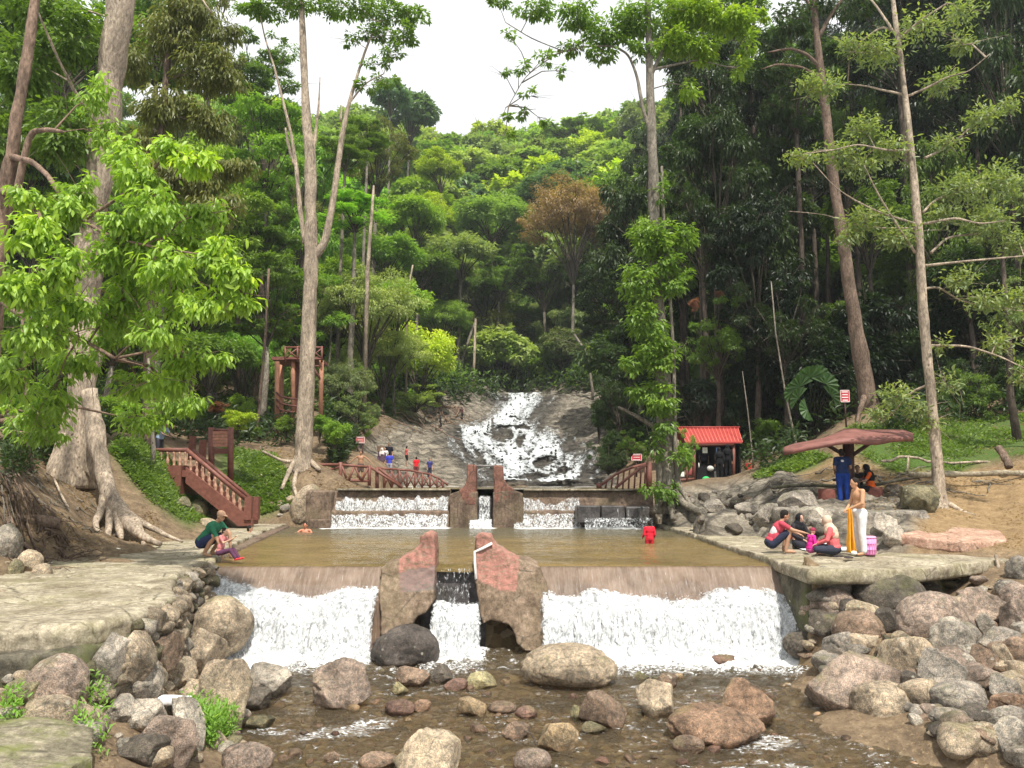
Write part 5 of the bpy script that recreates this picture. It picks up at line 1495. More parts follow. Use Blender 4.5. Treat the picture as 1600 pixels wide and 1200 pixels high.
# right dark wood
def rm_ok(x, y):
    z = gz(x, y); px, py = project([x, y, z])
    return 1085 < px < 1800 and py < 728 and not (1240 < px < 1320 and y < 38)
def rm_make(x, y):
    for lev in (0, 1):
        R = rf.uniform(2.6, 3.9); key = rf.choice(['tall0', 'tall1', 'tall2', 'dome0', 'loose1', 'tall1']) if lev else rf.choice(['shrub1', 'dome1', 'loose1', 'whorl1', 'dome2'])
        RZ = R * (1.8 if key.startswith('tall') else 1.1) * rf.uniform(.9, 1.2)
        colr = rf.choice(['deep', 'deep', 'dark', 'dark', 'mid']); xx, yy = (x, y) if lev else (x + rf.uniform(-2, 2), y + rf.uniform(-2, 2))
        c = Vector((xx, yy, gz(xx, yy) + RZ * (.9 if lev else .7) + (rf.uniform(3, 14.0) if lev else 0)))
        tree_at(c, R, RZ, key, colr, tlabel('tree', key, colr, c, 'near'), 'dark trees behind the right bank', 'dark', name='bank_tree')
zone_fill(10, 52, 40, 61, 5.0, rm_ok, rm_make)
# understory bushes on the right and left forest edge
def us(poly, n, s0, s1, cols, label, group, seed, keys=('shrub0', 'shrub1', 'loose0'), jump=0.5):
    r = random.Random(seed); xs = [p[0] for p in poly]; ys = [p[1] for p in poly]; k = 0; tr_ = 0
    while k < n and tr_ < n * 30:
        tr_ += 1
        x = r.uniform(min(xs), max(xs)); y = r.uniform(min(ys), max(ys))
        if not inpoly(np.array([x]), np.array([y]), poly)[0]: continue
        h = hit(x, y)
        if h is None or h.y > 118: continue
        R = r.uniform(s0, s1); RZ = R * r.uniform(.8, 1.4)
        kk_, cc_ = r.choice(keys), r.choice(cols); c = Vector((h.x, h.y, h.z + RZ * jump)); w_, px_, py_ = where(c)
        sz = 'small' if R < s0 + (s1 - s0) * .35 else 'large' if R > s0 + (s1 - s0) * .7 else 'mid sized'
        tree_at(c, R, RZ, kk_, cc_, '%s %s %s' % (sz, CN[cc_], label.replace('#', w_)), group, 'dark', 'bush', cat='bush')
        k += 1
us([(1060, 640), (1200, 560), (1380, 560), (1620, 560), (1620, 640), (1500, 655), (1380, 650), (1230, 700), (1170, 730), (1060, 700)], 60, .8, 1.9, ['deep', 'dark', 'dark', 'mid'], 'bush at the wood edge, #', 'bushes at the foot of the right wood', 1)
us([(0, 620), (260, 620), (420, 660), (400, 690), (300, 690), (200, 680), (0, 680)], 34, .6, 1.5, ['mid', 'fresh', 'dark', 'bright'], 'bush at the wood edge, #', 'bushes at the foot of the left wood', 2)
us([(560, 560), (700, 540), (760, 560), (960, 560), (1000, 600), (900, 606), (740, 600), (640, 640), (540, 650)], 46, 1.0, 2.0, ['bright', 'yel', 'fresh', 'mid', 'grey'], 'bush by the cascade head, #', 'bushes around the head of the cascade', 3)
us([(540, 470), (700, 450), (1010, 470), (1010, 575), (760, 575), (600, 560), (540, 600)], 90, 1.6, 3.0, ['bright', 'fresh', 'mid', 'grey', 'mid', 'pale'], 'bush behind the cascade, #', 'bushes on the slope behind the cascade', 8, keys=('shrub0', 'shrub1', 'dome1', 'dome2'), jump=.6)
us([(925, 640), (1000, 600), (1060, 600), (1060, 740), (1000, 745), (950, 740), (935, 690)], 34, .7, 1.6, ['dark', 'dark', 'mid', 'grey'], 'bush overhanging the cascade, #', 'bushes right of the cascade', 4)
us([(520, 640), (640, 620), (700, 630), (640, 650), (560, 680), (530, 690)], 10, .6, 1.2, ['grey', 'olive', 'bright'], 'bush on the rock slab, #', 'bushes left of the cascade', 6)

# ---- individually recognisable middle distance trees
T_ = tree
T_(640, 180, 150, 42, 55, 'fdome1', 'blue', 'tall hazy blue green tree breaking the skyline left of the sky gap')
T_(610, 150, 140, 30, 35, 'fdome0', 'blue', 'hazy blue green tree top beside the thin right limb of the tall forked tree')
T_(910, 208, 190, 58, 24, 'fumb', 'far', 'wide flat topped tree on the ridge right of the sky gap')
T_(830, 262, 165, 44, 36, 'fdome2', 'far', 'light green domed tree in the middle of the ridge')
T_(745, 262, 165, 46, 34, 'fdome0', 'pale', 'pale green domed tree on the ridge just left of centre')
T_(690, 262, 120, 40, 42, 'dome0', 'yel', 'vivid yellow green tree below the ridge left of centre')
T_(675, 330, 108, 34, 38, 'dome1', 'yel', 'vivid yellow green lower tree below the other yellow green one')
T_(650, 345, 100, 50, 50, 'dome2', 'bright', 'bushy bright green tree left of centre on the slope')
T_(655, 420, 96, 60, 46, 'dome0', 'mid', 'dark green billowing tree above the yellow green thicket')
T_(590, 240, 85, 60, 70, 'loose0', 'olive', 'olive tree with fine drooping leaves behind the forked tree')
T_(575, 210, 75, 44, 26, 'layer1', 'mid', 'layered green tree top at the right limb of the forked tree')
T_(555, 330, 56, 66, 34, 'layer0', 'fresh', 'light green feathery tree with flat sprays beside the forked trunk')
T_(540, 230, 60, 46, 40, 'layer2', 'mid', 'green feathery tree behind the fork of the tall tree')
T_(420, 230, 52, 80, 90, 'layer0', 'fresh', 'light green layered tree left of the forked trunk')
T_(350, 330, 48, 80, 100, 'layer2', 'bright', 'bright layered tree in the wood between the two big trunks')
T_(400, 120, 60, 70, 70, 'layer1', 'mid', 'layered green tree reaching the sky left of the forked tree')
T_(420, 460, 44, 75, 80, 'layer1', 'mid', 'green layered tree low behind the forked trunk')
T_(300, 450, 44, 80, 90, 'loose0', 'mid', 'leafy tree in the gap right of the big buttressed trunk')
T_(770, 340, 120, 60, 50, 'dome1', 'far', 'soft green tree in the centre of the valley')
T_(850, 300, 130, 50, 45, 'dome2', 'blue', 'bluish green domed tree above the rusty one')
T_(780, 420, 106, 60, 50, 'loose1', 'mid', 'loose green tree in the valley above the white pole trunk')
T_(895, 345, 100, 84, 98, 'fine0', 'brown', 'big domed tree with rusty brown tinted foliage')
T_(960, 330, 110, 60, 90, 'dome0', 'mid', 'green tree pressed against the right flank of the rusty one')
T_(960, 460, 70, 62, 60, 'tall0', 'dark', 'dark tree under the right side of the rusty domed one')
T_(575, 480, 58, 84, 90, 'fine0', 'pale', 'greyish green feathery tree above the thicket on the left')
T_(600, 555, 62, 74, 70, 'fine0', 'pale', 'pale green feathery bush tree overhanging the rocks on the left', rad_=.5)
T_(655, 555, 72, 56, 70, 'dome1', 'yel', 'vivid yellow green rounded thicket left of the cascade', rad_=.5)
T_(535, 600, 52, 50, 56, 'fine0', 'grey', 'grey green fine leaved bush tree over the rock slab', rad_=.5)
T_(760, 470, 108, 60, 42, 'whorl0', 'mid', 'tree with big whorled leaves above the white pole trunk')
T_(850, 440, 107, 70, 46, 'whorl1', 'mid', 'tree with large starry leaves in the centre of the valley')
T_(810, 540, 107, 50, 40, 'whorl0', 'dark', 'dark big leaved tree just above the head of the cascade')
T_(920, 520, 106, 62, 52, 'whorl1', 'grey', 'grey green big leaved tree right of the cascade head')
T_(720, 400, 100, 56, 46, 'dome2', 'grey', 'grey green tree left of the big leaved ones')
T_(1000, 560, 56, 60, 60, 'tall1', 'dark', 'dark leafy tree left of the vine covered trunk')
T_(970, 620, 52, 46, 60, 'loose0', 'dark', 'dark drooping tree over the right side of the cascade')
T_(1120, 300, 44, 70, 120, 'tall2', 'dark', 'dark green tree right of the vine covered trunk', bark='dark')
T_(1180, 420, 42, 76, 110, 'tall0', 'deep', 'dark green tree behind the kiosk', bark='dark')
T_(1120, 520, 42, 60, 70, 'loose1', 'mid', 'mid green leafy tree above the kiosk roof', bark='dark')
T_(1060, 360, 60, 56, 90, 'tall1', 'mid', 'mid green tree seen just behind the vine covered trunk', bark='dark')
T_(1560, 330, 30, 75, 80, 'loose0', 'grey', 'grey green leafy tree at the right edge behind the slim pale tree', bark='dark')
T_(1600, 480, 28, 70, 70, 'loose1', 'grey', 'grey green bushy tree low at the right edge', bark='dark')
T_(1240, 120, 44, 80, 90, 'tall1', 'dark', 'dark tall tree behind the leaning brown trunk', bark='dark')
T_(1400, 60, 48, 90, 90, 'tall2', 'deep', 'black green tall tree at the top right', bark='dark')
T_(1560, 100, 50, 90, 110, 'tall0', 'deep', 'black green tall tree in the upper right corner', bark='dark')

T_(100, 60, 44, 120, 120, 'dome1', 'mid', 'leafy green tree high up left of the huge buttressed trunk')
T_(250, 30, 50, 90, 110, 'tall1', 'mid', 'tall green tree rising between the huge trunk and the sky gap')
T_(330, 70, 54, 66, 90, 'loose0', 'olive', 'olive green tree at the left edge of the sky gap')
T_(20, 250, 40, 120, 130, 'dome2', 'dark', 'dark leafy tree at the far left behind the nearest trunk')
T_(260, 330, 40, 90, 110, 'layer1', 'fresh', 'fresh green layered tree right of the huge trunk')
T_(180, 500, 34, 90, 80, 'loose1', 'mid', 'airy green tree low behind the huge trunk')
T_(60, 560, 32, 90, 70, 'dome0', 'mid', 'round green tree low at the far left')
T_(330, 560, 38, 80, 60, 'dome2', 'mid', 'round green tree above the notice board')
T_(620, 480, 64, 56, 60, 'dome2', 'bright', 'bright green tree behind the pale feathery bush tree left of the cascade', rad_=.5)
T_(690, 590, 84, 34, 30, 'shrub0', 'yel', 'yellow green bush at the foot of the vivid thicket', rad_=.5, name='bush', cat='bush')
T_(480, 480, 50, 60, 70, 'layer0', 'fresh', 'fresh green feathery tree right behind the forked trunk', rad_=.5)
T_(650, 620, 66, 60, 26, 'loose1', 'pale', 'pale low bush arching over the brushwood left of the cascade', rad_=.4, name='bush', cat='bush')
T_(560, 640, 48, 44, 36, 'loose0', 'grey', 'grey green bush arching over the rock slab behind the fence', rad_=.4, name='bush', cat='bush')
T_(935, 655, 56, 34, 40, 'shrub1', 'dark', 'dark bush hanging over the right edge of the cascade', rad_=.4, name='bush', cat='bush')
T_(950, 710, 46, 34, 34, 'loose1', 'dark', 'dark drooping bush at the foot of the cascade on the right', rad_=.4, name='bush', cat='bush')
T_(1000, 450, 60, 60, 80, 'dome2', 'dark', 'dark round tree left of the vine covered trunk', rad_=.4)
T_(880, 560, 104, 60, 40, 'dome0', 'mid', 'green round tree low behind the cascade head', rad_=.5)
T_(770, 575, 108, 50, 26, 'shrub0', 'bright', 'bright bush right behind the cascade head', rad_=.4, name='bush', cat='bush')
T_(1110, 110, 48, 66, 110, 'tall1', 'dark', 'dark tall tree filling the sky right of the vine covered trunk', bark='dark')
T_(1170, 40, 52, 70, 100, 'tall0', 'mid', 'tall green tree at the top between the vine covered and the leaning trunk', bark='dark')
T_(1090, 240, 46, 50, 80, 'dome2', 'dark', 'dark round tree right of the upper vine covered trunk', bark='dark')
T_(1060, 60, 60, 50, 90, 'tall2', 'mid', 'tall green tree directly behind the top of the vine covered trunk', bark='dark')
T_(1210, 200, 50, 60, 90, 'tall2', 'deep', 'blackish tall tree left of the leaning brown trunk', bark='dark')
T_(520, 440, 66, 56, 60, 'dome0', 'bright', 'bright round tree seen just right of the forked trunk', rad_=.5)
T_(600, 400, 84, 60, 50, 'dome1', 'fresh', 'fresh green round tree above the pale feathery one', rad_=.5)
T_(690, 500, 98, 46, 50, 'fine0', 'bright', 'bright fine leaved tree behind the vivid yellow green thicket', rad_=.5)
# ---- generic hand laid tree: trunk tubes and leaf blobs
def hero(name, label, basepx, stems, blobs, leafL, colr, bark, d, seed, cat='tree', near=False, tn=12, roots=(), twigs=True, fol=None, leafparts=0, rough=.22):
    b = hit(*basepx[:2]) if len(basepx) == 2 else P(*basepx)
    t = thing(name, label, cat, tuple(b))
    O_ = np.array(b)
    def pts(s):
        out, rr_ = [], []
        for q in s:
            dd = q[3] if len(q) > 3 else d
            out.append(np.array(P(q[0], q[1], dd))); rr_.append(q[2] / 2 / 1200 * dd)
        # resample smoothly
        out = np.array(out); n = len(out); u = np.arange(n); uu = np.linspace(0, n - 1, (n - 1) * 5 + 1)
        from_ = [np.interp(uu, u, out[:, k]) for k in range(3)]
        q2 = np.stack(from_, 1)
        for _ in range(2): q2[1:-1] = (q2[:-2] + 2 * q2[1:-1] + q2[2:]) / 4
        r2 = np.interp(uu, u, rr_)
        q2 = q2 + (0.12 * r2[:, None]) * fbm(q2 * 1.5, 2, seed)[:, None]
        return q2, r2
    for i, s in enumerate(stems):
        q2, r2 = pts(s); mb = MB(); mb.tube(q2 - O_, r2, n=tn if i == 0 else 8, rough=rough, seed=seed + i)
        mb.build('trunk' if i == 0 else 'limb', MAT['bark'], t, color=BARK[bark])
    for i, s in enumerate(roots):
        q2, r2 = pts(s); mb = MB(); mb.tube(q2 - O_, r2, n=8, rough=.3, seed=seed + 30 + i)
        mb.build('root', MAT['bark'], t, color=BARK[bark])
    bl = []
    for q in blobs:
        dd = q[5] if len(q) > 5 and q[5] else d
        c = P(q[0], q[1], dd); bl.append([c.x, c.y, c.z, q[2] / 1200 * dd, max(q[2], q[3]) / 1200 * dd * .8, q[3] / 1200 * dd, q[4], q[6] if len(q) > 6 else 0.0])
    if bl:
        f = dict(aspect=.40, per=30, clump=.30, droop=.6); f.update(fol or {})
        me, C = foliage_mesh('crown', [[*(np.array(q[:3]) - O_), *q[3:]] for q in bl], seed, leafL, near=near, **f)
        link('crown', me, None, t, color=G[colr], kind='stuff')
        if twigs:
            mb = MB(); r = np.random.default_rng(seed)
            allst = np.vstack([pts(s)[0] for s in stems]) - O_
            k0 = 0
            for q in bl:
                c = np.array(q[:3]) - O_; i = np.argmin(np.linalg.norm(allst - c, axis=1) + 0.6 * np.abs(np.clip(allst[:, 2] - c[2], 0, 99))); s = allst[i]
                mid = (s + c) / 2 + np.array([0, 0, .12 * np.linalg.norm(c - s)]); L = np.linalg.norm(c - s)
                mb.tube([s, mid, c], [max(.012, .018 * L), max(.009, .012 * L), .008], n=5, cap=False)
                for _ in range(7):
                    e = c + r.normal(size=3) * np.array(q[3:6]) * .6
                    mb.tube([mid * .35 + c * .65, (c + e) / 2 + r.normal(size=3) * .08, e], [.010, .007, .003], n=3, cap=False)
            mb.build('twigs', MAT['bark'], t, color=BARK[bark], kind='stuff')
    return t, O_

bigtree, bo = hero('buttressed_tree', 'huge pale trunk with buttress roots standing on the left bank', (118, 742),
    [[(116, 765, 73.9, 22), (116, 735, 65.1, 22), (121, 690, 56.3, 22), (126, 650, 49.3, 22), (131, 600, 44.0, 22), (135, 520, 42.2, 22), (138, 430, 40.5, 22), (146, 330, 40.5, 21.8), (158, 230, 41.4, 21.6), (170, 140, 43.1, 21.4), (182, 50, 45.8, 21.2), (193, -40, 47.5, 21), (204, -150, 44.0, 21)],
     [(160, 200, 9, 21.6), (120, 150, 6, 21), (90, 90, 4, 20), (60, 20, 3, 19)], [(190, -30, 12, 21), (240, -60, 8, 21), (290, -40, 5, 21), (330, 20, 3, 21)]],
    [(40, 110, 60, 80, 1500), (110, 60, 50, 70, 1200), (100, 210, 45, 80, 1200), (20, 220, 40, 60, 700), (110, 330, 40, 40, 500), (60, 20, 60, 40, 800)],
    .24, 'mid', 'pale', 21, 600, near=False, tn=28, rough=.5,
    roots=[[(140, 610, 24, 21.6), (150, 680, 28, 21.4), (162, 740, 24, 21.1), (175, 780, 30, 20.8), (190, 805, 26, 20.4), (215, 835, 14, 19.8), (250, 850, 8, 19.2)],
           [(168, 770, 20, 20.9), (158, 800, 12, 20.4), (148, 818, 10, 20.0), (160, 848, 8, 19.3)], [(178, 790, 18, 20.6), (186, 815, 14, 20.2), (190, 842, 8, 19.6)],
           [(185, 795, 18, 20.6), (212, 812, 14, 20.2), (222, 838, 10, 19.9), (226, 852, 8, 19.4)], [(172, 778, 14, 20.8), (172, 812, 12, 20.2), (168, 845, 9, 19.6)],
           [(190, 800, 14, 20.6), (232, 822, 10, 20.4), (262, 838, 7, 20.0), (285, 846, 4, 19.6)],
           [(108, 680, 30, 21.8), (94, 735, 22, 21.6), (82, 770, 10, 21.4)], [(90, 745, 8, 21.4), (112, 782, 5, 20.8), (122, 802, 3, 20.2)]])
# buttress web between trunk and main root
mb = MB()
for k in range(7):
    a = P(128 - k * 2, 620 + k * 14, 21.9); b = P(150 + k * 2.2, 640 + k * 20, 21.5)
    mb.capsule(np.array(a) - bo, np.array(b) - bo, .20, .13)
V, N, q, t = remeshed(mb, .07, 3); V = V + N * (.05 * fbm(V * 2.5, 4, 3))[:, None]
link('buttress', mesh_np('buttress', V, q, t), MAT['bark'], bigtree, color=BARK['pale'])

# near drooping tree: trunk at the left edge, leaves hanging in front of everything
nt_, no = hero('drooping_leaf_tree', 'nearest tree on the left edge with glossy drooping leaves lit bright green', (-25, 700, 16.5),
    [[(-25, 760, 30, 16.5), (-18, 600, 28, 16.5), (-8, 450, 25, 16.3), (4, 330, 22, 16.2), (14, 270, 21, 16.1), (24, 200, 18, 16), (36, 130, 17, 16), (47, 60, 16, 16), (58, -30, 15, 16), (70, -120, 11, 16)],
     [(20, 337, 12, 16), (45, 207, 10, 15.8), (75, 202, 8, 15.6), (98, 206, 5, 15.4)], [(18, 245, 11, 16), (50, 252, 9, 15.7), (75, 275, 8, 15.4), (95, 305, 7, 15), (130, 345, 6, 14.6), (175, 372, 5, 14), (260, 390, 4, 13.4), (330, 400, 3, 13)],
     [(0, 300, 13, 16.2), (30, 302, 9, 15), (60, 330, 7, 14), (90, 400, 5, 13.2)], [(130, 345, 6, 14.6), (200, 300, 5, 14.2), (270, 235, 4, 13.8)], [(-10, 460, 12, 16.3), (40, 500, 8, 15), (110, 520, 6, 14.5), (180, 560, 5, 14.2)]],
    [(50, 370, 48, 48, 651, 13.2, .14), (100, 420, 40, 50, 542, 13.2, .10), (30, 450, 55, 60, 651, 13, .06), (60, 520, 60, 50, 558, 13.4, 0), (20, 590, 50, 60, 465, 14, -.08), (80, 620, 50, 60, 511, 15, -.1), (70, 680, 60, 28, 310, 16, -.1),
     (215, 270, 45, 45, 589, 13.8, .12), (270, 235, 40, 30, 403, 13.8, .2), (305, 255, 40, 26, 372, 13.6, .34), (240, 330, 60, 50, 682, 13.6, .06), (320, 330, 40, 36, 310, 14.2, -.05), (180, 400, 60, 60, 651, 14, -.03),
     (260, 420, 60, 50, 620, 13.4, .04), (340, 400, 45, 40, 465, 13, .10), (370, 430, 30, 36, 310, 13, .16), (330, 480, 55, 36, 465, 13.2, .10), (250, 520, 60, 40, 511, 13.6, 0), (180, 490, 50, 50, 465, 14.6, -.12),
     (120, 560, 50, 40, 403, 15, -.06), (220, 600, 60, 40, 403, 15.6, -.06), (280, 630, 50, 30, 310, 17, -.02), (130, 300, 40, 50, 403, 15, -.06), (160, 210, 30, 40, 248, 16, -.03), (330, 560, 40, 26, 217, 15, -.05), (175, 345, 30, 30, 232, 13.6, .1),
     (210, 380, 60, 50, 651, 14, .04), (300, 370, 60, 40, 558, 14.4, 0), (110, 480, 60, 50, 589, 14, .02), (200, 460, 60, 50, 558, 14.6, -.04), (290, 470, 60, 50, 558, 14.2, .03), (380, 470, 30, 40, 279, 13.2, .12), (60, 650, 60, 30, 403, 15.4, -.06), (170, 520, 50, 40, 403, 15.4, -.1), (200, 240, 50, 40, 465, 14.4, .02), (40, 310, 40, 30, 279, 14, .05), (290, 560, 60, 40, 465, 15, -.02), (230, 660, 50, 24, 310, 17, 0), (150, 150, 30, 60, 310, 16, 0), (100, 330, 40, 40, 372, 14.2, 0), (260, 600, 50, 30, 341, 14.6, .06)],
    (.160), 'bright', 'red', 16, 620, near=True, fol=dict(aspect=.38, per=16, clump=.34, droop=1.1, shell=.15, jitter=.55, tb=(.42, .38)))
# some of the nearest leaves as single parts
lm_ = mesh_np('leaf', *leaf_geo(np.zeros((1, 3)), np.array([[0, 0, -1.0]]), np.array([[.2, -1.0, .5]]), .17, .065, True)[:1], None, leaf_geo(np.zeros((1, 3)), np.array([[0, 0, -1.0]]), np.array([[.2, -1.0, .5]]), .20, .08, True)[1], attrs=dict(tint=np.full(8, .62)))
lm_.materials.append(MAT['leaf'])
rl = random.Random(9)
for (cx, cy, rx_, ry_, dd, m) in [(60, 350, 60, 40, 12.8, 45), (100, 430, 45, 50, 12.8, 40), (30, 430, 50, 60, 12.7, 45), (290, 240, 60, 26, 13.4, 45), (230, 300, 60, 50, 13.3, 35), (350, 400, 50, 40, 12.7, 40), (330, 470, 60, 36, 12.8, 35)]:
    for _ in range(m):
        p = P(cx + rl.gauss(0, .5) * rx_, cy + rl.gauss(0, .5) * ry_, dd + rl.uniform(-.3, .5))
        o_ = bpy.data.objects.new('leaf', lm_); col.objects.link(o_); o_.parent = nt_
        o_.location = p - Vector(no); s = rl.uniform(.7, 1.15); o_.scale = (s, s, s); o_.rotation_euler = (rl.gauss(0, .5), rl.gauss(0, .6), rl.uniform(-1.3, 1.3)); k = rl.uniform(.9, 1.3)
        o_.color = (G['bright'][0] * k, G['bright'][1] * k, G['bright'][2], 1)

hero('olive_tree', 'olive brown leaved tree right behind the huge buttressed trunk', (230, 700),
    [[(230, 720, 18, 27), (235, 500, 16, 27), (245, 300, 13, 27), (260, 120, 10, 27), (270, 0, 7, 27)]],
    [(270, 60, 60, 60, 2300), (320, 110, 60, 50, 1800), (260, 170, 60, 50, 2000), (330, 190, 45, 40, 1100), (230, 230, 40, 40, 900), (350, 50, 40, 40, 600, 0, -.1), (310, 280, 60, 40, 1200, 25), (370, 260, 40, 30, 700, 25), (360, 120, 40, 40, 700), (300, 20, 60, 40, 1500), (210, 100, 40, 60, 900), (250, 280, 60, 50, 1400, 25), (340, 330, 50, 40, 900, 25)],
    .26, 'olive', 'brown', 27, 640, fol=dict(aspect=.26, per=30, droop=1.3, shell=.3, clump=.34))

hero('tall_forked_tree', 'tall pale trunk forking into two limbs, at the left end of the log fence', (476, 728),
    [[(474, 740, 34.4, 33), (475, 715, 26.7, 33), (477, 640, 24.1, 33), (481, 540, 23.2, 33), (485, 450, 22.4, 33), (487, 400, 22.4, 33), (485, 330, 18.9, 33), (486, 250, 18.1, 33), (479, 190, 14.6, 33), (475, 110, 12.0, 33), (472, 30, 10.3, 33), (470, -40, 7.7, 33)],
     [(491, 402, 14.6, 33), (506, 382, 12.9, 33), (516, 340, 11.2, 33), (525, 280, 9.5, 33), (534, 215, 9.5, 33), (543, 170, 6.9, 33), (556, 125, 5.2, 33), (572, 75, 4.3, 33), (590, 35, 2.6, 33)],
     [(488, 250, 7.7, 33), (493, 210, 5.2, 33), (498, 165, 3.4, 33), (500, 120, 1.7, 33)], [(476, 380, 8.6, 33), (468, 320, 7.7, 33), (464, 270, 6.9, 33), (456, 215, 5.2, 33), (444, 165, 4.3, 33), (430, 110, 3.4, 33), (414, 60, 2.6, 33), (404, 10, 1.7, 33)],
     [(460, 260, 4.3, 33), (450, 225, 5.2, 33), (446, 200, 2.6, 33)], [(532, 190, 4.3, 33), (534, 165, 2.6, 33)], [(543, 165, 3.4, 33), (570, 130, 2.6, 33), (600, 115, 1.7, 33)]],
    [(420, 12, 50, 18, 900), (470, 2, 60, 22, 1300), (540, 8, 60, 20, 1300), (600, 22, 50, 16, 900), (645, 28, 34, 14, 500), (575, 52, 40, 12, 400), (610, 82, 34, 10, 240), (590, 100, 26, 8, 160), (630, 62, 26, 9, 180), (540, 62, 24, 8, 90), (400, 20, 40, 12, 300), (620, 52, 40, 14, 400), (572, 135, 24, 10, 200), (600, 125, 30, 8, 160), (430, 60, 20, 8, 60)],
    .20, 'mid', 'pale', 33, 660, fol=dict(aspect=.45, per=26, cflat=.35, droop=.25, clump=.32), tn=16,
    roots=[[(465, 715, 12, 33), (452, 735, 8, 32.6), (440, 765, 6, 31.8)], [(484, 720, 10, 33), (500, 735, 6, 32.6)], [(462, 722, 8, 33), (440, 720, 5, 32.6), (410, 705, 4, 32)], [(466, 728, 7, 32.8), (458, 760, 7, 32), (470, 790, 4, 31)]])
mb = MB()
hero('vine_covered_tree', 'tall straight tree wrapped in climbing vines, left of the red roofed kiosk', (1046, 788),
    [[(1046, 800, 46, 29), (1042, 760, 34, 29), (1040, 700, 28, 29), (1037, 600, 24, 29), (1030, 500, 21, 29), (1024, 400, 20, 29), (1021, 300, 17, 29), (1018, 200, 15, 29), (1015, 100, 12, 29), (1012, 0, 10, 29), (1010, -60, 8, 29)],
     [(1062, 790, 9, 28.6), (1054, 680, 7, 28.6), (1053, 560, 6, 28.6), (1046, 450, 5, 28.7), (1036, 340, 6, 29), (1034, 260, 4, 29)], [(1030, 790, 8, 28.6), (1032, 740, 7, 28.6), (1026, 690, 6, 28.6), (1018, 660, 5, 28.7)],
     [(1040, 690, 12, 29), (1020, 665, 8, 29), (990, 648, 6, 29), (966, 636, 4, 29)],
     [(1018, 210, 7, 29), (1004, 170, 6, 29), (996, 120, 5, 29), (982, 85, 4, 29), (960, 72, 4, 29), (920, 72, 3, 29), (880, 80, 3, 29), (845, 95, 2, 29)], [(1016, 120, 7, 29), (1045, 60, 5, 29), (1085, 20, 4, 29), (1150, 20, 3, 29)],
     [(880, 80, 2, 29), (830, 60, 2, 29), (790, 35, 1.5, 29)], [(860, 90, 2, 29), (820, 120, 1.6, 29), (795, 165, 1.4, 29)]],
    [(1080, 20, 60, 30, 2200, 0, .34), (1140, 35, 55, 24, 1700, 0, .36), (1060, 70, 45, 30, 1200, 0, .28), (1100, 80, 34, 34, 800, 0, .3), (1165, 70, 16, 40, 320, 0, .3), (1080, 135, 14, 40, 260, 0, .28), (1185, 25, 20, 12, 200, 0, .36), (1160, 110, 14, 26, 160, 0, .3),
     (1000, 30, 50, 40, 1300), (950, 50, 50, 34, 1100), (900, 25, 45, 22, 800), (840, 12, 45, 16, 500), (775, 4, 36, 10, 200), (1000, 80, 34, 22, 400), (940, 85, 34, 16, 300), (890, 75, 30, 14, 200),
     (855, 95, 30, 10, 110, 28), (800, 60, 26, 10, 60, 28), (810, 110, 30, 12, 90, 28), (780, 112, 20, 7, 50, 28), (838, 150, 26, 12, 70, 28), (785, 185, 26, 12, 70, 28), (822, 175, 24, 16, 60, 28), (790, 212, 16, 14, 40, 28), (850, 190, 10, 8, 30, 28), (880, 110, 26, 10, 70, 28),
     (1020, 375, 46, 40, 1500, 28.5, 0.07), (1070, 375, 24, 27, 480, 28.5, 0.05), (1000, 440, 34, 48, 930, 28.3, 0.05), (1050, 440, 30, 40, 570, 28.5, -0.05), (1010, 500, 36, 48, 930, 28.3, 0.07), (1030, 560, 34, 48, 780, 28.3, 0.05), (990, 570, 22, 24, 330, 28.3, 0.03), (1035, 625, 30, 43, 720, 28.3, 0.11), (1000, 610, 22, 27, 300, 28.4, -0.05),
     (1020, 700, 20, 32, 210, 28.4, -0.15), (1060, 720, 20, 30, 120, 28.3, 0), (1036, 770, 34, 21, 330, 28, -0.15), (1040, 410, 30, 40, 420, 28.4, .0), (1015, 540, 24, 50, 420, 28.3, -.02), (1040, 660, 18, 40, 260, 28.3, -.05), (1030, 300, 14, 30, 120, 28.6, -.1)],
    .21, 'mid', 'grey', 29, 680, fol=dict(aspect=.46, per=24, droop=.6, clump=.32, shell=.3), tn=16, near=False,
    roots=[[(1056, 770, 16, 28.6), (1066, 785, 13, 28.2), (1090, 800, 9, 27.6), (1125, 806, 6, 27)], [(1052, 740, 9, 28.8), (1064, 765, 8, 28.4), (1080, 790, 7, 28), (1100, 800, 4, 27.6)], [(1034, 780, 12, 28.6), (1022, 800, 7, 28)], [(1048, 790, 14, 28.4), (1052, 812, 7, 27.6)]])
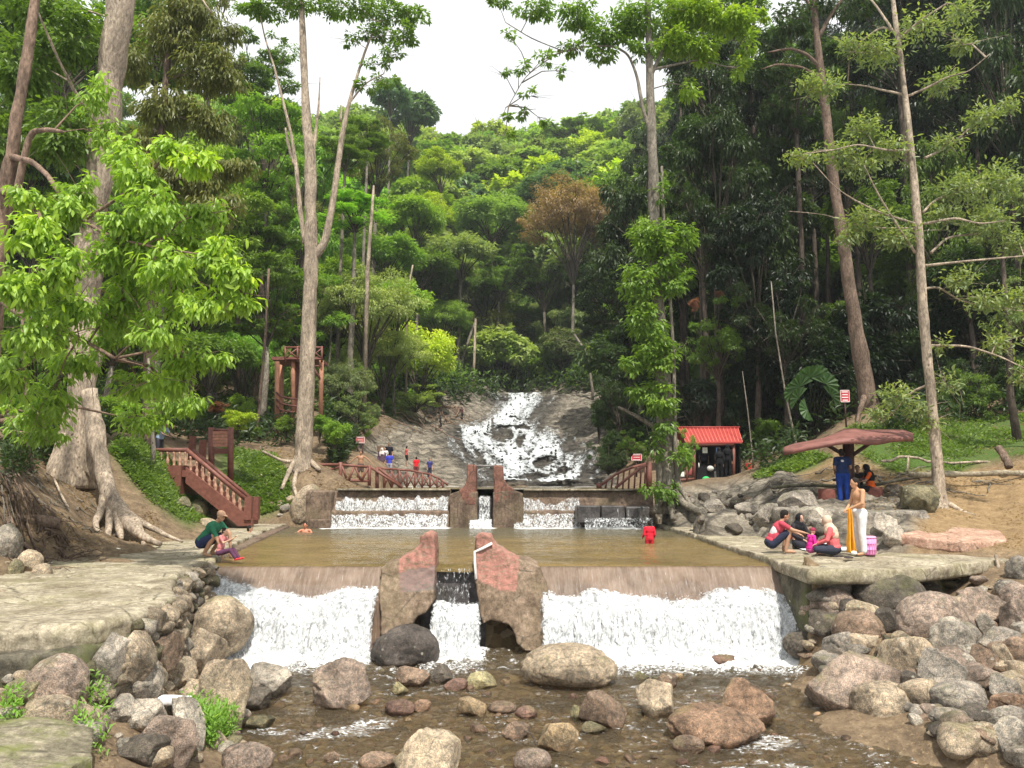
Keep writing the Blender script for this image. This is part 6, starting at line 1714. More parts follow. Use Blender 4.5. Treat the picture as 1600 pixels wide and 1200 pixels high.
hero('leaning_brown_tree', 'dark brown leaning trunk on the shaded slope behind the mushroom shelter', (1358, 640),
    [[(1362, 655, 31.7, 34), (1354, 610, 26.4, 34), (1342, 540, 22.9, 34), (1330, 470, 20.2, 34), (1319, 390, 18.5, 34), (1308, 320, 16.7, 34), (1298, 250, 15.0, 34), (1290, 170, 14.1, 34), (1281, 100, 12.3, 34), (1274, 40, 10.6, 34), (1272, -30, 7.9, 34)],
     [(1281, 105, 7.0, 34), (1262, 85, 5.3, 34), (1235, 75, 4.4, 34), (1200, 82, 2.6, 34)], [(1284, 125, 6.2, 34), (1255, 105, 4.4, 34), (1215, 100, 3.5, 34), (1190, 108, 1.8, 34)], [(1278, 60, 7.0, 34), (1300, 20, 5.3, 34), (1330, -20, 3.5, 34)], [(1275, 30, 5.3, 34), (1255, -10, 4.4, 34)]],
    [(1240, 30, 50, 30, 600), (1330, 10, 50, 26, 500), (1280, 0, 40, 24, 400), (1220, 100, 40, 14, 200)],
    .25, 'dark', 'brown', 34, 700, tn=16, roots=[[(1350, 620, 10, 33.8), (1344, 640, 8, 33.4), (1338, 665, 4, 33)], [(1366, 630, 10, 33.8), (1372, 655, 6, 33.4)]])
br = [[(1418, 149), (1380, 141), (1352, 134), (1318, 131), (1256, 141)], [(1419, 150), (1449, 137), (1480, 120), (1514, 112), (1547, 84)], [(1445, 247), (1487, 227), (1511, 203), (1545, 180)], [(1432, 350), (1376, 333), (1335, 313), (1304, 292), (1270, 254)],
      [(1442, 332), (1462, 311), (1497, 302), (1531, 289), (1580, 282)], [(1442, 350), (1493, 340), (1530, 350), (1570, 345)], [(1431, 357), (1376, 357), (1330, 350), (1290, 335), (1232, 330)], [(1424, 235), (1385, 235), (1340, 225), (1300, 235), (1255, 240)],
      [(1440, 452), (1466, 448), (1500, 470), (1550, 482), (1600, 486)], [(1447, 540), (1510, 540), (1560, 556), (1600, 575)], [(1452, 600), (1425, 612), (1400, 640), (1385, 655)], [(1444, 415), (1510, 408), (1600, 400)], [(1412, 60), (1380, 40), (1350, 60), (1332, 84)], [(1405, 60), (1440, 30), (1480, 5)], [(1455, 395), (1480, 370), (1530, 365)],
      [(1430, 395), (1400, 350), (1370, 300), (1350, 258)], [(1400, 55), (1370, 10), (1345, -20)]]
hero('slim_lichen_tree', 'slim pale lichen spotted tree with bare horizontal branches on the right bank', (1468, 790),
    [[(1472, 800, 22.4, 22), (1468, 770, 18.1, 22), (1463, 710, 16.3, 22), (1456, 630, 15.5, 22), (1448, 550, 14.6, 22), (1441, 470, 14.6, 22), (1437, 390, 13.8, 22), (1431, 310, 12.0, 22), (1422, 220, 10.3, 22), (1411, 120, 8.6, 22), (1399, 30, 7.7, 22), (1390, -40, 6.0, 22)]] +
    [[(x, y, max(1.5, 4.5 - 1.0 * i), 22 - .35 * i * (1 if k % 2 else -1)) for i, (x, y) in enumerate(s)] for k, s in enumerate(br)],
    [(1370, 82, 57, 27, 510), (1330, 70, 34, 21, 240), (1290, 138, 50, 21, 390), (1260, 130, 23, 21, 180), (1470, 130, 39, 27, 360), (1500, 70, 34, 24, 255), (1440, 45, 57, 30, 420), (1500, 20, 46, 30, 300), (1350, 205, 39, 33, 480), (1390, 235, 46, 27, 450), (1310, 240, 50, 21, 420), (1250, 250, 39, 18, 255), (1345, 262, 46, 18, 270),
     (1530, 185, 41, 33, 390), (1575, 165, 27, 21, 180), (1480, 222, 34, 24, 240), (1350, 345, 57, 24, 480), (1400, 370, 46, 27, 390), (1330, 372, 34, 21, 240), (1500, 295, 57, 33, 630), (1560, 285, 46, 45, 540), (1540, 345, 57, 36, 600), (1470, 340, 29, 27, 240), (1590, 380, 34, 39, 390),
     (1500, 440, 39, 33, 300), (1540, 470, 50, 30, 390), (1590, 470, 29, 39, 270), (1560, 540, 46, 27, 270), (1595, 590, 29, 30, 180), (1400, 620, 41, 24, 300), (1375, 645, 29, 18, 195), (1430, 640, 32, 21, 195), (1455, 665, 23, 18, 135), (1480, 600, 27, 36, 165, 0, -.1), (1470, 540, 20, 24, 90)],
    .155, 'grey', 'pale', 22, 720, fol=dict(aspect=.36, per=9, droop=.1, clump=.62, shell=.05, jitter=.9, tb=(.55, .35)), near=True, tn=14,
    roots=[[(1466, 785, 14, 21.8), (1452, 800, 8, 21.4), (1440, 812, 5, 21)], [(1474, 790, 12, 21.8), (1485, 808, 7, 21.2)], [(1478, 785, 10, 22), (1505, 800, 6, 21.5), (1525, 806, 3, 21.2)], [(1470, 790, 10, 21.6), (1466, 812, 5, 21)]])
def bare(name, label, pts_, d, bark, seed):
    b = P(pts_[0][0], pts_[0][1], d); b.z = gz(b.x, b.y) - .1; t = thing(name, label, 'tree', tuple(b)); mb = MB()
    q = np.array([P(x, y, d) for x, y, w_ in pts_]) - np.array(b); rr_ = [w_ / 2400 * d * .6 for _, _, w_ in pts_]
    if q[0][2] > .2: q = np.vstack([[0, 0, 0], q]); rr_ = [rr_[0] * 1.1] + rr_
    mb.tube(q, rr_, n=8, rough=.25, seed=seed); mb.build('trunk', MAT['bark'], t, color=BARK[bark]); return t
bare('dead_tree', 'straight white dead trunk standing at the head of the cascade', [(739, 606, 8), (741, 560, 7), (743, 498, 6)], 99, 'pale', 1)
bare('dead_tree', 'grey leaning dead trunk behind the straight white one', [(718, 578, 12), (728, 545, 8), (741, 505, 5)], 101, 'grey', 2)
bare('dead_tree', 'short curved white dead stub above the yellow green thicket', [(637, 462, 6), (640, 440, 6), (645, 414, 4)], 70, 'pale', 3)
bare('bare_trunk', 'pale curved trunk leaning left beside the right side of the cascade head', [(926, 612, 7), (920, 570, 8), (912, 545, 7), (897, 522, 6)], 92, 'grey', 4)
bare('bare_trunk', 'pale straight trunk in the wood right of the forked tree', [(574, 430, 12), (577, 380, 10), (582, 320, 8), (584, 290, 5)], 54, 'pale', 5)
bare('sapling', 'thin grey sapling trunk on the shaded slope left of the fan palm', [(1243, 690, 6), (1228, 620, 5), (1212, 520, 4), (1205, 440, 3)], 36, 'grey', 6)
bare('sapling', 'thinner sapling trunk near the red barrel beside the kiosk', [(1176, 712, 4), (1168, 640, 3), (1160, 580, 2)], 37, 'grey', 7)
bare('sapling', 'dark thin trunk rising behind the bank at the far left', [(52, 740, 9), (44, 700, 9), (40, 600, 8), (34, 480, 7)], 20, 'brown', 8)
bare('sapling', 'grey mossy stump trunk left of the staircase landing', [(238, 735, 12), (240, 700, 11), (236, 640, 9), (232, 560, 7)], 25.5, 'grey', 9)
bare('sapling', 'twin brown trunk in the wood left of the lookout tower', [(402, 672, 9), (408, 600, 8), (415, 520, 7), (420, 420, 6)], 40, 'brown', 10)
# shrubs
T_(522, 682, 36, 32, 32, 'shrub0', 'bright', 'bright green clipped bush right of the forked tree', name='bush', cat='bush', rad_=.4)
T_(500, 668, 37, 26, 26, 'shrub1', 'fresh', 'green bush touching the forked trunk on its right', name='bush', cat='bush', rad_=.4)
T_(448, 668, 38, 24, 24, 'shrub1', 'bright', 'green bush left of the forked trunk under the lookout tower', name='bush', cat='bush', rad_=.4)
T_(372, 662, 31, 38, 26, 'shrub0', 'yel', 'yellow green bush behind the notice board', name='bush', cat='bush', rad_=.4)
T_(340, 640, 31, 24, 16, 'shrub1', 'rust', 'orange tipped bush above the notice board', name='bush', cat='bush', rad_=.4)
T_(300, 640, 28, 40, 26, 'shrub0', 'fresh', 'green bush overhanging the staircase landing', name='bush', cat='bush', rad_=.4)
T_(225, 640, 24, 50, 40, 'loose0', 'bright', 'leafy bush left of the staircase behind the big tree', name='bush', cat='bush', rad_=.4)
T_(190, 700, 24, 22, 18, 'loose1', 'fresh', 'small leafy plant right of the buttressed trunk', name='bush', cat='bush', rad_=.4)
T_(1085, 480, 40, 14, 20, 'shrub0', 'rust', 'cluster of dead red brown leaves hanging right of the vine covered tree', name='bush', cat='bush', rad_=.3)
T_(1125, 462, 41, 12, 10, 'shrub1', 'rust', 'small cluster of dead brown leaves above the kiosk', name='bush', cat='bush', rad_=.3)
T_(1075, 700, 30, 20, 40, 'loose0', 'fresh', 'light green climbing plant beside the kiosk post', name='bush', cat='bush', rad_=.3)
T_(985, 690, 33, 26, 26, 'loose1', 'mid', 'leafy bush behind the right log fence', name='bush', cat='bush', rad_=.3)
# fan palm : every frond a part
fp = thing('fan_palm', 'small fan palm with broad round leaves on the slope behind the mushroom shelter', 'palm', tuple(hit(1268, 668)))
rp = random.Random(3)
for i, (x, y, s, rz_) in enumerate([(1250, 604, 24, -.5), (1266, 590, 26, -.1), (1290, 600, 24, .5), (1248, 622, 22, -.9), (1262, 640, 20, -1.9), (1298, 618, 20, 1.0), (1238, 612, 20, -1.0), (1278, 586, 22, .2)]):
    c = P(x, y, 32.5 + rp.uniform(-.4, .4)); R = s / 1200 * 32
    n = 15; V = [[0, 0, 0]]
    for k in range(n):
        th = math.pi * (.03 + .94 * k / (n - 1)); rr_ = R * (1 if k % 2 == 0 else .9); V.append([math.cos(th) * rr_, .10 * R * (k % 2), math.sin(th) * rr_ - .2 * R])
    mb = MB(); mb.add(np.array(V), None, [[0, k, k + 1] for k in range(1, n)])
    o_ = mb.build('frond', MAT['leaf'], fp, False, color=(.05, .11, .035)); o_.location = c - fp.location; o_.rotation_euler = (rp.uniform(.2, .7), rz_, 0)
    a = o_.data.attributes.new('tint', 'FLOAT', 'POINT'); a.data.foreach_set('value', np.full(len(V), .6, np.float32))
    mb = MB(); mb.tube([(0, 0, 0), (np.array(c - fp.location) * .6 + np.array([0, 0, .25])), c - fp.location], [.03, .02, .012], n=5); mb.build('leaf_stalk', MAT['leaf'], fp, color=(.06, .10, .04))
# fern like big leaves by the kiosk post
lp = thing('broad_leaf_plant', 'plant with long arching blade leaves left of the kiosk post', 'plant', tuple(P(1062, 745, 33)))
for i, (x0, y0, x1, y1) in enumerate([(1062, 745, 1084, 695), (1062, 740, 1082, 706), (1060, 742, 1084, 716), (1060, 735, 1046, 690), (1062, 725, 1070, 692), (1060, 745, 1082, 722)]):
    a = np.array(P(x0, y0, 33)); b = np.array(P(x1, y1, 32.6)); m = (a + b) / 2 + np.array([0, 0, .25])
    mb = MB(); mb.tube(np.array([a, (a + m) / 2, m, (m + b) / 2 + [0, 0, .05], b]) - np.array(lp.location), [.01, .06, .09, .07, .005], n=4, flat=.15); oo = mb.build('blade', MAT['leaf'], lp, color=(.10, .19, .06))
    at = oo.data.attributes.new('tint', 'FLOAT', 'POINT'); at.data.foreach_set('value', np.full(len(oo.data.vertices), .7, np.float32))

# ------------------------------------------------------------------ ground cover, litter, roots
def cover(name, polys, n, L, colr, seed, up=0.6, aspect=.35, tb=(.4, .22), dmax=60, label=None, lift=.05, near=False):
    r = np.random.default_rng(seed); Ps = []
    for poly, m in polys:
        xs = [p[0] for p in poly]; ys = [p[1] for p in poly]; cnt = 0; need = int(n * m); tries = 0
        while cnt < need and tries < 40:
            tries += 1
            x = r.uniform(min(xs), max(xs), need); y = r.uniform(min(ys), max(ys), need); ok_ = inpoly(x, y, poly)
            for a, b in zip(x[ok_], y[ok_]):
                h = hit(a, b)
                if h is None or h.y > dmax: continue
                if vnoise(np.array([h.x * .9, h.y * .9, seed]), seed) < -.30 + .5 * r.random() - .15: continue
                Ps.append((h.x, h.y, h.z, h.y)); cnt += 1
                if cnt >= need: break
    p = np.array(Ps); d = p[:, 3]; m = len(p); p = p[:, :3] + np.stack([r.normal(0, .03, m) * 1, r.normal(0, .03, m), lift * r.random(m) * (1 + d / 30)], 1)
    th = r.random(m) * 6.28; ax = np.stack([np.cos(th), np.sin(th), up * r.random(m) * 1.6], 1); nn = np.stack([r.normal(0, .4, m), r.normal(0, .4, m) - .3, np.ones(m)], 1)
    Ls = L * (.6 + .8 * r.random(m)) * np.clip(d / 22, .5, 3)
    V, T, k = leaf_geo(p, ax, nn, Ls, Ls * aspect, near)
    cl = .5 * vnoise(p * 1.3, seed + 3)
    t = np.clip(tb[0] + tb[1] * (cl + r.normal(0, .5, m)), 0, 1)
    return link(name, mesh_np(name, V, None, T, False, attrs=dict(tint=np.repeat(t, k))), MAT['leaf'], None, color=colr if not isinstance(colr, str) else G[colr], kind='stuff')
cover('ground_cover', [(Z_GRASS[0], .30), (Z_GRASS[1], .24), (Z_GRASS[2], .08), (Z_GRASS[3], .34)], 30000, .11, (.15, .235, .04), 1, up=.9, tb=(.45, .4))
cover('undergrowth', [([(0, 600), (430, 620), (470, 700), (350, 700), (180, 690), (0, 760)], .35), ([(1060, 620), (1600, 560), (1600, 650), (1300, 700), (1180, 740), (1060, 740)], .35), ([(500, 660), (560, 640), (560, 700), (520, 740)], .1), ([(560, 560), (960, 560), (980, 610), (640, 640)], .2)], 30000, .20, 'dark', 2, up=1.0, dmax=110, lift=.5)
cover('undergrowth', [([(420, 420), (1080, 420), (1080, 600), (980, 610), (640, 620), (520, 650), (420, 640)], 1.0)], 26000, .22, 'mid', 12, up=1.2, dmax=140, lift=.6)
cover('fallen_leaves', [([(0, 690), (120, 740), (240, 800), (260, 850), (100, 880), (0, 880)], .35), ([(1180, 745), (1300, 700), (1600, 620), (1600, 860), (1420, 850), (1300, 770)], .4), ([(430, 700), (560, 720), (560, 760), (440, 790)], .12), ([(0, 880), (330, 870), (240, 940), (0, 940)], .05), ([(560, 610), (720, 600), (720, 660), (600, 690)], .1)], 9000, .07, (.30, .20, .11), 3, up=.15, aspect=.5, dmax=95, lift=.02)
cover('creeper', [([(258, 1062), (300, 1075), (350, 1130), (375, 1150), (330, 1175), (290, 1140), (255, 1090)], .55), ([(120, 1060), (165, 1050), (170, 1130), (130, 1130)], .1), ([(0, 1130), (30, 1120), (30, 1150), (0, 1150)], .06), ([(100, 1160), (160, 1150), (170, 1190), (110, 1190)], .06)], 3600, .12, 'fresh', 4, up=1.6, lift=.30, near=True)
def tangle(name, label, cat, poly, n, rw, colr, seed, L=(.4, 1.4), kind=None, lift=.15):
    r = random.Random(seed); xs = [p[0] for p in poly]; ys = [p[1] for p in poly]; mb = MB(); k = 0; org = None
    while k < n:
        x = r.uniform(min(xs), max(xs)); y = r.uniform(min(ys), max(ys))
        if not inpoly(np.array([x]), np.array([y]), poly)[0]: continue
        h = hit(x, y)
        if h is None: continue
        if org is None: org = h.copy()
        a = r.uniform(0, 6.28); p = h + Vector((0, 0, r.uniform(0, lift))); P_ = []; s = r.uniform(*L) / 6; ra = r.uniform(*rw)
        for i in range(7):
            P_.append(np.array(p - org)); a += r.gauss(0, .45); p = p + Vector((math.cos(a) * s, math.sin(a) * s * .7, 0)); p.z = gz(p.x, p.y) + max(0, r.gauss(lift * .5, lift * .35))
        mb.tube(P_, [ra * (1 - .11 * i) for i in range(7)], n=5, cap=True); k += 1
    o_ = mb.build(name, MAT['bark'], None, color=colr, label=label, category=cat, kind=kind); o_.location = org
    return o_
tangle('exposed_roots', None, None, [(0, 790), (90, 800), (115, 850), (110, 885), (40, 890), (0, 860)], 55, (.010, .032), BARK['brown'], 1, (.5, 1.5), 'stuff', .20)
tangle('exposed_roots', None, None, [(0, 700), (90, 760), (160, 800), (150, 840), (60, 800), (0, 790)], 50, (.008, .025), BARK['grey'], 2, (.5, 1.3), 'stuff', .1)
tangle('fallen_branches', None, None, [(560, 640), (700, 620), (730, 650), (700, 680), (620, 665)], 46, (.03, .09), BARK['red'], 3, (2.5, 8), 'stuff', .7)
tangle('fallen_branches', None, None, [(400, 700), (470, 700), (460, 770), (420, 780)], 20, (.012, .035), BARK['pale'], 4, (.6, 1.8), 'stuff', .12)
tangle('exposed_roots', None, None, [(1190, 755), (1300, 735), (1590, 752), (1590, 775), (1400, 775), (1250, 770)], 36, (.015, .04), BARK['grey'], 5, (.8, 2.4), 'stuff', .1)
# ------------------------------------------------------------------ fences, stairs, tower, kiosk, shelter, signs
def vec(p): return np.array(p, float)
def logs(t, name, pts_, r, mat='redwood', n=7, **kw):
    mb = MB(); mb.tube([vec(p) - vec(t.location) for p in pts_], r, n=n, rough=.25, seed=random.randrange(99)); return mb.build(name, MAT[mat] if isinstance(mat, str) else mat, t, **kw)
def boxp(t, name, c, size, mat, rot=None, **kw):
    mb = MB(); mb.box(vec(c) - vec(t.location), size, rot)
    o_ = mb.build(name, MAT[mat] if isinstance(mat, str) else mat, t, smoothed=False, **kw)
    return o_

f1 = thing('log_fence', 'red brown log fence with crossed braces at the left end of the upper weir', 'fence', tuple(P(466, 757, 33)))
for x, y0, y1, d in [(466, 719, 760, 33), (532, 722, 756, 34), (577, 727, 757, 34.6), (589, 730, 762, 34.8)]:
    logs(f1, 'post', [P(x, y1 + 2, d), P(x, y0, d)], .085)
for a, b in [((466, 726, 33), (532, 726, 34)), ((532, 726, 34), (577, 730, 34.6)), ((466, 750, 33), (532, 748, 34)), ((532, 750, 34), (577, 752, 34.6)), ((577, 729, 34.6), (629, 762, 34.9)), ((592, 732, 34.9), (627, 760, 35.2))]:
    logs(f1, 'rail', [P(*a), P(*b)], .06)
for a, b in [((468, 729, 33), (531, 749, 34)), ((468, 749, 33), (531, 729, 34)), ((534, 728, 34), (543, 752, 34.1)), ((553, 730, 34.2), (544, 752, 34.1)), ((555, 730, 34.3), (564, 752, 34.4)), ((575, 731, 34.5), (565, 752, 34.4))]:
    logs(f1, 'brace', [P(*a), P(*b)], .05)
f2 = thing('log_fence', 'log fence with a row of small crosses behind the left half of the upper weir', 'fence', tuple(P(590, 757, 37)))
tops = [(588, 731), (610, 733), (640, 735), (672, 741), (688, 749), (700, 758)]
def topy(x): return float(np.interp(x, [p[0] for p in tops], [p[1] for p in tops]))
for x in (600, 612, 624, 636, 648, 660, 672, 683, 692):
    logs(f2, 'post', [P(x, 765, 38), P(x, topy(x) - 1, 38)], .05)
    if x < 690: 
        x2 = x + 11
        logs(f2, 'brace', [P(x, topy(x) + 3, 38), P(x2, 761, 38.05)], .035); logs(f2, 'brace', [P(x, 761, 38), P(x2, topy(x2) + 3, 38.06)], .035)
for a, b in zip(tops[:-1], tops[1:]): logs(f2, 'rail', [P(*a, 38), P(*b, 38)], .055)
f3 = thing('log_fence', 'red log railing climbing beside the vine covered tree by the upper weir', 'fence', tuple(P(1012, 760, 33)))
logs(f3, 'rail', [P(940, 757, 33), P(962, 741, 33.2), P(985, 731, 33.6), P(1012, 724, 34)], .06)
logs(f3, 'rail', [P(962, 762, 32), P(982, 746, 32.2), P(1000, 731, 32.6), P(1012, 726, 33)], .06)
for x, yt in [(946, 752), (955, 746), (964, 741), (973, 737), (982, 733), (991, 730), (1000, 728), (1007, 726)]:
    logs(f3, 'baluster', [P(x, 764, 33.4), P(x + 2, yt, 33.4)], .04)
logs(f3, 'post', [P(1014, 765, 33), P(1014, 722, 33)], .14); logs(f3, 'post', [P(936, 764, 33), P(936, 755, 33)], .12)
f4 = thing('log_fence', 'short wooden railing between the vine covered tree and the kiosk post', 'fence', tuple(P(1062, 752, 35)))
logs(f4, 'rail', [P(1062, 725, 35.5), P(1084, 723, 36)], .05); logs(f4, 'rail', [P(1062, 750, 35.5), P(1084, 748, 36)], .05); logs(f4, 'brace', [P(1062, 736, 35.5), P(1084, 724, 36)], .045); logs(f4, 'post', [P(1073, 754, 35.7), P(1073, 724, 35.7)], .05)

# red staircase with turned balusters
st = thing('red_staircase', 'red brown concrete staircase with turned balusters coming down to the ledge', 'staircase', tuple(P(392, 810, 27.5)))
def baluster(x, yb, yt, d):
    a = vec(P(x, yb, d)); b = vec(P(x, yt, d)); mb = MB()
    prof = [(0, .045), (.06, .06), (.12, .035), (.3, .06), (.42, .065), (.55, .035), (.75, .028), (.85, .045), (.9, .05), (1, .045)]
    mb.tube([a + (b - a) * k - vec(st.location) for k, _ in prof], [r_ for _, r_ in prof], n=8)
    mb.build('baluster', mat_bal, st)
mat_bal = plain('faded_pink_baluster', (.40, .23, .16), .7, .2, .25, 9)
for dd in (27.6, 28.7):
    off = 0 if dd < 28 else 9
    for x in (252, 262, 272, 281, 290):
        if not off: baluster(x, 728, 706, dd)
    for i in range(9):
        x = 298 + i * 9.7; baluster(x + off * .9, 736 + i * 8.2, 713 + i * 8.2, dd)
    logs(st, 'handrail', [P(292 + off, 703, dd), P(388 + off, 783, dd)], .075, n=8)
logs(st, 'handrail', [P(240, 703, 27.6), P(293, 703, 27.6)], .075, n=8)
for i in range(10):
    a = P(292 + i * 9.9, 738 + i * 8.3, 28.1); boxp(st, 'step', a + Vector((.14, .05, -.05)), (.30, 1.35, .24), MAT['redwood'])
mb = MB()
pts_ = [P(290, 730, 27.45), P(290, 755, 27.45), P(372, 822, 27.45), P(394, 822, 27.45), P(394, 812, 27.45)]
mb.prism([(p.x, p.z) for p in pts_], lambda a, b: (a - st.location.x, 27.45 - st.location.y, b - st.location.z), lambda a, b: (a - st.location.x, 27.6 - st.location.y, b - st.location.z))
mb.build('stringer', MAT['redwood'], st, smoothed=False)
p0, p1 = P(236, 728, 28), P(293, 756, 28)
boxp(st, 'landing', ((p0.x + p1.x) / 2, 28.2, (p0.z + p1.z) / 2 - .2), (abs(p1.x - p0.x), 1.6, abs(p0.z - p1.z) + .4), MAT['redwood'])
for x, dd in ((388, 27.5), (399, 28.4)):
    c0, c1 = P(x, 812, dd), P(x, 776, dd); boxp(st, 'newel_post', (c0.x, dd, (c0.z + c1.z) / 2), (.24, .24, c1.z - c0.z), MAT['redwood'])
boxp(st, 'newel_post', P(316, 715, 28.9), (.2, .2, 1.3), MAT['redwood']); boxp(st, 'newel_post', P(300, 700, 28.9), (.2, .2, .9), MAT['redwood'])

nb = thing('notice_board', 'red brown plank notice board on two posts above the staircase', 'notice board', tuple(P(345, 745, 29.5)))
for x in (330, 360): logs(nb, 'post', [P(x, 750, 29.5), P(x, 668, 29.5)], .12)
for y in (676, 681, 686, 691, 696): boxp(nb, 'plank', P(345, y, 29.45), (.60, .06, .105), plain('weathered_plank_paint', (.42, .20, .14), .7, .2, .3, 8))
boxp(nb, 'crossbeam', P(345, 705, 29.5), (.74, .14, .2), MAT['redwood']); logs(nb, 'crossbeam', [P(328, 671, 29.5), P(362, 673, 29.5)], .06)

lt = thing('lookout_tower', 'orange brown lookout tower with curved stair rails half hidden behind the forked trunk', 'tower', tuple(P(470, 680, 43)))
for x, y0, y1, d in [(433, 565, 690, 42), (458, 563, 660, 42.6), (502, 563, 665, 42.6), (488, 565, 670, 44.5), (440, 570, 680, 44.5)]:
    logs(lt, 'pole', [P(x - .6, y1, d), P(x, y0, d)], .13, 'orange')
p0 = P(470, 565, 43.5); boxp(lt, 'deck', p0, (2.6, 2.4, .18), MAT['redwood'])
boxp(lt, 'core_wall', P(468, 605, 43.4), (.5, .2, 2.9), MAT['redwood'])
for (x0, x1, d) in ((446, 503, 42.3),):
    logs(lt, 'rail', [P(x0, 543, d), P(x1, 543, d)], .06); logs(lt, 'rail', [P(x0, 561, d), P(x1, 561, d)], .06)
    for x in (446, 465, 484, 503): logs(lt, 'rail_post', [P(x, 566, d), P(x, 541, d)], .06)
    for x in (446, 465, 484): logs(lt, 'brace', [P(x + 1, 545, d), P(x + 18, 559, d)], .04); logs(lt, 'brace', [P(x + 1, 559, d), P(x + 18, 545, d)], .04)
logs(lt, 'brace', [P(490, 575, 42.4), P(500, 592, 42.5)], .07); logs(lt, 'brace', [P(490, 572, 42.4), P(502, 572, 42.5)], .06)
for dy in (0, 11, 21): logs(lt, 'stair_rail', [P(431, 612 + dy, 42), P(438, 619 + dy, 41.4), P(450, 622 + dy, 41.2), P(466, 624 + dy, 41.6), P(480, 634 + dy, 42)], .055)

# kiosk
kd = 38.0
kk = thing('kiosk', 'small stall with a ribbed red metal roof and dark interior on the right bank', 'kiosk', tuple(P(1110, 752, kd)))
rA = P(1060, 669, kd + .9); rB = P(1153, 669, kd + .9); eA = P(1072, 692, kd - .6); eB = P(1160, 691, kd - .6)
mb = MB(); V0 = [vec(rA), vec(rB), vec(eB), vec(eA)]; V0 = [v - vec(kk.location) for v in V0]
up_ = np.array([0, 0, .05]); mb.add(np.array(V0 + [v - up_ for v in V0]), [[0, 3, 2, 1], [4, 5, 6, 7], [0, 1, 5, 4], [1, 2, 6, 5], [2, 3, 7, 6], [3, 0, 4, 7]])
roof = mb.build('roof', MAT['redmetal'], kk, False)
bk = [vec(rA), vec(rB), vec(rB) + [.3, 2.0, -.9], vec(rA) + [.3, 2.0, -.9]]; mb = MB(); bk = [v - vec(kk.location) for v in bk]
mb.add(np.array(bk + [v - up_ for v in bk]), [[0, 1, 2, 3], [4, 7, 6, 5], [0, 4, 5, 1], [1, 5, 6, 2], [2, 6, 7, 3], [3, 7, 4, 0]]); mb.build('rear_roof', MAT['redmetal'], kk, False)
for i in range(17):
    u = i / 16; a = V0[0] * (1 - u) + V0[1] * u; b = V0[3] * (1 - u) + V0[2] * u
    mb = MB(); mb.tube([a + [0, 0, .02], b + [0, 0, .02]], .022, n=5); mb.build('rib', plain('lighter_red_rib', (.72, .16, .12), .35, .4, .1, 5) if i == 0 else roofrib, roof)
    if i == 0: roofrib = bpy.data.materials['lighter_red_rib']
mb = MB(); mb.tube([V0[0] + [-.1, 0, .04], V0[1] + [.1, 0, .04]], .05, n=6); mb.build('ridge_cap', MAT['redmetal'], roof)
logs(kk, 'fascia', [P(1076, 695, kd - .5), P(1146, 694, kd - .5)], .09)
for x in (1084.5, 1146): logs(kk, 'post', [P(x, 756, kd - .4), P(x, 693, kd - .4)], .085)
for x in (1090, 1150): logs(kk, 'post', [P(x, 748, kd + 1.4), P(x, 690, kd + 1.4)], .085)
dk = plain('shade_dark_stall_board', (.018, .017, .018), .8, .1, .3, 4); cz_ = P(1115, 722, kd + 1.3)  # near-black boards hold the shade inside the stall in their colour
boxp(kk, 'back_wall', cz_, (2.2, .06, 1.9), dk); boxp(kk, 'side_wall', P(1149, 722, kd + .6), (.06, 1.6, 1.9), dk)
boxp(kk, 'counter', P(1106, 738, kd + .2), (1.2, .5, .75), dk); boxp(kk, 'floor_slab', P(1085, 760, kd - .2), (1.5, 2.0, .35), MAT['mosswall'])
boxp(kk, 'floor_plank', P(1077, 755, kd - .9), (.9, .5, .08), MAT['pinkslab'])
tag_ = {'w': (.80, .82, .74), 'b': (.35, .5, .85), 'g': (.05, .55, .16), 'r': (.5, .05, .05), 'y': (.7, .55, .1), 'k': (.03, .03, .03)}
def small(name, label, cat, px, py, d, size, c, shape='box', seed=0):
    p = P(px, py, d); t = thing(name, label, cat, tuple(p)); mb = MB()
    if shape == 'box': mb.box((0, 0, 0), size)
    else: mb.ball((0, 0, 0), [s / 2 for s in size], nu=12, nv=8)
    V, N, q, tt = remeshed(mb, max(size) / 14, 1); V = V + N * (max(size) * .05 * fbm(V * 6 / max(size) * .3 + seed, 3, seed))[:, None]
    link('body', mesh_np('body', V, q, tt), MAT['paint'], t, color=c); return t
def sheet(name, label, cat, px, py, d, w_, h_, c, marks=None, mc=(.8, .8, .8), thick=.01, rotz=0, border=None):
    p = P(px, py, d); t = thing(name, label, cat, tuple(p), rotz); mb = MB(); mb.box((0, 0, 0), (w_, thick, h_)); mb.build('panel', MAT['paint'], t, False, color=c)
    if border:
        for cc_, ss in (((0, 0, h_ / 2), (w_, thick, h_ * .06)), ((0, 0, -h_ / 2), (w_, thick, h_ * .06)), ((w_ / 2, 0, 0), (w_ * .05, thick, h_)), ((-w_ / 2, 0, 0), (w_ * .05, thick, h_))):
            mb = MB(); mb.box((cc_[0], -thick * .8, cc_[2]), ss); mb.build('border_strip', MAT['paint'], t, False, color=border)
    for (mx, mz, mw, mh) in marks or []:
        mb = MB(); mb.box((mx * w_, -thick * .9, mz * h_), (mw * w_, thick, mh * h_)); mb.build('printed_line', MAT['paint'], t, False, color=mc)
    return t
sheet('paper_notice', 'white paper notice hanging in the kiosk opening', 'notice', 1101.5, 703.5, kd - .3, .24, .28, (.75, .78, .68), [(0, .1, .6, .06), (0, -.1, .5, .05)], (.4, .42, .4))
sheet('blue_banner', 'narrow pale blue banner hanging in the kiosk opening', 'banner', 1122, 706, kd - .3, .20, .42, (.30, .45, .85), [(0, .2, .6, .08), (0, -.05, .6, .06), (0, -.25, .6, .10)], (.75, .82, .9))
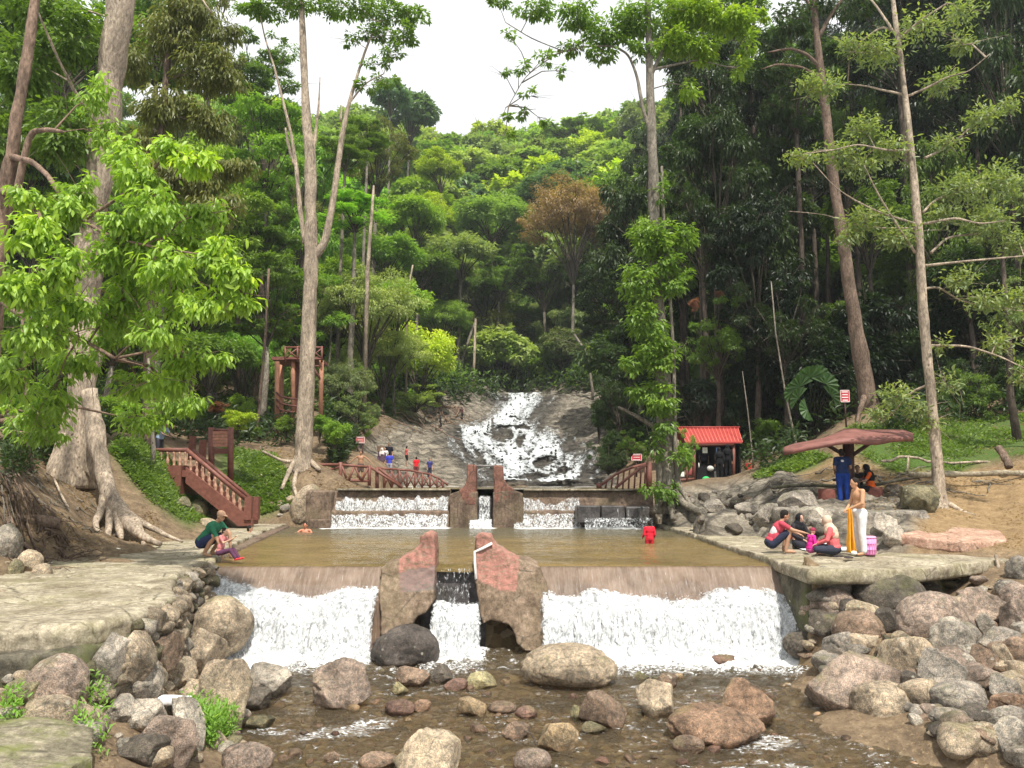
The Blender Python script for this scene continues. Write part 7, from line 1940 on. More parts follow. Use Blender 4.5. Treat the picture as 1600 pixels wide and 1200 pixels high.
small('plastic_bag', 'bright green plastic bag on the floor at the front of the kiosk', 'bag', 1103, 748, kd - .5, (.36, .25, .24), (.03, .50, .13), 'ball', 2)
small('food_tub', 'white tub on the kiosk floor right of the green bag', 'tub', 1111, 749, kd - .5, (.14, .14, .08), tag_['w'], 'box', 3)
small('jar_stack', 'pale jar standing on the floor beside the kiosk customers', 'jar', 1119, 743, kd - .4, (.16, .16, .38), (.4, .4, .36), 'box', 4)
small('snack_packets', 'pale snack packets piled on the kiosk counter', 'packets', 1110, 732, kd - .1, (.34, .2, .28), (.55, .55, .52), 'ball', 5)
small('snack_packets', 'reddish packets hanging behind the railing left of the kiosk post', 'packets', 1078, 736, kd - .3, (.34, .2, .5), (.35, .10, .10), 'ball', 6)
small('white_bottle', 'white bottle beside the left kiosk post', 'bottle', 1092, 727, kd - .2, (.08, .08, .28), tag_['w'], 'ball', 7)
small('white_carton', 'white carton behind the railing left of the kiosk', 'carton', 1066, 741, kd - 1.2, (.16, .16, .22), tag_['w'], 'box', 8)
rb = thing('red_barrel', 'small red bin standing on the bank right of the kiosk', 'bin', tuple(P(1170, 737, 37)))
mb = MB(); mb.tube([(0, 0, 0), (0, 0, .1), (0, 0, .32), (0, 0, .36)], [.13, .15, .16, .15], n=14); mb.build('drum', MAT['paint'], rb, color=(.5, .04, .04)); mb = MB(); mb.tube([(0, 0, .36), (0, 0, .40)], [.165, .13], n=14); mb.build('lid', MAT['paint'], rb, color=(.4, .03, .03))

# mushroom shelter: tilted wavy slab on a column with round stools
sh = thing('mushroom_shelter', 'mushroom like shelter with a wavy red roof slab on a dark column', 'shelter', tuple(P(1326, 790, 23.6)))
topc = [(1224, 699), (1240, 693), (1262, 689), (1283, 685), (1302, 678), (1318, 670), (1335, 669), (1352, 671), (1372, 671), (1392, 671), (1412, 671), (1427, 677)]
botc = [(1224, 705), (1240, 702), (1262, 697), (1283, 693.5), (1302, 689.5), (1318, 687), (1335, 686.5), (1352, 688.5), (1372, 688.5), (1392, 684.5), (1412, 683), (1427, 683)]
n_ = 40; uu = np.linspace(0, 11, n_); tx = np.array(topc, float); bx_ = np.array(botc, float); rows = 9
V = np.zeros((n_, rows, 3))
for i, u in enumerate(uu):
    tpx = [np.interp(u, range(12), tx[:, k]) for k in (0, 1)]; bpx = [np.interp(u, range(12), bx_[:, k]) for k in (0, 1)]
    w2 = math.sin(math.pi * (i + .6) / (n_ + .2)) ** .45
    a = vec(P(tpx[0], tpx[1], 23.6 + 1.3 * w2)); b = vec(P(bpx[0], bpx[1], 23.6 - 1.2 * w2))
    for j in range(rows): V[i, j] = a + (b - a) * j / (rows - 1) + [0, 0, .05 * math.sin(math.pi * j / (rows - 1))]
mb = MB(); Vt = V.reshape(-1, 3); Vb = Vt - [0, 0, .13]; gf = grid_faces(n_, rows); N0 = len(Vt)
edge_ = [i * rows for i in range(n_)] + [(n_ - 1) * rows + j for j in range(1, rows)] + [i * rows + rows - 1 for i in range(n_ - 2, -1, -1)] + [j for j in range(rows - 2, 0, -1)]
sq = [[edge_[i], edge_[(i + 1) % len(edge_)], edge_[(i + 1) % len(edge_)] + N0, edge_[i] + N0] for i in range(len(edge_))]
mb.add(np.vstack([Vt, Vb]) - vec(sh.location), np.vstack([gf, gf[:, ::-1] + N0, sq]))
mb.build('roof', MAT['redroof'], sh)
logs(sh, 'column', [P(1325, 800, 23.8), P(1325, 740, 23.8), P(1325, 684, 23.8)], [.19, .17, .16], dkcol := plain('dark_brown_column_paint', (.07, .035, .03), .6, .3, .3, 6), n=12)
logs(sh, 'strut', [P(1320, 712, 23.7), P(1290, 694, 23.6)], .06, dkcol); logs(sh, 'strut', [P(1331, 712, 23.7), P(1358, 693, 23.6)], .06, dkcol)
def drum(t, name, c, r, h, mat):
    mb = MB(); mb.tube([(c[0], c[1], c[2]), (c[0], c[1], c[2] + h * .1), (c[0], c[1], c[2] + h * .9), (c[0], c[1], c[2] + h)], [r, r * 1.04, r * 1.04, r * .97], n=20); return mb.build(name, mat, t)
stoolm = plain('red_brown_stool_paint', (.17, .06, .045), .65, .25, .35, 7)
drum(sh, 'table_top', vec(P(1331, 752, 23.8)) - vec(sh.location), .52, .09, dkcol)
drum(sh, 'table_pedestal', vec(P(1331, 790, 23.8)) - vec(sh.location), .25, .72, dkcol)
drum(sh, 'stool', vec(P(1293, 788, 23.3)) - vec(sh.location), .24, .46, stoolm)
drum(sh, 'stool', vec(P(1366, 786, 23.4)) - vec(sh.location), .25, .47, stoolm)
drum(sh, 'stool', vec(P(1340, 782, 24.8)) - vec(sh.location), .24, .46, stoolm)

# signs
def sign(label, px, py, wpx, hpx, d, ybase, c, nl, rotz=0, posts=1, name='warning_sign'):
    w_, h_ = wpx / 1200 * d, hpx / 1200 * d
    marks = [(0, .36 - i * .72 / max(1, nl - 1), .72 - .12 * (i % 2), .09) for i in range(nl)]
    t = sheet(name, label, 'sign', px, py, d, w_, h_, c, marks, (.80, .66, .64), .03, rotz, border=(.78, .62, .60) if nl else None)
    hh = (ybase - py) / 1200 * d
    for k in range(posts):
        xo = 0 if posts == 1 else (-.3 + .6 * k) * w_
        mb = MB(); mb.tube([(xo, .04, -hh), (xo, .04, h_ * .3)], .035, n=6); mb.build('post', dkcol, t)
    return t
sign('red and white warning sign on a thin post in front of the leaning brown tree', 1320, 619, 13, 18, 31.5, 668, (.62, .06, .09), 4, -.15)
sign('red warning sign on a post above the left log fence', 563, 687.5, 13, 9.5, 40, 724, (.62, .10, .10), 3, 0, 2)
sign('brown framed wooden sign behind the bathers left of the upper weir', 594.5, 701, 11, 8, 42.5, 725, (.30, .19, .12), 0, 0, 2, 'wooden_sign')
sign('red warning sign above the right log fence', 994.5, 714.5, 15.5, 10, 34.5, 745, (.55, .06, .08), 3, 0, 1)
sign('small faded pink sign half hidden behind the vine covered trunk', 1055.5, 692, 9, 9, 37, 725, (.42, .22, .20), 2, 0, 1)

# kerbs and roots on the right bank
def kerb(label, pts_, r, mat, name='kerb', cat='kerb', flat=.7, col_=None):
    q = [vec(P(*p)) for p in pts_]; u = np.arange(len(q)); U = np.linspace(0, len(q) - 1, len(q) * 6); q = np.stack([np.interp(U, u, [a[k] for a in q]) for k in range(3)], 1)
    q = q + .05 * fbm(q * 1.2, 3, 5)[:, None]
    mb = MB(); mb.tube(q - q[0], r, n=8, rough=.3, flat=flat); o_ = mb.build(name, mat, None, color=col_, label=label, category=cat); o_.location = q[0]; return o_
kerb('long straight concrete kerb across the ochre slope behind the slim tree', [(1420, 741, 25), (1500, 741, 25), (1600, 739, 25), (1700, 737, 25)], .09, MAT['ledge'])
kerb('cracked mossy kerb running from the shelter up to the long straight one', [(1205, 762, 26), (1250, 759, 25.8), (1290, 760, 25.6), (1370, 757, 25.4), (1440, 743, 25.6)], .055, MAT['mosswall'])
kerb('pale exposed root snaking along the lower edge of the lawn', [(1376, 722, 27), (1392, 721, 27), (1405, 714, 27), (1420, 714, 27), (1436, 716, 27), (1448, 722, 27), (1480, 723, 27), (1540, 722, 27.4), (1568, 724, 27.6)], .045, MAT['bark'], 'exposed_root', 'root', 1, BARK['pale'])
kerb('short peg shaped root hanging from the lawn edge', [(1419, 714, 26.9), (1418, 726, 26.7), (1417, 738, 26.5)], .035, MAT['bark'], 'exposed_root', 'root', 1, BARK['pale'])
kerb('brown rotten stump sticking out of the bank at the right', [(1560, 700, 26), (1566, 708, 25.8), (1574, 722, 25.6), (1577, 730, 25.5)], .13, MAT['bark'], 'tree_stump', 'stump', 1, BARK['brown'])
kerb('pale driftwood stick leaning at the right end of the platform', [(1556, 868, 16.0), (1560, 888, 15.8), (1566, 906, 15.6)], .035, MAT['bark'], 'driftwood_stick', 'stick', 1, BARK['pale'])
kerb('curved dark twig standing in the shallow stream', [(818, 1142, 10.3), (828, 1145, 10.3), (835, 1154, 10.2), (838, 1164, 10.1)], .012, MAT['bark'], 'twig', 'twig', 1, BARK['dark'])
kerb('long thin branch lying down the earth mound below the big tree', [(84, 748, 20.5), (94, 770, 19.8), (106, 792, 19.2)], .03, MAT['bark'], 'fallen_branch', 'branch', 1, BARK['pale'])
kerb('thick dark log lying across the root tangle at the left edge', [(-20, 822, 16.4), (20, 818, 16.5), (60, 812, 16.8), (95, 818, 17)], .13, MAT['bark'], 'fallen_log', 'log', 1, BARK['brown'])

# picnic things and litter
bx = PZ(1362, 867, 1.78); bt = thing('pink_basket', 'round pink ribbed basket standing beside the man in white trousers', 'basket', (bx.x, bx.y + .18, 1.77))
mb = MB(); mb.tube([(0, 0, 0), (0, 0, .03), (0, 0, .11), (0, 0, .12), (0, 0, .125), (0, 0, .24), (0, 0, .245), (0, 0, .255), (0, 0, .36)], [.155, .165, .168, .176, .168, .172, .180, .172, .176], n=28); mb.build('bin_body', MAT['paint'], bt, color=(.80, .28, .58))
mb = MB(); mb.tube([(0, 0, .36), (0, 0, .385), (0, 0, .395)], [.186, .186, .17], n=28); mb.build('rim', MAT['paint'], bt, color=(.86, .36, .64))
for k in range(18):
    th = k / 18 * 6.283; mb = MB(); mb.tube([(.17 * math.cos(th), .17 * math.sin(th), .03), (.178 * math.cos(th), .178 * math.sin(th), .36)], .006, n=4); mb.build('slat', MAT['paint'], bt, color=(.84, .34, .62))
m0 = PZ(1300, 858, 1.785); mt = thing('picnic_mat', 'pale picnic mat spread between the seated family', 'mat', (m0.x, m0.y, 1.775))
X, Y = np.meshgrid(np.linspace(-.75, .65, 40), np.linspace(-.35, .6, 28), indexing='ij'); Z = .012 + .01 * fbm(xyz(X * 4, Y * 4), 3, 3)
link('cloth', mesh_np('cloth', np.stack([X, Y, Z], -1), grid_faces(40, 28)), MAT['cloth'], mt, color=(.62, .66, .66))
def soft(name, label, cat, px, py, z, size, c, seed, shape='ball'):
    g = PZ(px, py, z); t = thing(name, label, cat, (g.x, g.y, z)); mb = MB()
    (mb.ball((0, 0, size[2] / 2), [s / 2 for s in size], nu=14, nv=9) if shape == 'ball' else mb.box((0, 0, size[2] / 2), size))
    V, N, q, tt = remeshed(mb, max(size) / 16, 1); V = V + N * (max(size) * .10 * fbm(V * 1.2 / max(size) + seed, 3, seed))[:, None]; V[:, 2] = np.maximum(V[:, 2], 0)
    link('body', mesh_np('body', V, q, tt), MAT['cloth'], t, color=c); return t
soft('blue_bag', 'blue and dark bag between the pink basket and the woman in the beige headscarf', 'bag', 1342, 865, 1.78, (.26, .2, .14), (.06, .18, .42), 11)
soft('plastic_bag', 'crumpled white plastic bag beside the blue bag', 'bag', 1334, 868, 1.78, (.16, .16, .11), (.75, .77, .76), 12)
soft('striped_bag', 'red and white bag behind the back of the woman in the beige headscarf', 'bag', 1329, 860, 1.78, (.12, .2, .3), (.62, .16, .17), 13)
soft('food_box', 'pale blue box on the mat beside the girl in magenta', 'box', 1281, 857, 1.785, (.22, .18, .13), (.35, .52, .62), 14, 'box')
soft('food_bag', 'white food bag in the middle of the picnic mat', 'bag', 1292, 853, 1.785, (.2, .18, .09), (.75, .77, .77), 15)
soft('sandals', 'dark sandals at the front edge of the picnic mat', 'sandals', 1309, 871, 1.775, (.24, .1, .05), (.05, .04, .045), 16)
soft('sandals', 'second dark pair of sandals right of the first', 'sandals', 1326, 873, 1.775, (.22, .1, .05), (.06, .05, .05), 17)
g = hit(272, 1099); soft('foam_box', 'dirty white foam tray lying among the left bank boulders', 'litter', 272, 1099, g.z + .12, (.36, .2, .07), (.80, .80, .80), 18, 'box')
g = hit(182, 838); soft('litter', 'white scrap caught in the roots of the buttressed tree', 'litter', 182, 838, g.z, (.14, .12, .10), (.8, .8, .8), 19)
g = hit(183, 862); soft('litter', 'pale scrap lying at the back of the ledge', 'litter', 183, 860, max(g.z, 1.76), (.16, .1, .05), (.75, .72, .66), 20)
g = hit(24, 696); soft('plastic_bag', 'bright green plastic bag on the bank at the far left', 'bag', 24, 698, g.z, (.3, .25, .22), (.05, .45, .20), 21)
g = hit(1330, 760)
# ------------------------------------------------------------------ people
def ballm(mb, c, r, Mx, nu=12, nv=9):
    b = MB(); b.ball((0, 0, 0), r, nu=nu, nv=nv); V, q, t = b.arrays()
    mb.add(V @ np.asarray(Mx).T + vec(c), q, t)
def frame(up, fwd):
    up = unit(vec(up)); s = unit(np.cross(up, vec(fwd))); f = np.cross(s, up); return np.stack([f, s, up], 1)
S0 = dict(pel=(0, 0, .93), chest=(.0, 0, 1.27), neck=(.0, 0, 1.44), head=(.02, 0, 1.57), look=(1, 0, 0),
          shL=(0, .18, 1.38), shR=(0, -.18, 1.38), elL=(-.02, .23, 1.10), elR=(-.02, -.23, 1.10), wrL=(.05, .22, .86), wrR=(.05, -.22, .86),
          hiL=(0, .09, .90), hiR=(0, -.09, .90), knL=(.02, .10, .49), knR=(.02, -.10, .49), anL=(0, .10, .08), anR=(0, -.10, .08), toL=(.16, .12, .03), toR=(.16, -.12, .03))
def pose(**k): d = dict(S0); d.update(k); return d
SQUAT = pose(pel=(-.12, 0, .30), chest=(.12, 0, .60), neck=(.22, 0, .76), head=(.33, 0, .84), look=(.85, 0, -.5), shL=(.18, .18, .69), shR=(.18, -.18, .69), elL=(.38, .22, .48), elR=(.40, -.20, .46), wrL=(.52, .16, .24), wrR=(.55, -.12, .22),
             hiL=(-.10, .09, .28), hiR=(-.10, -.09, .28), knL=(.28, .17, .46), knR=(.28, -.17, .46), anL=(.02, .13, .08), anR=(.02, -.13, .08), toL=(.20, .16, .03), toR=(.20, -.16, .03))
CROSS = pose(pel=(0, 0, .12), chest=(.05, 0, .45), neck=(.09, 0, .63), head=(.14, 0, .76), look=(1, 0, -.3), shL=(.07, .17, .57), shR=(.07, -.17, .57), elL=(.15, .24, .34), elR=(.15, -.24, .34), wrL=(.36, .12, .24), wrR=(.36, -.12, .24),
             hiL=(.02, .10, .12), hiR=(.02, -.10, .12), knL=(.38, .30, .13), knR=(.38, -.30, .13), anL=(.28, -.08, .07), anR=(.34, .08, .07), toL=(.26, -.22, .05), toR=(.32, .22, .05))
SEAT = pose(pel=(0, 0, .52), chest=(.06, 0, .85), neck=(.10, 0, 1.03), head=(.15, 0, 1.16), look=(1, 0, -.25), shL=(.08, .18, .97), shR=(.08, -.18, .97), elL=(.22, .22, .76), elR=(.22, -.22, .76), wrL=(.44, .12, .74), wrR=(.44, -.12, .74),
            hiL=(.02, .10, .50), hiR=(.02, -.10, .50), knL=(.44, .12, .50), knR=(.44, -.12, .50), anL=(.42, .12, .09), anR=(.42, -.12, .09), toL=(.58, .13, .03), toR=(.58, -.13, .03))

def person(label, pos, facing, h, J, skin=(.42, .24, .15), hair=(.02, .016, .014), shirt=None, sleeves=1, pants=None, plen=2, hijab=None, cap=None, shoes=None, fine=True, cut=None, panel=None, skirt=False, build=1.0, cat='person', group=None):
    t = thing('person', label, cat, tuple(pos), facing, group)
    s = h / 1.70; vx = (.013 if fine else .024) * 1.0
    J = {k: vec(v) for k, v in J.items()}
    w = build
    tup = unit(J['chest'] - J['pel']); side = unit(J['shL'] - J['shR']); fw = unit(np.cross(side, tup)); T = np.stack([fw, side, tup], 1)
    hup = unit(unit(J['head'] - J['neck']) * .6 + vec((0, 0, .8))); hf = unit(J['look']); hf = unit(hf - hup * np.dot(hf, hup) * .6); Hm = frame(hup if abs(np.dot(hf, hup)) < .95 else (0, 0, 1), hf)
    hf2 = Hm[:, 0]; hs = Hm[:, 1]; hu = Hm[:, 2]
    def torso(mb, e):
        ballm(mb, J['pel'], [.115 * w + e, .155 * w + e, .12 + e], T); ballm(mb, (J['pel'] + J['chest']) / 2, [.105 * w + e, .135 * w + e, .17 + e], T)
        ballm(mb, J['chest'] + tup * .01, [.112 * w + e, .158 * w + e, .15 + e], T); mb.capsule(J['shL'] - side * .03, J['shR'] + side * .03, .055 + e, .055 + e)
    def seg(mb, a, b, ra, rb, e): mb.capsule(J[a], J[b], ra * w + e, rb * w + e)
    mb = MB(); torso(mb, 0)
    mb.capsule(J['neck'] - tup * .05, J['head'] - hu * .04, .052, .048)
    ballm(mb, J['head'] + hu * .015, [.093, .073, .105], Hm); ballm(mb, J['head'] - hu * .055 + hf2 * .025, [.062, .052, .06], Hm)
    ballm(mb, J['head'] + hf2 * .096 - hu * .015, [.020, .013, .022], Hm, 8, 6)
    ballm(mb, J['head'] + hf2 * .083 - hu * .058, [.014, .022, .010], Hm, 8, 6)
    for sg in (1, -1): ballm(mb, J['head'] + hs * sg * .075 - hu * .01, [.018, .010, .028], Hm, 8, 6)
    for q in 'LR':
        sg = 1 if q == 'L' else -1
        seg(mb, 'sh' + q, 'el' + q, .048, .038, 0); seg(mb, 'el' + q, 'wr' + q, .037, .025, 0)
        seg(mb, 'hi' + q, 'kn' + q, .085, .056, 0); seg(mb, 'kn' + q, 'an' + q, .056, .035, 0); mb.capsule(J['an' + q] - vec((0, 0, .03)), J['to' + q], .036, .028)
        hd = unit(J['wr' + q] - J['el' + q]); ps = unit(np.cross(hd, vec((0, 0, 1)) + .01)); pn = np.cross(ps, hd)
        Mh = np.stack([hd, ps, pn], 1); c = J['wr' + q] + hd * .05; ballm(mb, c, [.052, .040, .018], Mh, 8, 6)
        for f in range(4):
            r0 = c + hd * .035 + ps * (-.027 + .018 * f); L = (.052, .062, .058, .044)[f]; m = r0 + hd * L * .6 - pn * .010; e_ = m + hd * L * .45 - pn * .026
            mb.capsule(r0, m, .0105, .0095, 6); mb.capsule(m, e_, .0095, .0085, 6)
        th0 = c - hd * .02 + ps * .03 * sg; mb.capsule(th0, th0 + hd * .035 + ps * .030 * sg - pn * .01, .012, .010, 6)
    def emit(mb, name, mat, colr, voxel, parent=t, sm=2, rel=True):
        V, N, q, tt = remeshed(mb, voxel, sm); V = V * s
        if mat is MAT['cloth']: V = V + N * (.009 * s * fbm(V * np.array([9, 9, 6]) / s, 4, len(name)))[:, None]
        return link(name, mesh_np(name, V, q, tt), mat, parent, color=colr)
    body = emit(mb, 'body', MAT['skin'], skin, vx)
    for sg in (1, -1):
        if fine:
            m2 = MB(); ballm(m2, (J['head'] + hf2 * .086 + hs * sg * .031 + hu * .012) * s, [.008 * s, .012 * s, .007 * s], Hm, 8, 6); m2.build('eye', MAT['paint'], body, color=(.03, .02, .02))
    if shirt is not None:
        m2 = MB(); e = .016; ballm(m2, (J['pel'] * .55 + J['chest'] * .45), [.112 * w + e, .148 * w + e, .22], T); ballm(m2, J['chest'] + tup * .01, [.115 * w + e, .160 * w + e, .15 + e], T); m2.capsule(J['shL'] - side * .03, J['shR'] + side * .03, .055 + e, .055 + e)
        ballm(m2, J['pel'] + tup * .05, [.125 * w + e, .160 * w + e, .10], T)
        for q in 'LR':
            if sleeves >= 1: m2.capsule(J['sh' + q], J['sh' + q] + (J['el' + q] - J['sh' + q]) * (.62 if sleeves == 1 else 1), .062, .054)
            if sleeves == 2: m2.capsule(J['el' + q], J['wr' + q] * .92 + J['el' + q] * .08, .054, .038)
        so = emit(m2, 'shirt', MAT['cloth'], shirt, vx)
        if panel is not None:
            m2 = MB(); ballm(m2, J['chest'] * .75 + J['pel'] * .25 - fw * .045 - side * .03, [.10, .13, .20], T); emit(m2, 'shirt_panel', MAT['cloth'], panel, vx)
    if pants is not None:
        m2 = MB(); e = .016; ballm(m2, J['pel'] - tup * .01, [.122 * w + e, .162 * w + e, .115], T)
        for q in 'LR':
            if plen == 2: m2.capsule(J['hi' + q], J['kn' + q], .085 * w + e + .006, .062 + e); m2.capsule(J['kn' + q], J['an' + q] * .94 + J['kn' + q] * .06, .064 + e, .050 + e)
            else: m2.capsule(J['hi' + q], J['kn' + q] * .85 + J['hi' + q] * .15, .085 * w + e + .006, .066 + e)
        if skirt: m2.capsule(J['hiL'] * .5 + J['hiR'] * .5, (J['anL'] + J['anR']) / 2 + vec((0, 0, .08)), .15, .17)
        emit(m2, 'trousers' if plen == 2 else 'shorts', MAT['cloth'], pants, vx)
    if shoes is not None:
        m2 = MB()
        for q in 'LR': m2.capsule(J['an' + q] - vec((.02, 0, .045)), J['to' + q] + vec((.02, 0, 0)), .045, .036)
        emit(m2, 'shoes', MAT['cloth'], shoes, vx)
    if hijab is not None:
        m2 = MB(); ballm(m2, J['head'] + hu * .012 - hf2 * .022, [.108, .098, .125], Hm, 14, 10)
        ballm(m2, J['neck'] + tup * .0, [.12, .13, .11], T); ballm(m2, J['neck'] - tup * .10 - fw * .02, [.155, .20, .15], T); ballm(m2, J['chest'] - fw * .02, [.15, .19, .16], T)
        o_ = emit(m2, 'headscarf', MAT['cloth'], hijab, vx)
        m3 = MB(); ballm(m3, J['head'] + hf2 * .048 - hu * .014, [.050, .054, .072], Hm, 12, 9); emit(m3, 'face', MAT['skin'], skin, vx * .8)
        for sg in (1, -1):
            m4 = MB(); ballm(m4, (J['head'] + hf2 * .094 + hs * sg * .024 + hu * .004) * s, [.006 * s, .010 * s, .006 * s], Hm, 8, 6); m4.build('eye', MAT['paint'], body, color=(.03, .02, .02))
        m4 = MB(); ballm(m4, J['head'] + hf2 * .10 - hu * .016, [.014, .011, .018], Hm, 8, 6); emit(m4, 'nose', MAT['skin'], skin, vx * .6)
    elif cap is not None:
        m2 = MB(); ballm(m2, J['head'] + hu * .045 - hf2 * .004, [.105, .088, .085], Hm, 14, 10); ballm(m2, J['head'] + hu * .045 + hf2 * .10, [.06, .065, .012], Hm, 12, 6); emit(m2, 'cap', MAT['cloth'], cap, vx)
    else:
        m2 = MB(); ballm(m2, J['head'] + hu * .036 - hf2 * .018, [.096, .082, .095], Hm, 14, 10); ballm(m2, J['head'] - hu * .02 - hf2 * .045, [.058, .074, .08], Hm, 12, 8); emit(m2, 'hair', MAT['cloth'], hair, vx)
    return t
R_, L_, AW, TO = 0, math.pi, math.pi / 2, -math.pi / 2

g = PZ(331, 868, 1.77)
person('man in green shirt and tan cap squatting at the pool edge on the left ledge', (g.x - .10, 16.95, 1.76), -.25, 1.68, dict(SQUAT, wrL=(.50, .12, .10), wrR=(.46, -.14, .05), elR=(.42, -.18, .30), head=(.30, 0, .86), look=(.8, 0, -.6)), shirt=(.035, .17, .095), pants=(.03, .04, .10), plen=1, cap=(.42, .26, .17), build=1.15)
person('small child in dark trousers and red shoes sitting beside the man in green', (g.x + .26, 16.72, 1.62), -.1, 1.0, dict(SEAT, shL=(.06, .14, .97), wrL=(.52, .06, .95), wrR=(.50, -.1, .9), anL=(.66, .12, .22), anR=(.66, -.12, .22), toL=(.82, .13, .20), toR=(.82, -.13, .2), pel=(0, 0, .42), hiL=(.02, .1, .4), hiR=(.02, -.1, .4)), shirt=(.55, .20, .20), pants=(.10, .04, .08), shoes=(.65, .05, .06), skin=(.52, .32, .22))
def swimmer(label, px, py, h, fac, skin=(.45, .24, .15), **kw):
    g = PZ(px, py, 1.63); return person(label, (g.x, g.y, 1.63 - 1.32 * h / 1.7), fac, h, pose(elL=(.15, .30, 1.28), wrL=(.35, .22, 1.30), elR=(.12, -.32, 1.26), wrR=(.34, -.28, 1.3)), skin=skin, **kw)
swimmer('boy with black hair up to his shoulders in the pool near the left edge', 389, 837, 1.5, .3)
swimmer('boy with reddish skin up to his chest in the pool near the upper weir', 477, 831, 1.5, TO, skin=(.50, .20, .12))
g = PZ(1015, 849, 1.63)
person('child in a red top and red trousers wading in the pool by the right wall', (g.x, g.y, 1.63 - .50), AW, 1.14, pose(wrL=(.2, .24, 1.0), wrR=(.2, -.24, 1.0)), shirt=(.60, .02, .04), sleeves=2, pants=(.42, .02, .03), cut=1)
g = PZ(1226, 863, 1.78)
person('man in a red and white shirt squatting and pointing at the picnic', (g.x - .12, g.y + .12, 1.765), -.15, 1.68, dict(SQUAT, pel=(-.14, 0, .22), hiL=(-.12, .09, .20), hiR=(-.12, -.09, .2), chest=(.04, 0, .54), neck=(.12, 0, .72), head=(.20, 0, .84), look=(1, 0, -.25), shL=(.08, .18, .65), shR=(.1, -.18, .65), knL=(.26, .16, .50), knR=(.26, -.14, .50), elR=(.32, -.2, .52), wrR=(.58, -.16, .46), elL=(.3, .2, .5), wrL=(.5, .14, .42), anL=(.16, .13, .07), anR=(.16, -.13, .07), toL=(.36, .14, .03), toR=(.36, -.14, .03)), shirt=(.45, .06, .09), panel=(.62, .60, .60), pants=(.025, .03, .055), plen=1, build=1.1)
g = PZ(1245, 857, 1.78)
person('small child in red sitting behind the squatting man', (g.x, g.y + .35, 1.77), -.6, 1.05, CROSS, shirt=(.50, .06, .05), pants=(.3, .05, .05), skin=(.5, .3, .2))
g = PZ(1257, 858, 1.78)
person('woman in a black headscarf sitting facing the river', (g.x, g.y + .45, 1.77), -1.2, 1.58, CROSS, shirt=(.03, .025, .03), sleeves=2, pants=(.03, .03, .04), hijab=(.015, .015, .018), skin=(.50, .30, .22))
g = PZ(1269, 864, 1.78)
person('little girl in a magenta top and pink hood sitting on the platform', (g.x, g.y + .10, 1.77), .2, 1.08, dict(CROSS, look=(1, .1, .15), wrR=(.1, -.25, .05), elR=(.05, -.26, .3), knL=(.4, .12, .14), knR=(.4, -.12, .14), anL=(.5, .12, .06), anR=(.5, -.12, .06), toL=(.6, .13, .1), toR=(.6, -.13, .1)), shirt=(.70, .03, .30), sleeves=2, pants=(.55, .10, .30), cap=(.30, .04, .08), skin=(.55, .34, .25))
g = PZ(1306, 867, 1.78)
person('woman in a beige headscarf and coral top sitting with her back half turned', (g.x + .05, g.y + .18, 1.77), math.pi - .35, 1.62, CROSS, shirt=(.62, .13, .14), sleeves=2, pants=(.035, .04, .06), hijab=(.60, .45, .34), skin=(.50, .30, .22), build=1.15)
g = PZ(1350, 868, 1.78)
ms = person('shirtless man in white trousers standing and holding a yellow cloth', (g.x + .02, g.y + .15, 1.77), math.pi + .1, 1.70, pose(head=(.07, 0, 1.55), neck=(.03, 0, 1.43), look=(1, 0, -.55), elL=(.06, .24, 1.12), elR=(.05, -.24, 1.12), wrL=(.25, .06, 1.00), wrR=(.25, -.06, 1.0)), pants=(.66, .67, .68), skin=(.50, .27, .15), build=1.12)
ct = thing('yellow_cloth', 'long mustard yellow cloth hanging from the hands of the standing man', 'cloth', (g.x - .23, g.y + .05, 1.80))
X, Y = np.meshgrid(np.linspace(-1, 1, 30), np.linspace(0, 1, 36), indexing='ij'); wdt = .035 + .055 * Y ** .7
V = np.stack([X * wdt, .05 * np.sin(X * 7 + Y * 3) * (.3 + Y) + .02 * fbm(xyz(X * 3, Y * 4), 3, 2), .98 - .94 * Y], -1)
o_ = link('drape', mesh_np('drape', V, grid_faces(30, 36)), MAT['cloth'], ct, color=(.70, .34, .03)); sm_ = o_.modifiers.new('thick', 'SOLIDIFY'); sm_.thickness = .006
g = P(1317, 790, 23.2)
mbk = person('man in a navy shirt and blue trousers seen from behind at the shelter table', (g.x, 23.1, gz(g.x, 23.1) if False else 2.64), AW - .15, 1.72, pose(wrL=(.25, .15, 1.0), wrR=(.28, -.16, 1.02), elR=(.06, -.25, 1.12), head=(.05, 0, 1.55), look=(1, 0, -.5)), shirt=(.015, .03, .09), pants=(.01, .04, .22), shoes=(.3, .3, .3), skin=(.30, .17, .11), build=1.12)
mb = MB(); mb.tube([(-.163, .03, 1.33), (-.169, .03, 1.335)], .045, n=14); mb.build('shirt_emblem', MAT['paint'], mbk, color=(.7, .7, .72))
person('person in a black and orange top seated on the right stool of the shelter', (P(1362, 760, 23.4).x, 23.4, 2.66), math.pi - .2, 1.62, SEAT, shirt=(.55, .10, .02), pants=(.015, .015, .018), hijab=(.012, .012, .014), skin=(.3, .18, .12))
person('person in black seated on the far side of the shelter table', (P(1342, 760, 24.7).x, 24.75, 2.68), TO - .4, 1.6, SEAT, shirt=(.02, .018, .02), sleeves=2, pants=(.015, .015, .018), skin=(.25, .15, .10), fine=False)
def far(label, px, py, d, h, fac, J=S0, z=None, **kw):
    g = P(px, py, d); zz = g.z if z is None else z; return person(label, (g.x, d, zz), fac, h, J, fine=False, **kw)
far('customer in black standing at the kiosk, left of the other customer', 1125, 752, 37.0, 1.62, AW, shirt=(.012, .012, .014), sleeves=2, pants=(.01, .01, .012), hijab=(.012, .012, .014))
far('customer in black standing at the right side of the kiosk', 1138, 748, 37.3, 1.66, AW - .3, shirt=(.012, .012, .014), sleeves=2, pants=(.01, .01, .012), hijab=(.012, .012, .014))
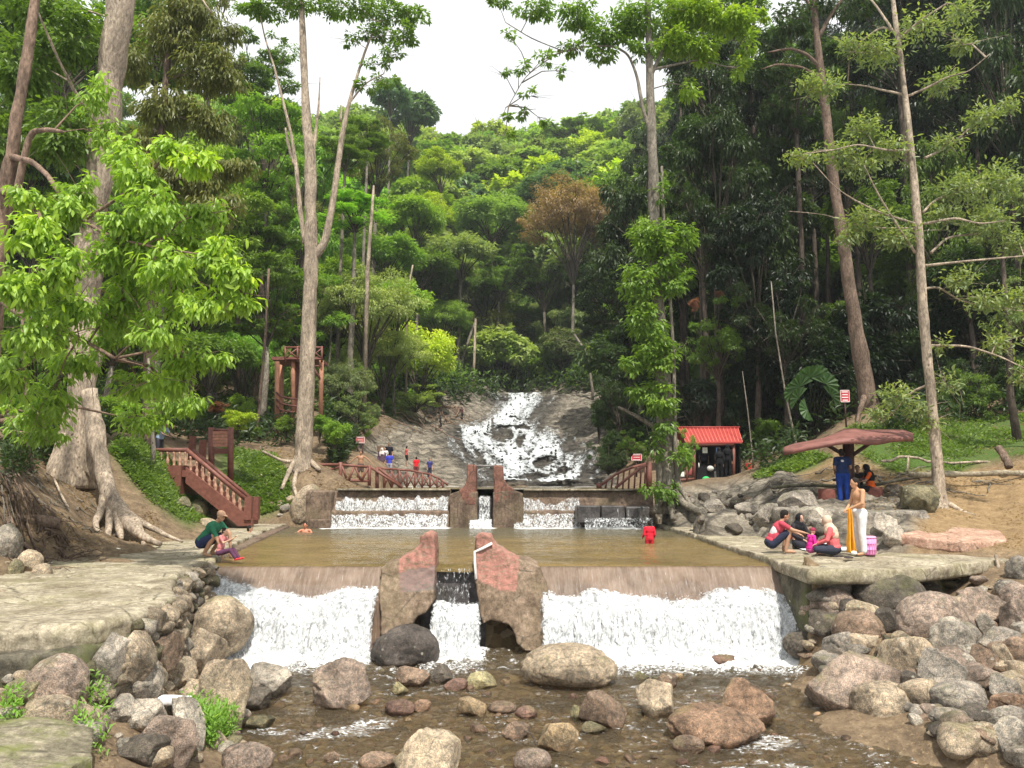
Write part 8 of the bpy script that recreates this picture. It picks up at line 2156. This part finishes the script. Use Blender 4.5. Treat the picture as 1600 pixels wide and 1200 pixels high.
far('seller in dark clothes behind the kiosk counter', 1101, 748, 38.4, 1.65, TO, shirt=(.02, .022, .035), pants=(.01, .01, .012), skin=(.12, .07, .05))  # skin and clothes darkened, the stall's inner shade put into their colour
far('man in a light blue shirt leaning on the rail of the staircase landing', 247, 724, 28.6, 1.66, -.3, pose(chest=(.1, 0, 1.22), neck=(.2, 0, 1.36), head=(.28, 0, 1.46), shL=(.14, .18, 1.32), shR=(.14, -.18, 1.32), elL=(.3, .2, 1.1), elR=(.3, -.2, 1.1), wrL=(.5, .1, 1.02), wrR=(.5, -.1, 1.02)), shirt=(.32, .40, .55), pants=(.05, .05, .06), skin=(.2, .12, .08))
far('shirtless boy standing with spread arms behind the left log fence', 563, 752, 36.0, 1.42, TO, pose(elL=(.0, .40, 1.22), wrL=(.05, .60, 1.06), elR=(0, -.40, 1.22), wrR=(.05, -.60, 1.06)), pants=(.10, .07, .06), plen=1, skin=(.38, .20, .12))
far('woman in a dark dress with white headscarf standing behind the left fence', 596, 744, 41.0, 1.5, TO, shirt=(.10, .06, .09), sleeves=2, pants=(.08, .05, .06), skirt=True, hijab=(.6, .55, .52))
far('girl in white beside the woman in the dark dress', 601, 735, 41.6, 1.25, TO, shirt=(.62, .60, .58), pants=(.05, .05, .06))
far('person in a blue shirt behind the left fence', 608, 748, 40.0, 1.40, AW, shirt=(.05, .06, .42), pants=(.35, .35, .42))
far('person in a black top standing behind the one in blue', 607, 736, 43.0, 1.6, TO, shirt=(.02, .02, .03), pants=(.03, .03, .05))
far('barefoot boy with a red towel walking on the rock slab', 635, 729, 47.0, 1.25, .6, pose(knL=(.14, .1, .5), anL=(.02, .1, .1)), shirt=(.50, .12, .11), pants=(.02, .02, .02), plen=1, skin=(.45, .26, .18))
far('child in a bright red shirt sitting above the left fence', 650, 748, 42.0, 1.2, AW, shirt=(.70, .02, .03), pants=(.2, .05, .05))
far('child in a navy shirt at the end of the left fence', 671, 749, 42.0, 1.15, TO + .4, shirt=(.05, .05, .18), pants=(.04, .04, .06))
g = hit(688, 671); far('boy in dark shorts climbing the rock slab, the left one of two', 688, 671, g.y, 1.25, .3, pose(knL=(.16, .1, .52), anL=(.05, .1, .2)), z=g.z, shirt=(.03, .03, .03), pants=(.02, .02, .02), skin=(.12, .08, .06))
g = hit(722, 656); far('boy standing highest on the rock slab near the top of the cascade', 722, 656, g.y, 1.25, -.6, S0, z=g.z, shirt=(.10, .04, .04), pants=(.02, .02, .02), skin=(.15, .09, .06))
# ------------------------------------------------------------------ haze
hz = M('haze_air'); hz.t.nodes.remove(hz.b)
pv_ = hz.t.nodes.new('ShaderNodeVolumePrincipled'); pv_.inputs['Color'].default_value = (0.90, 0.96, 1.0, 1); pv_.inputs['Density'].default_value = 0.00028
hz.L(pv_.outputs[0], hz.out.inputs['Volume'])
hb = MB(); hb.box((0, 160, 60), (520, 400, 130)); hb.build('haze', hz.m, None, False, kind='stuff')
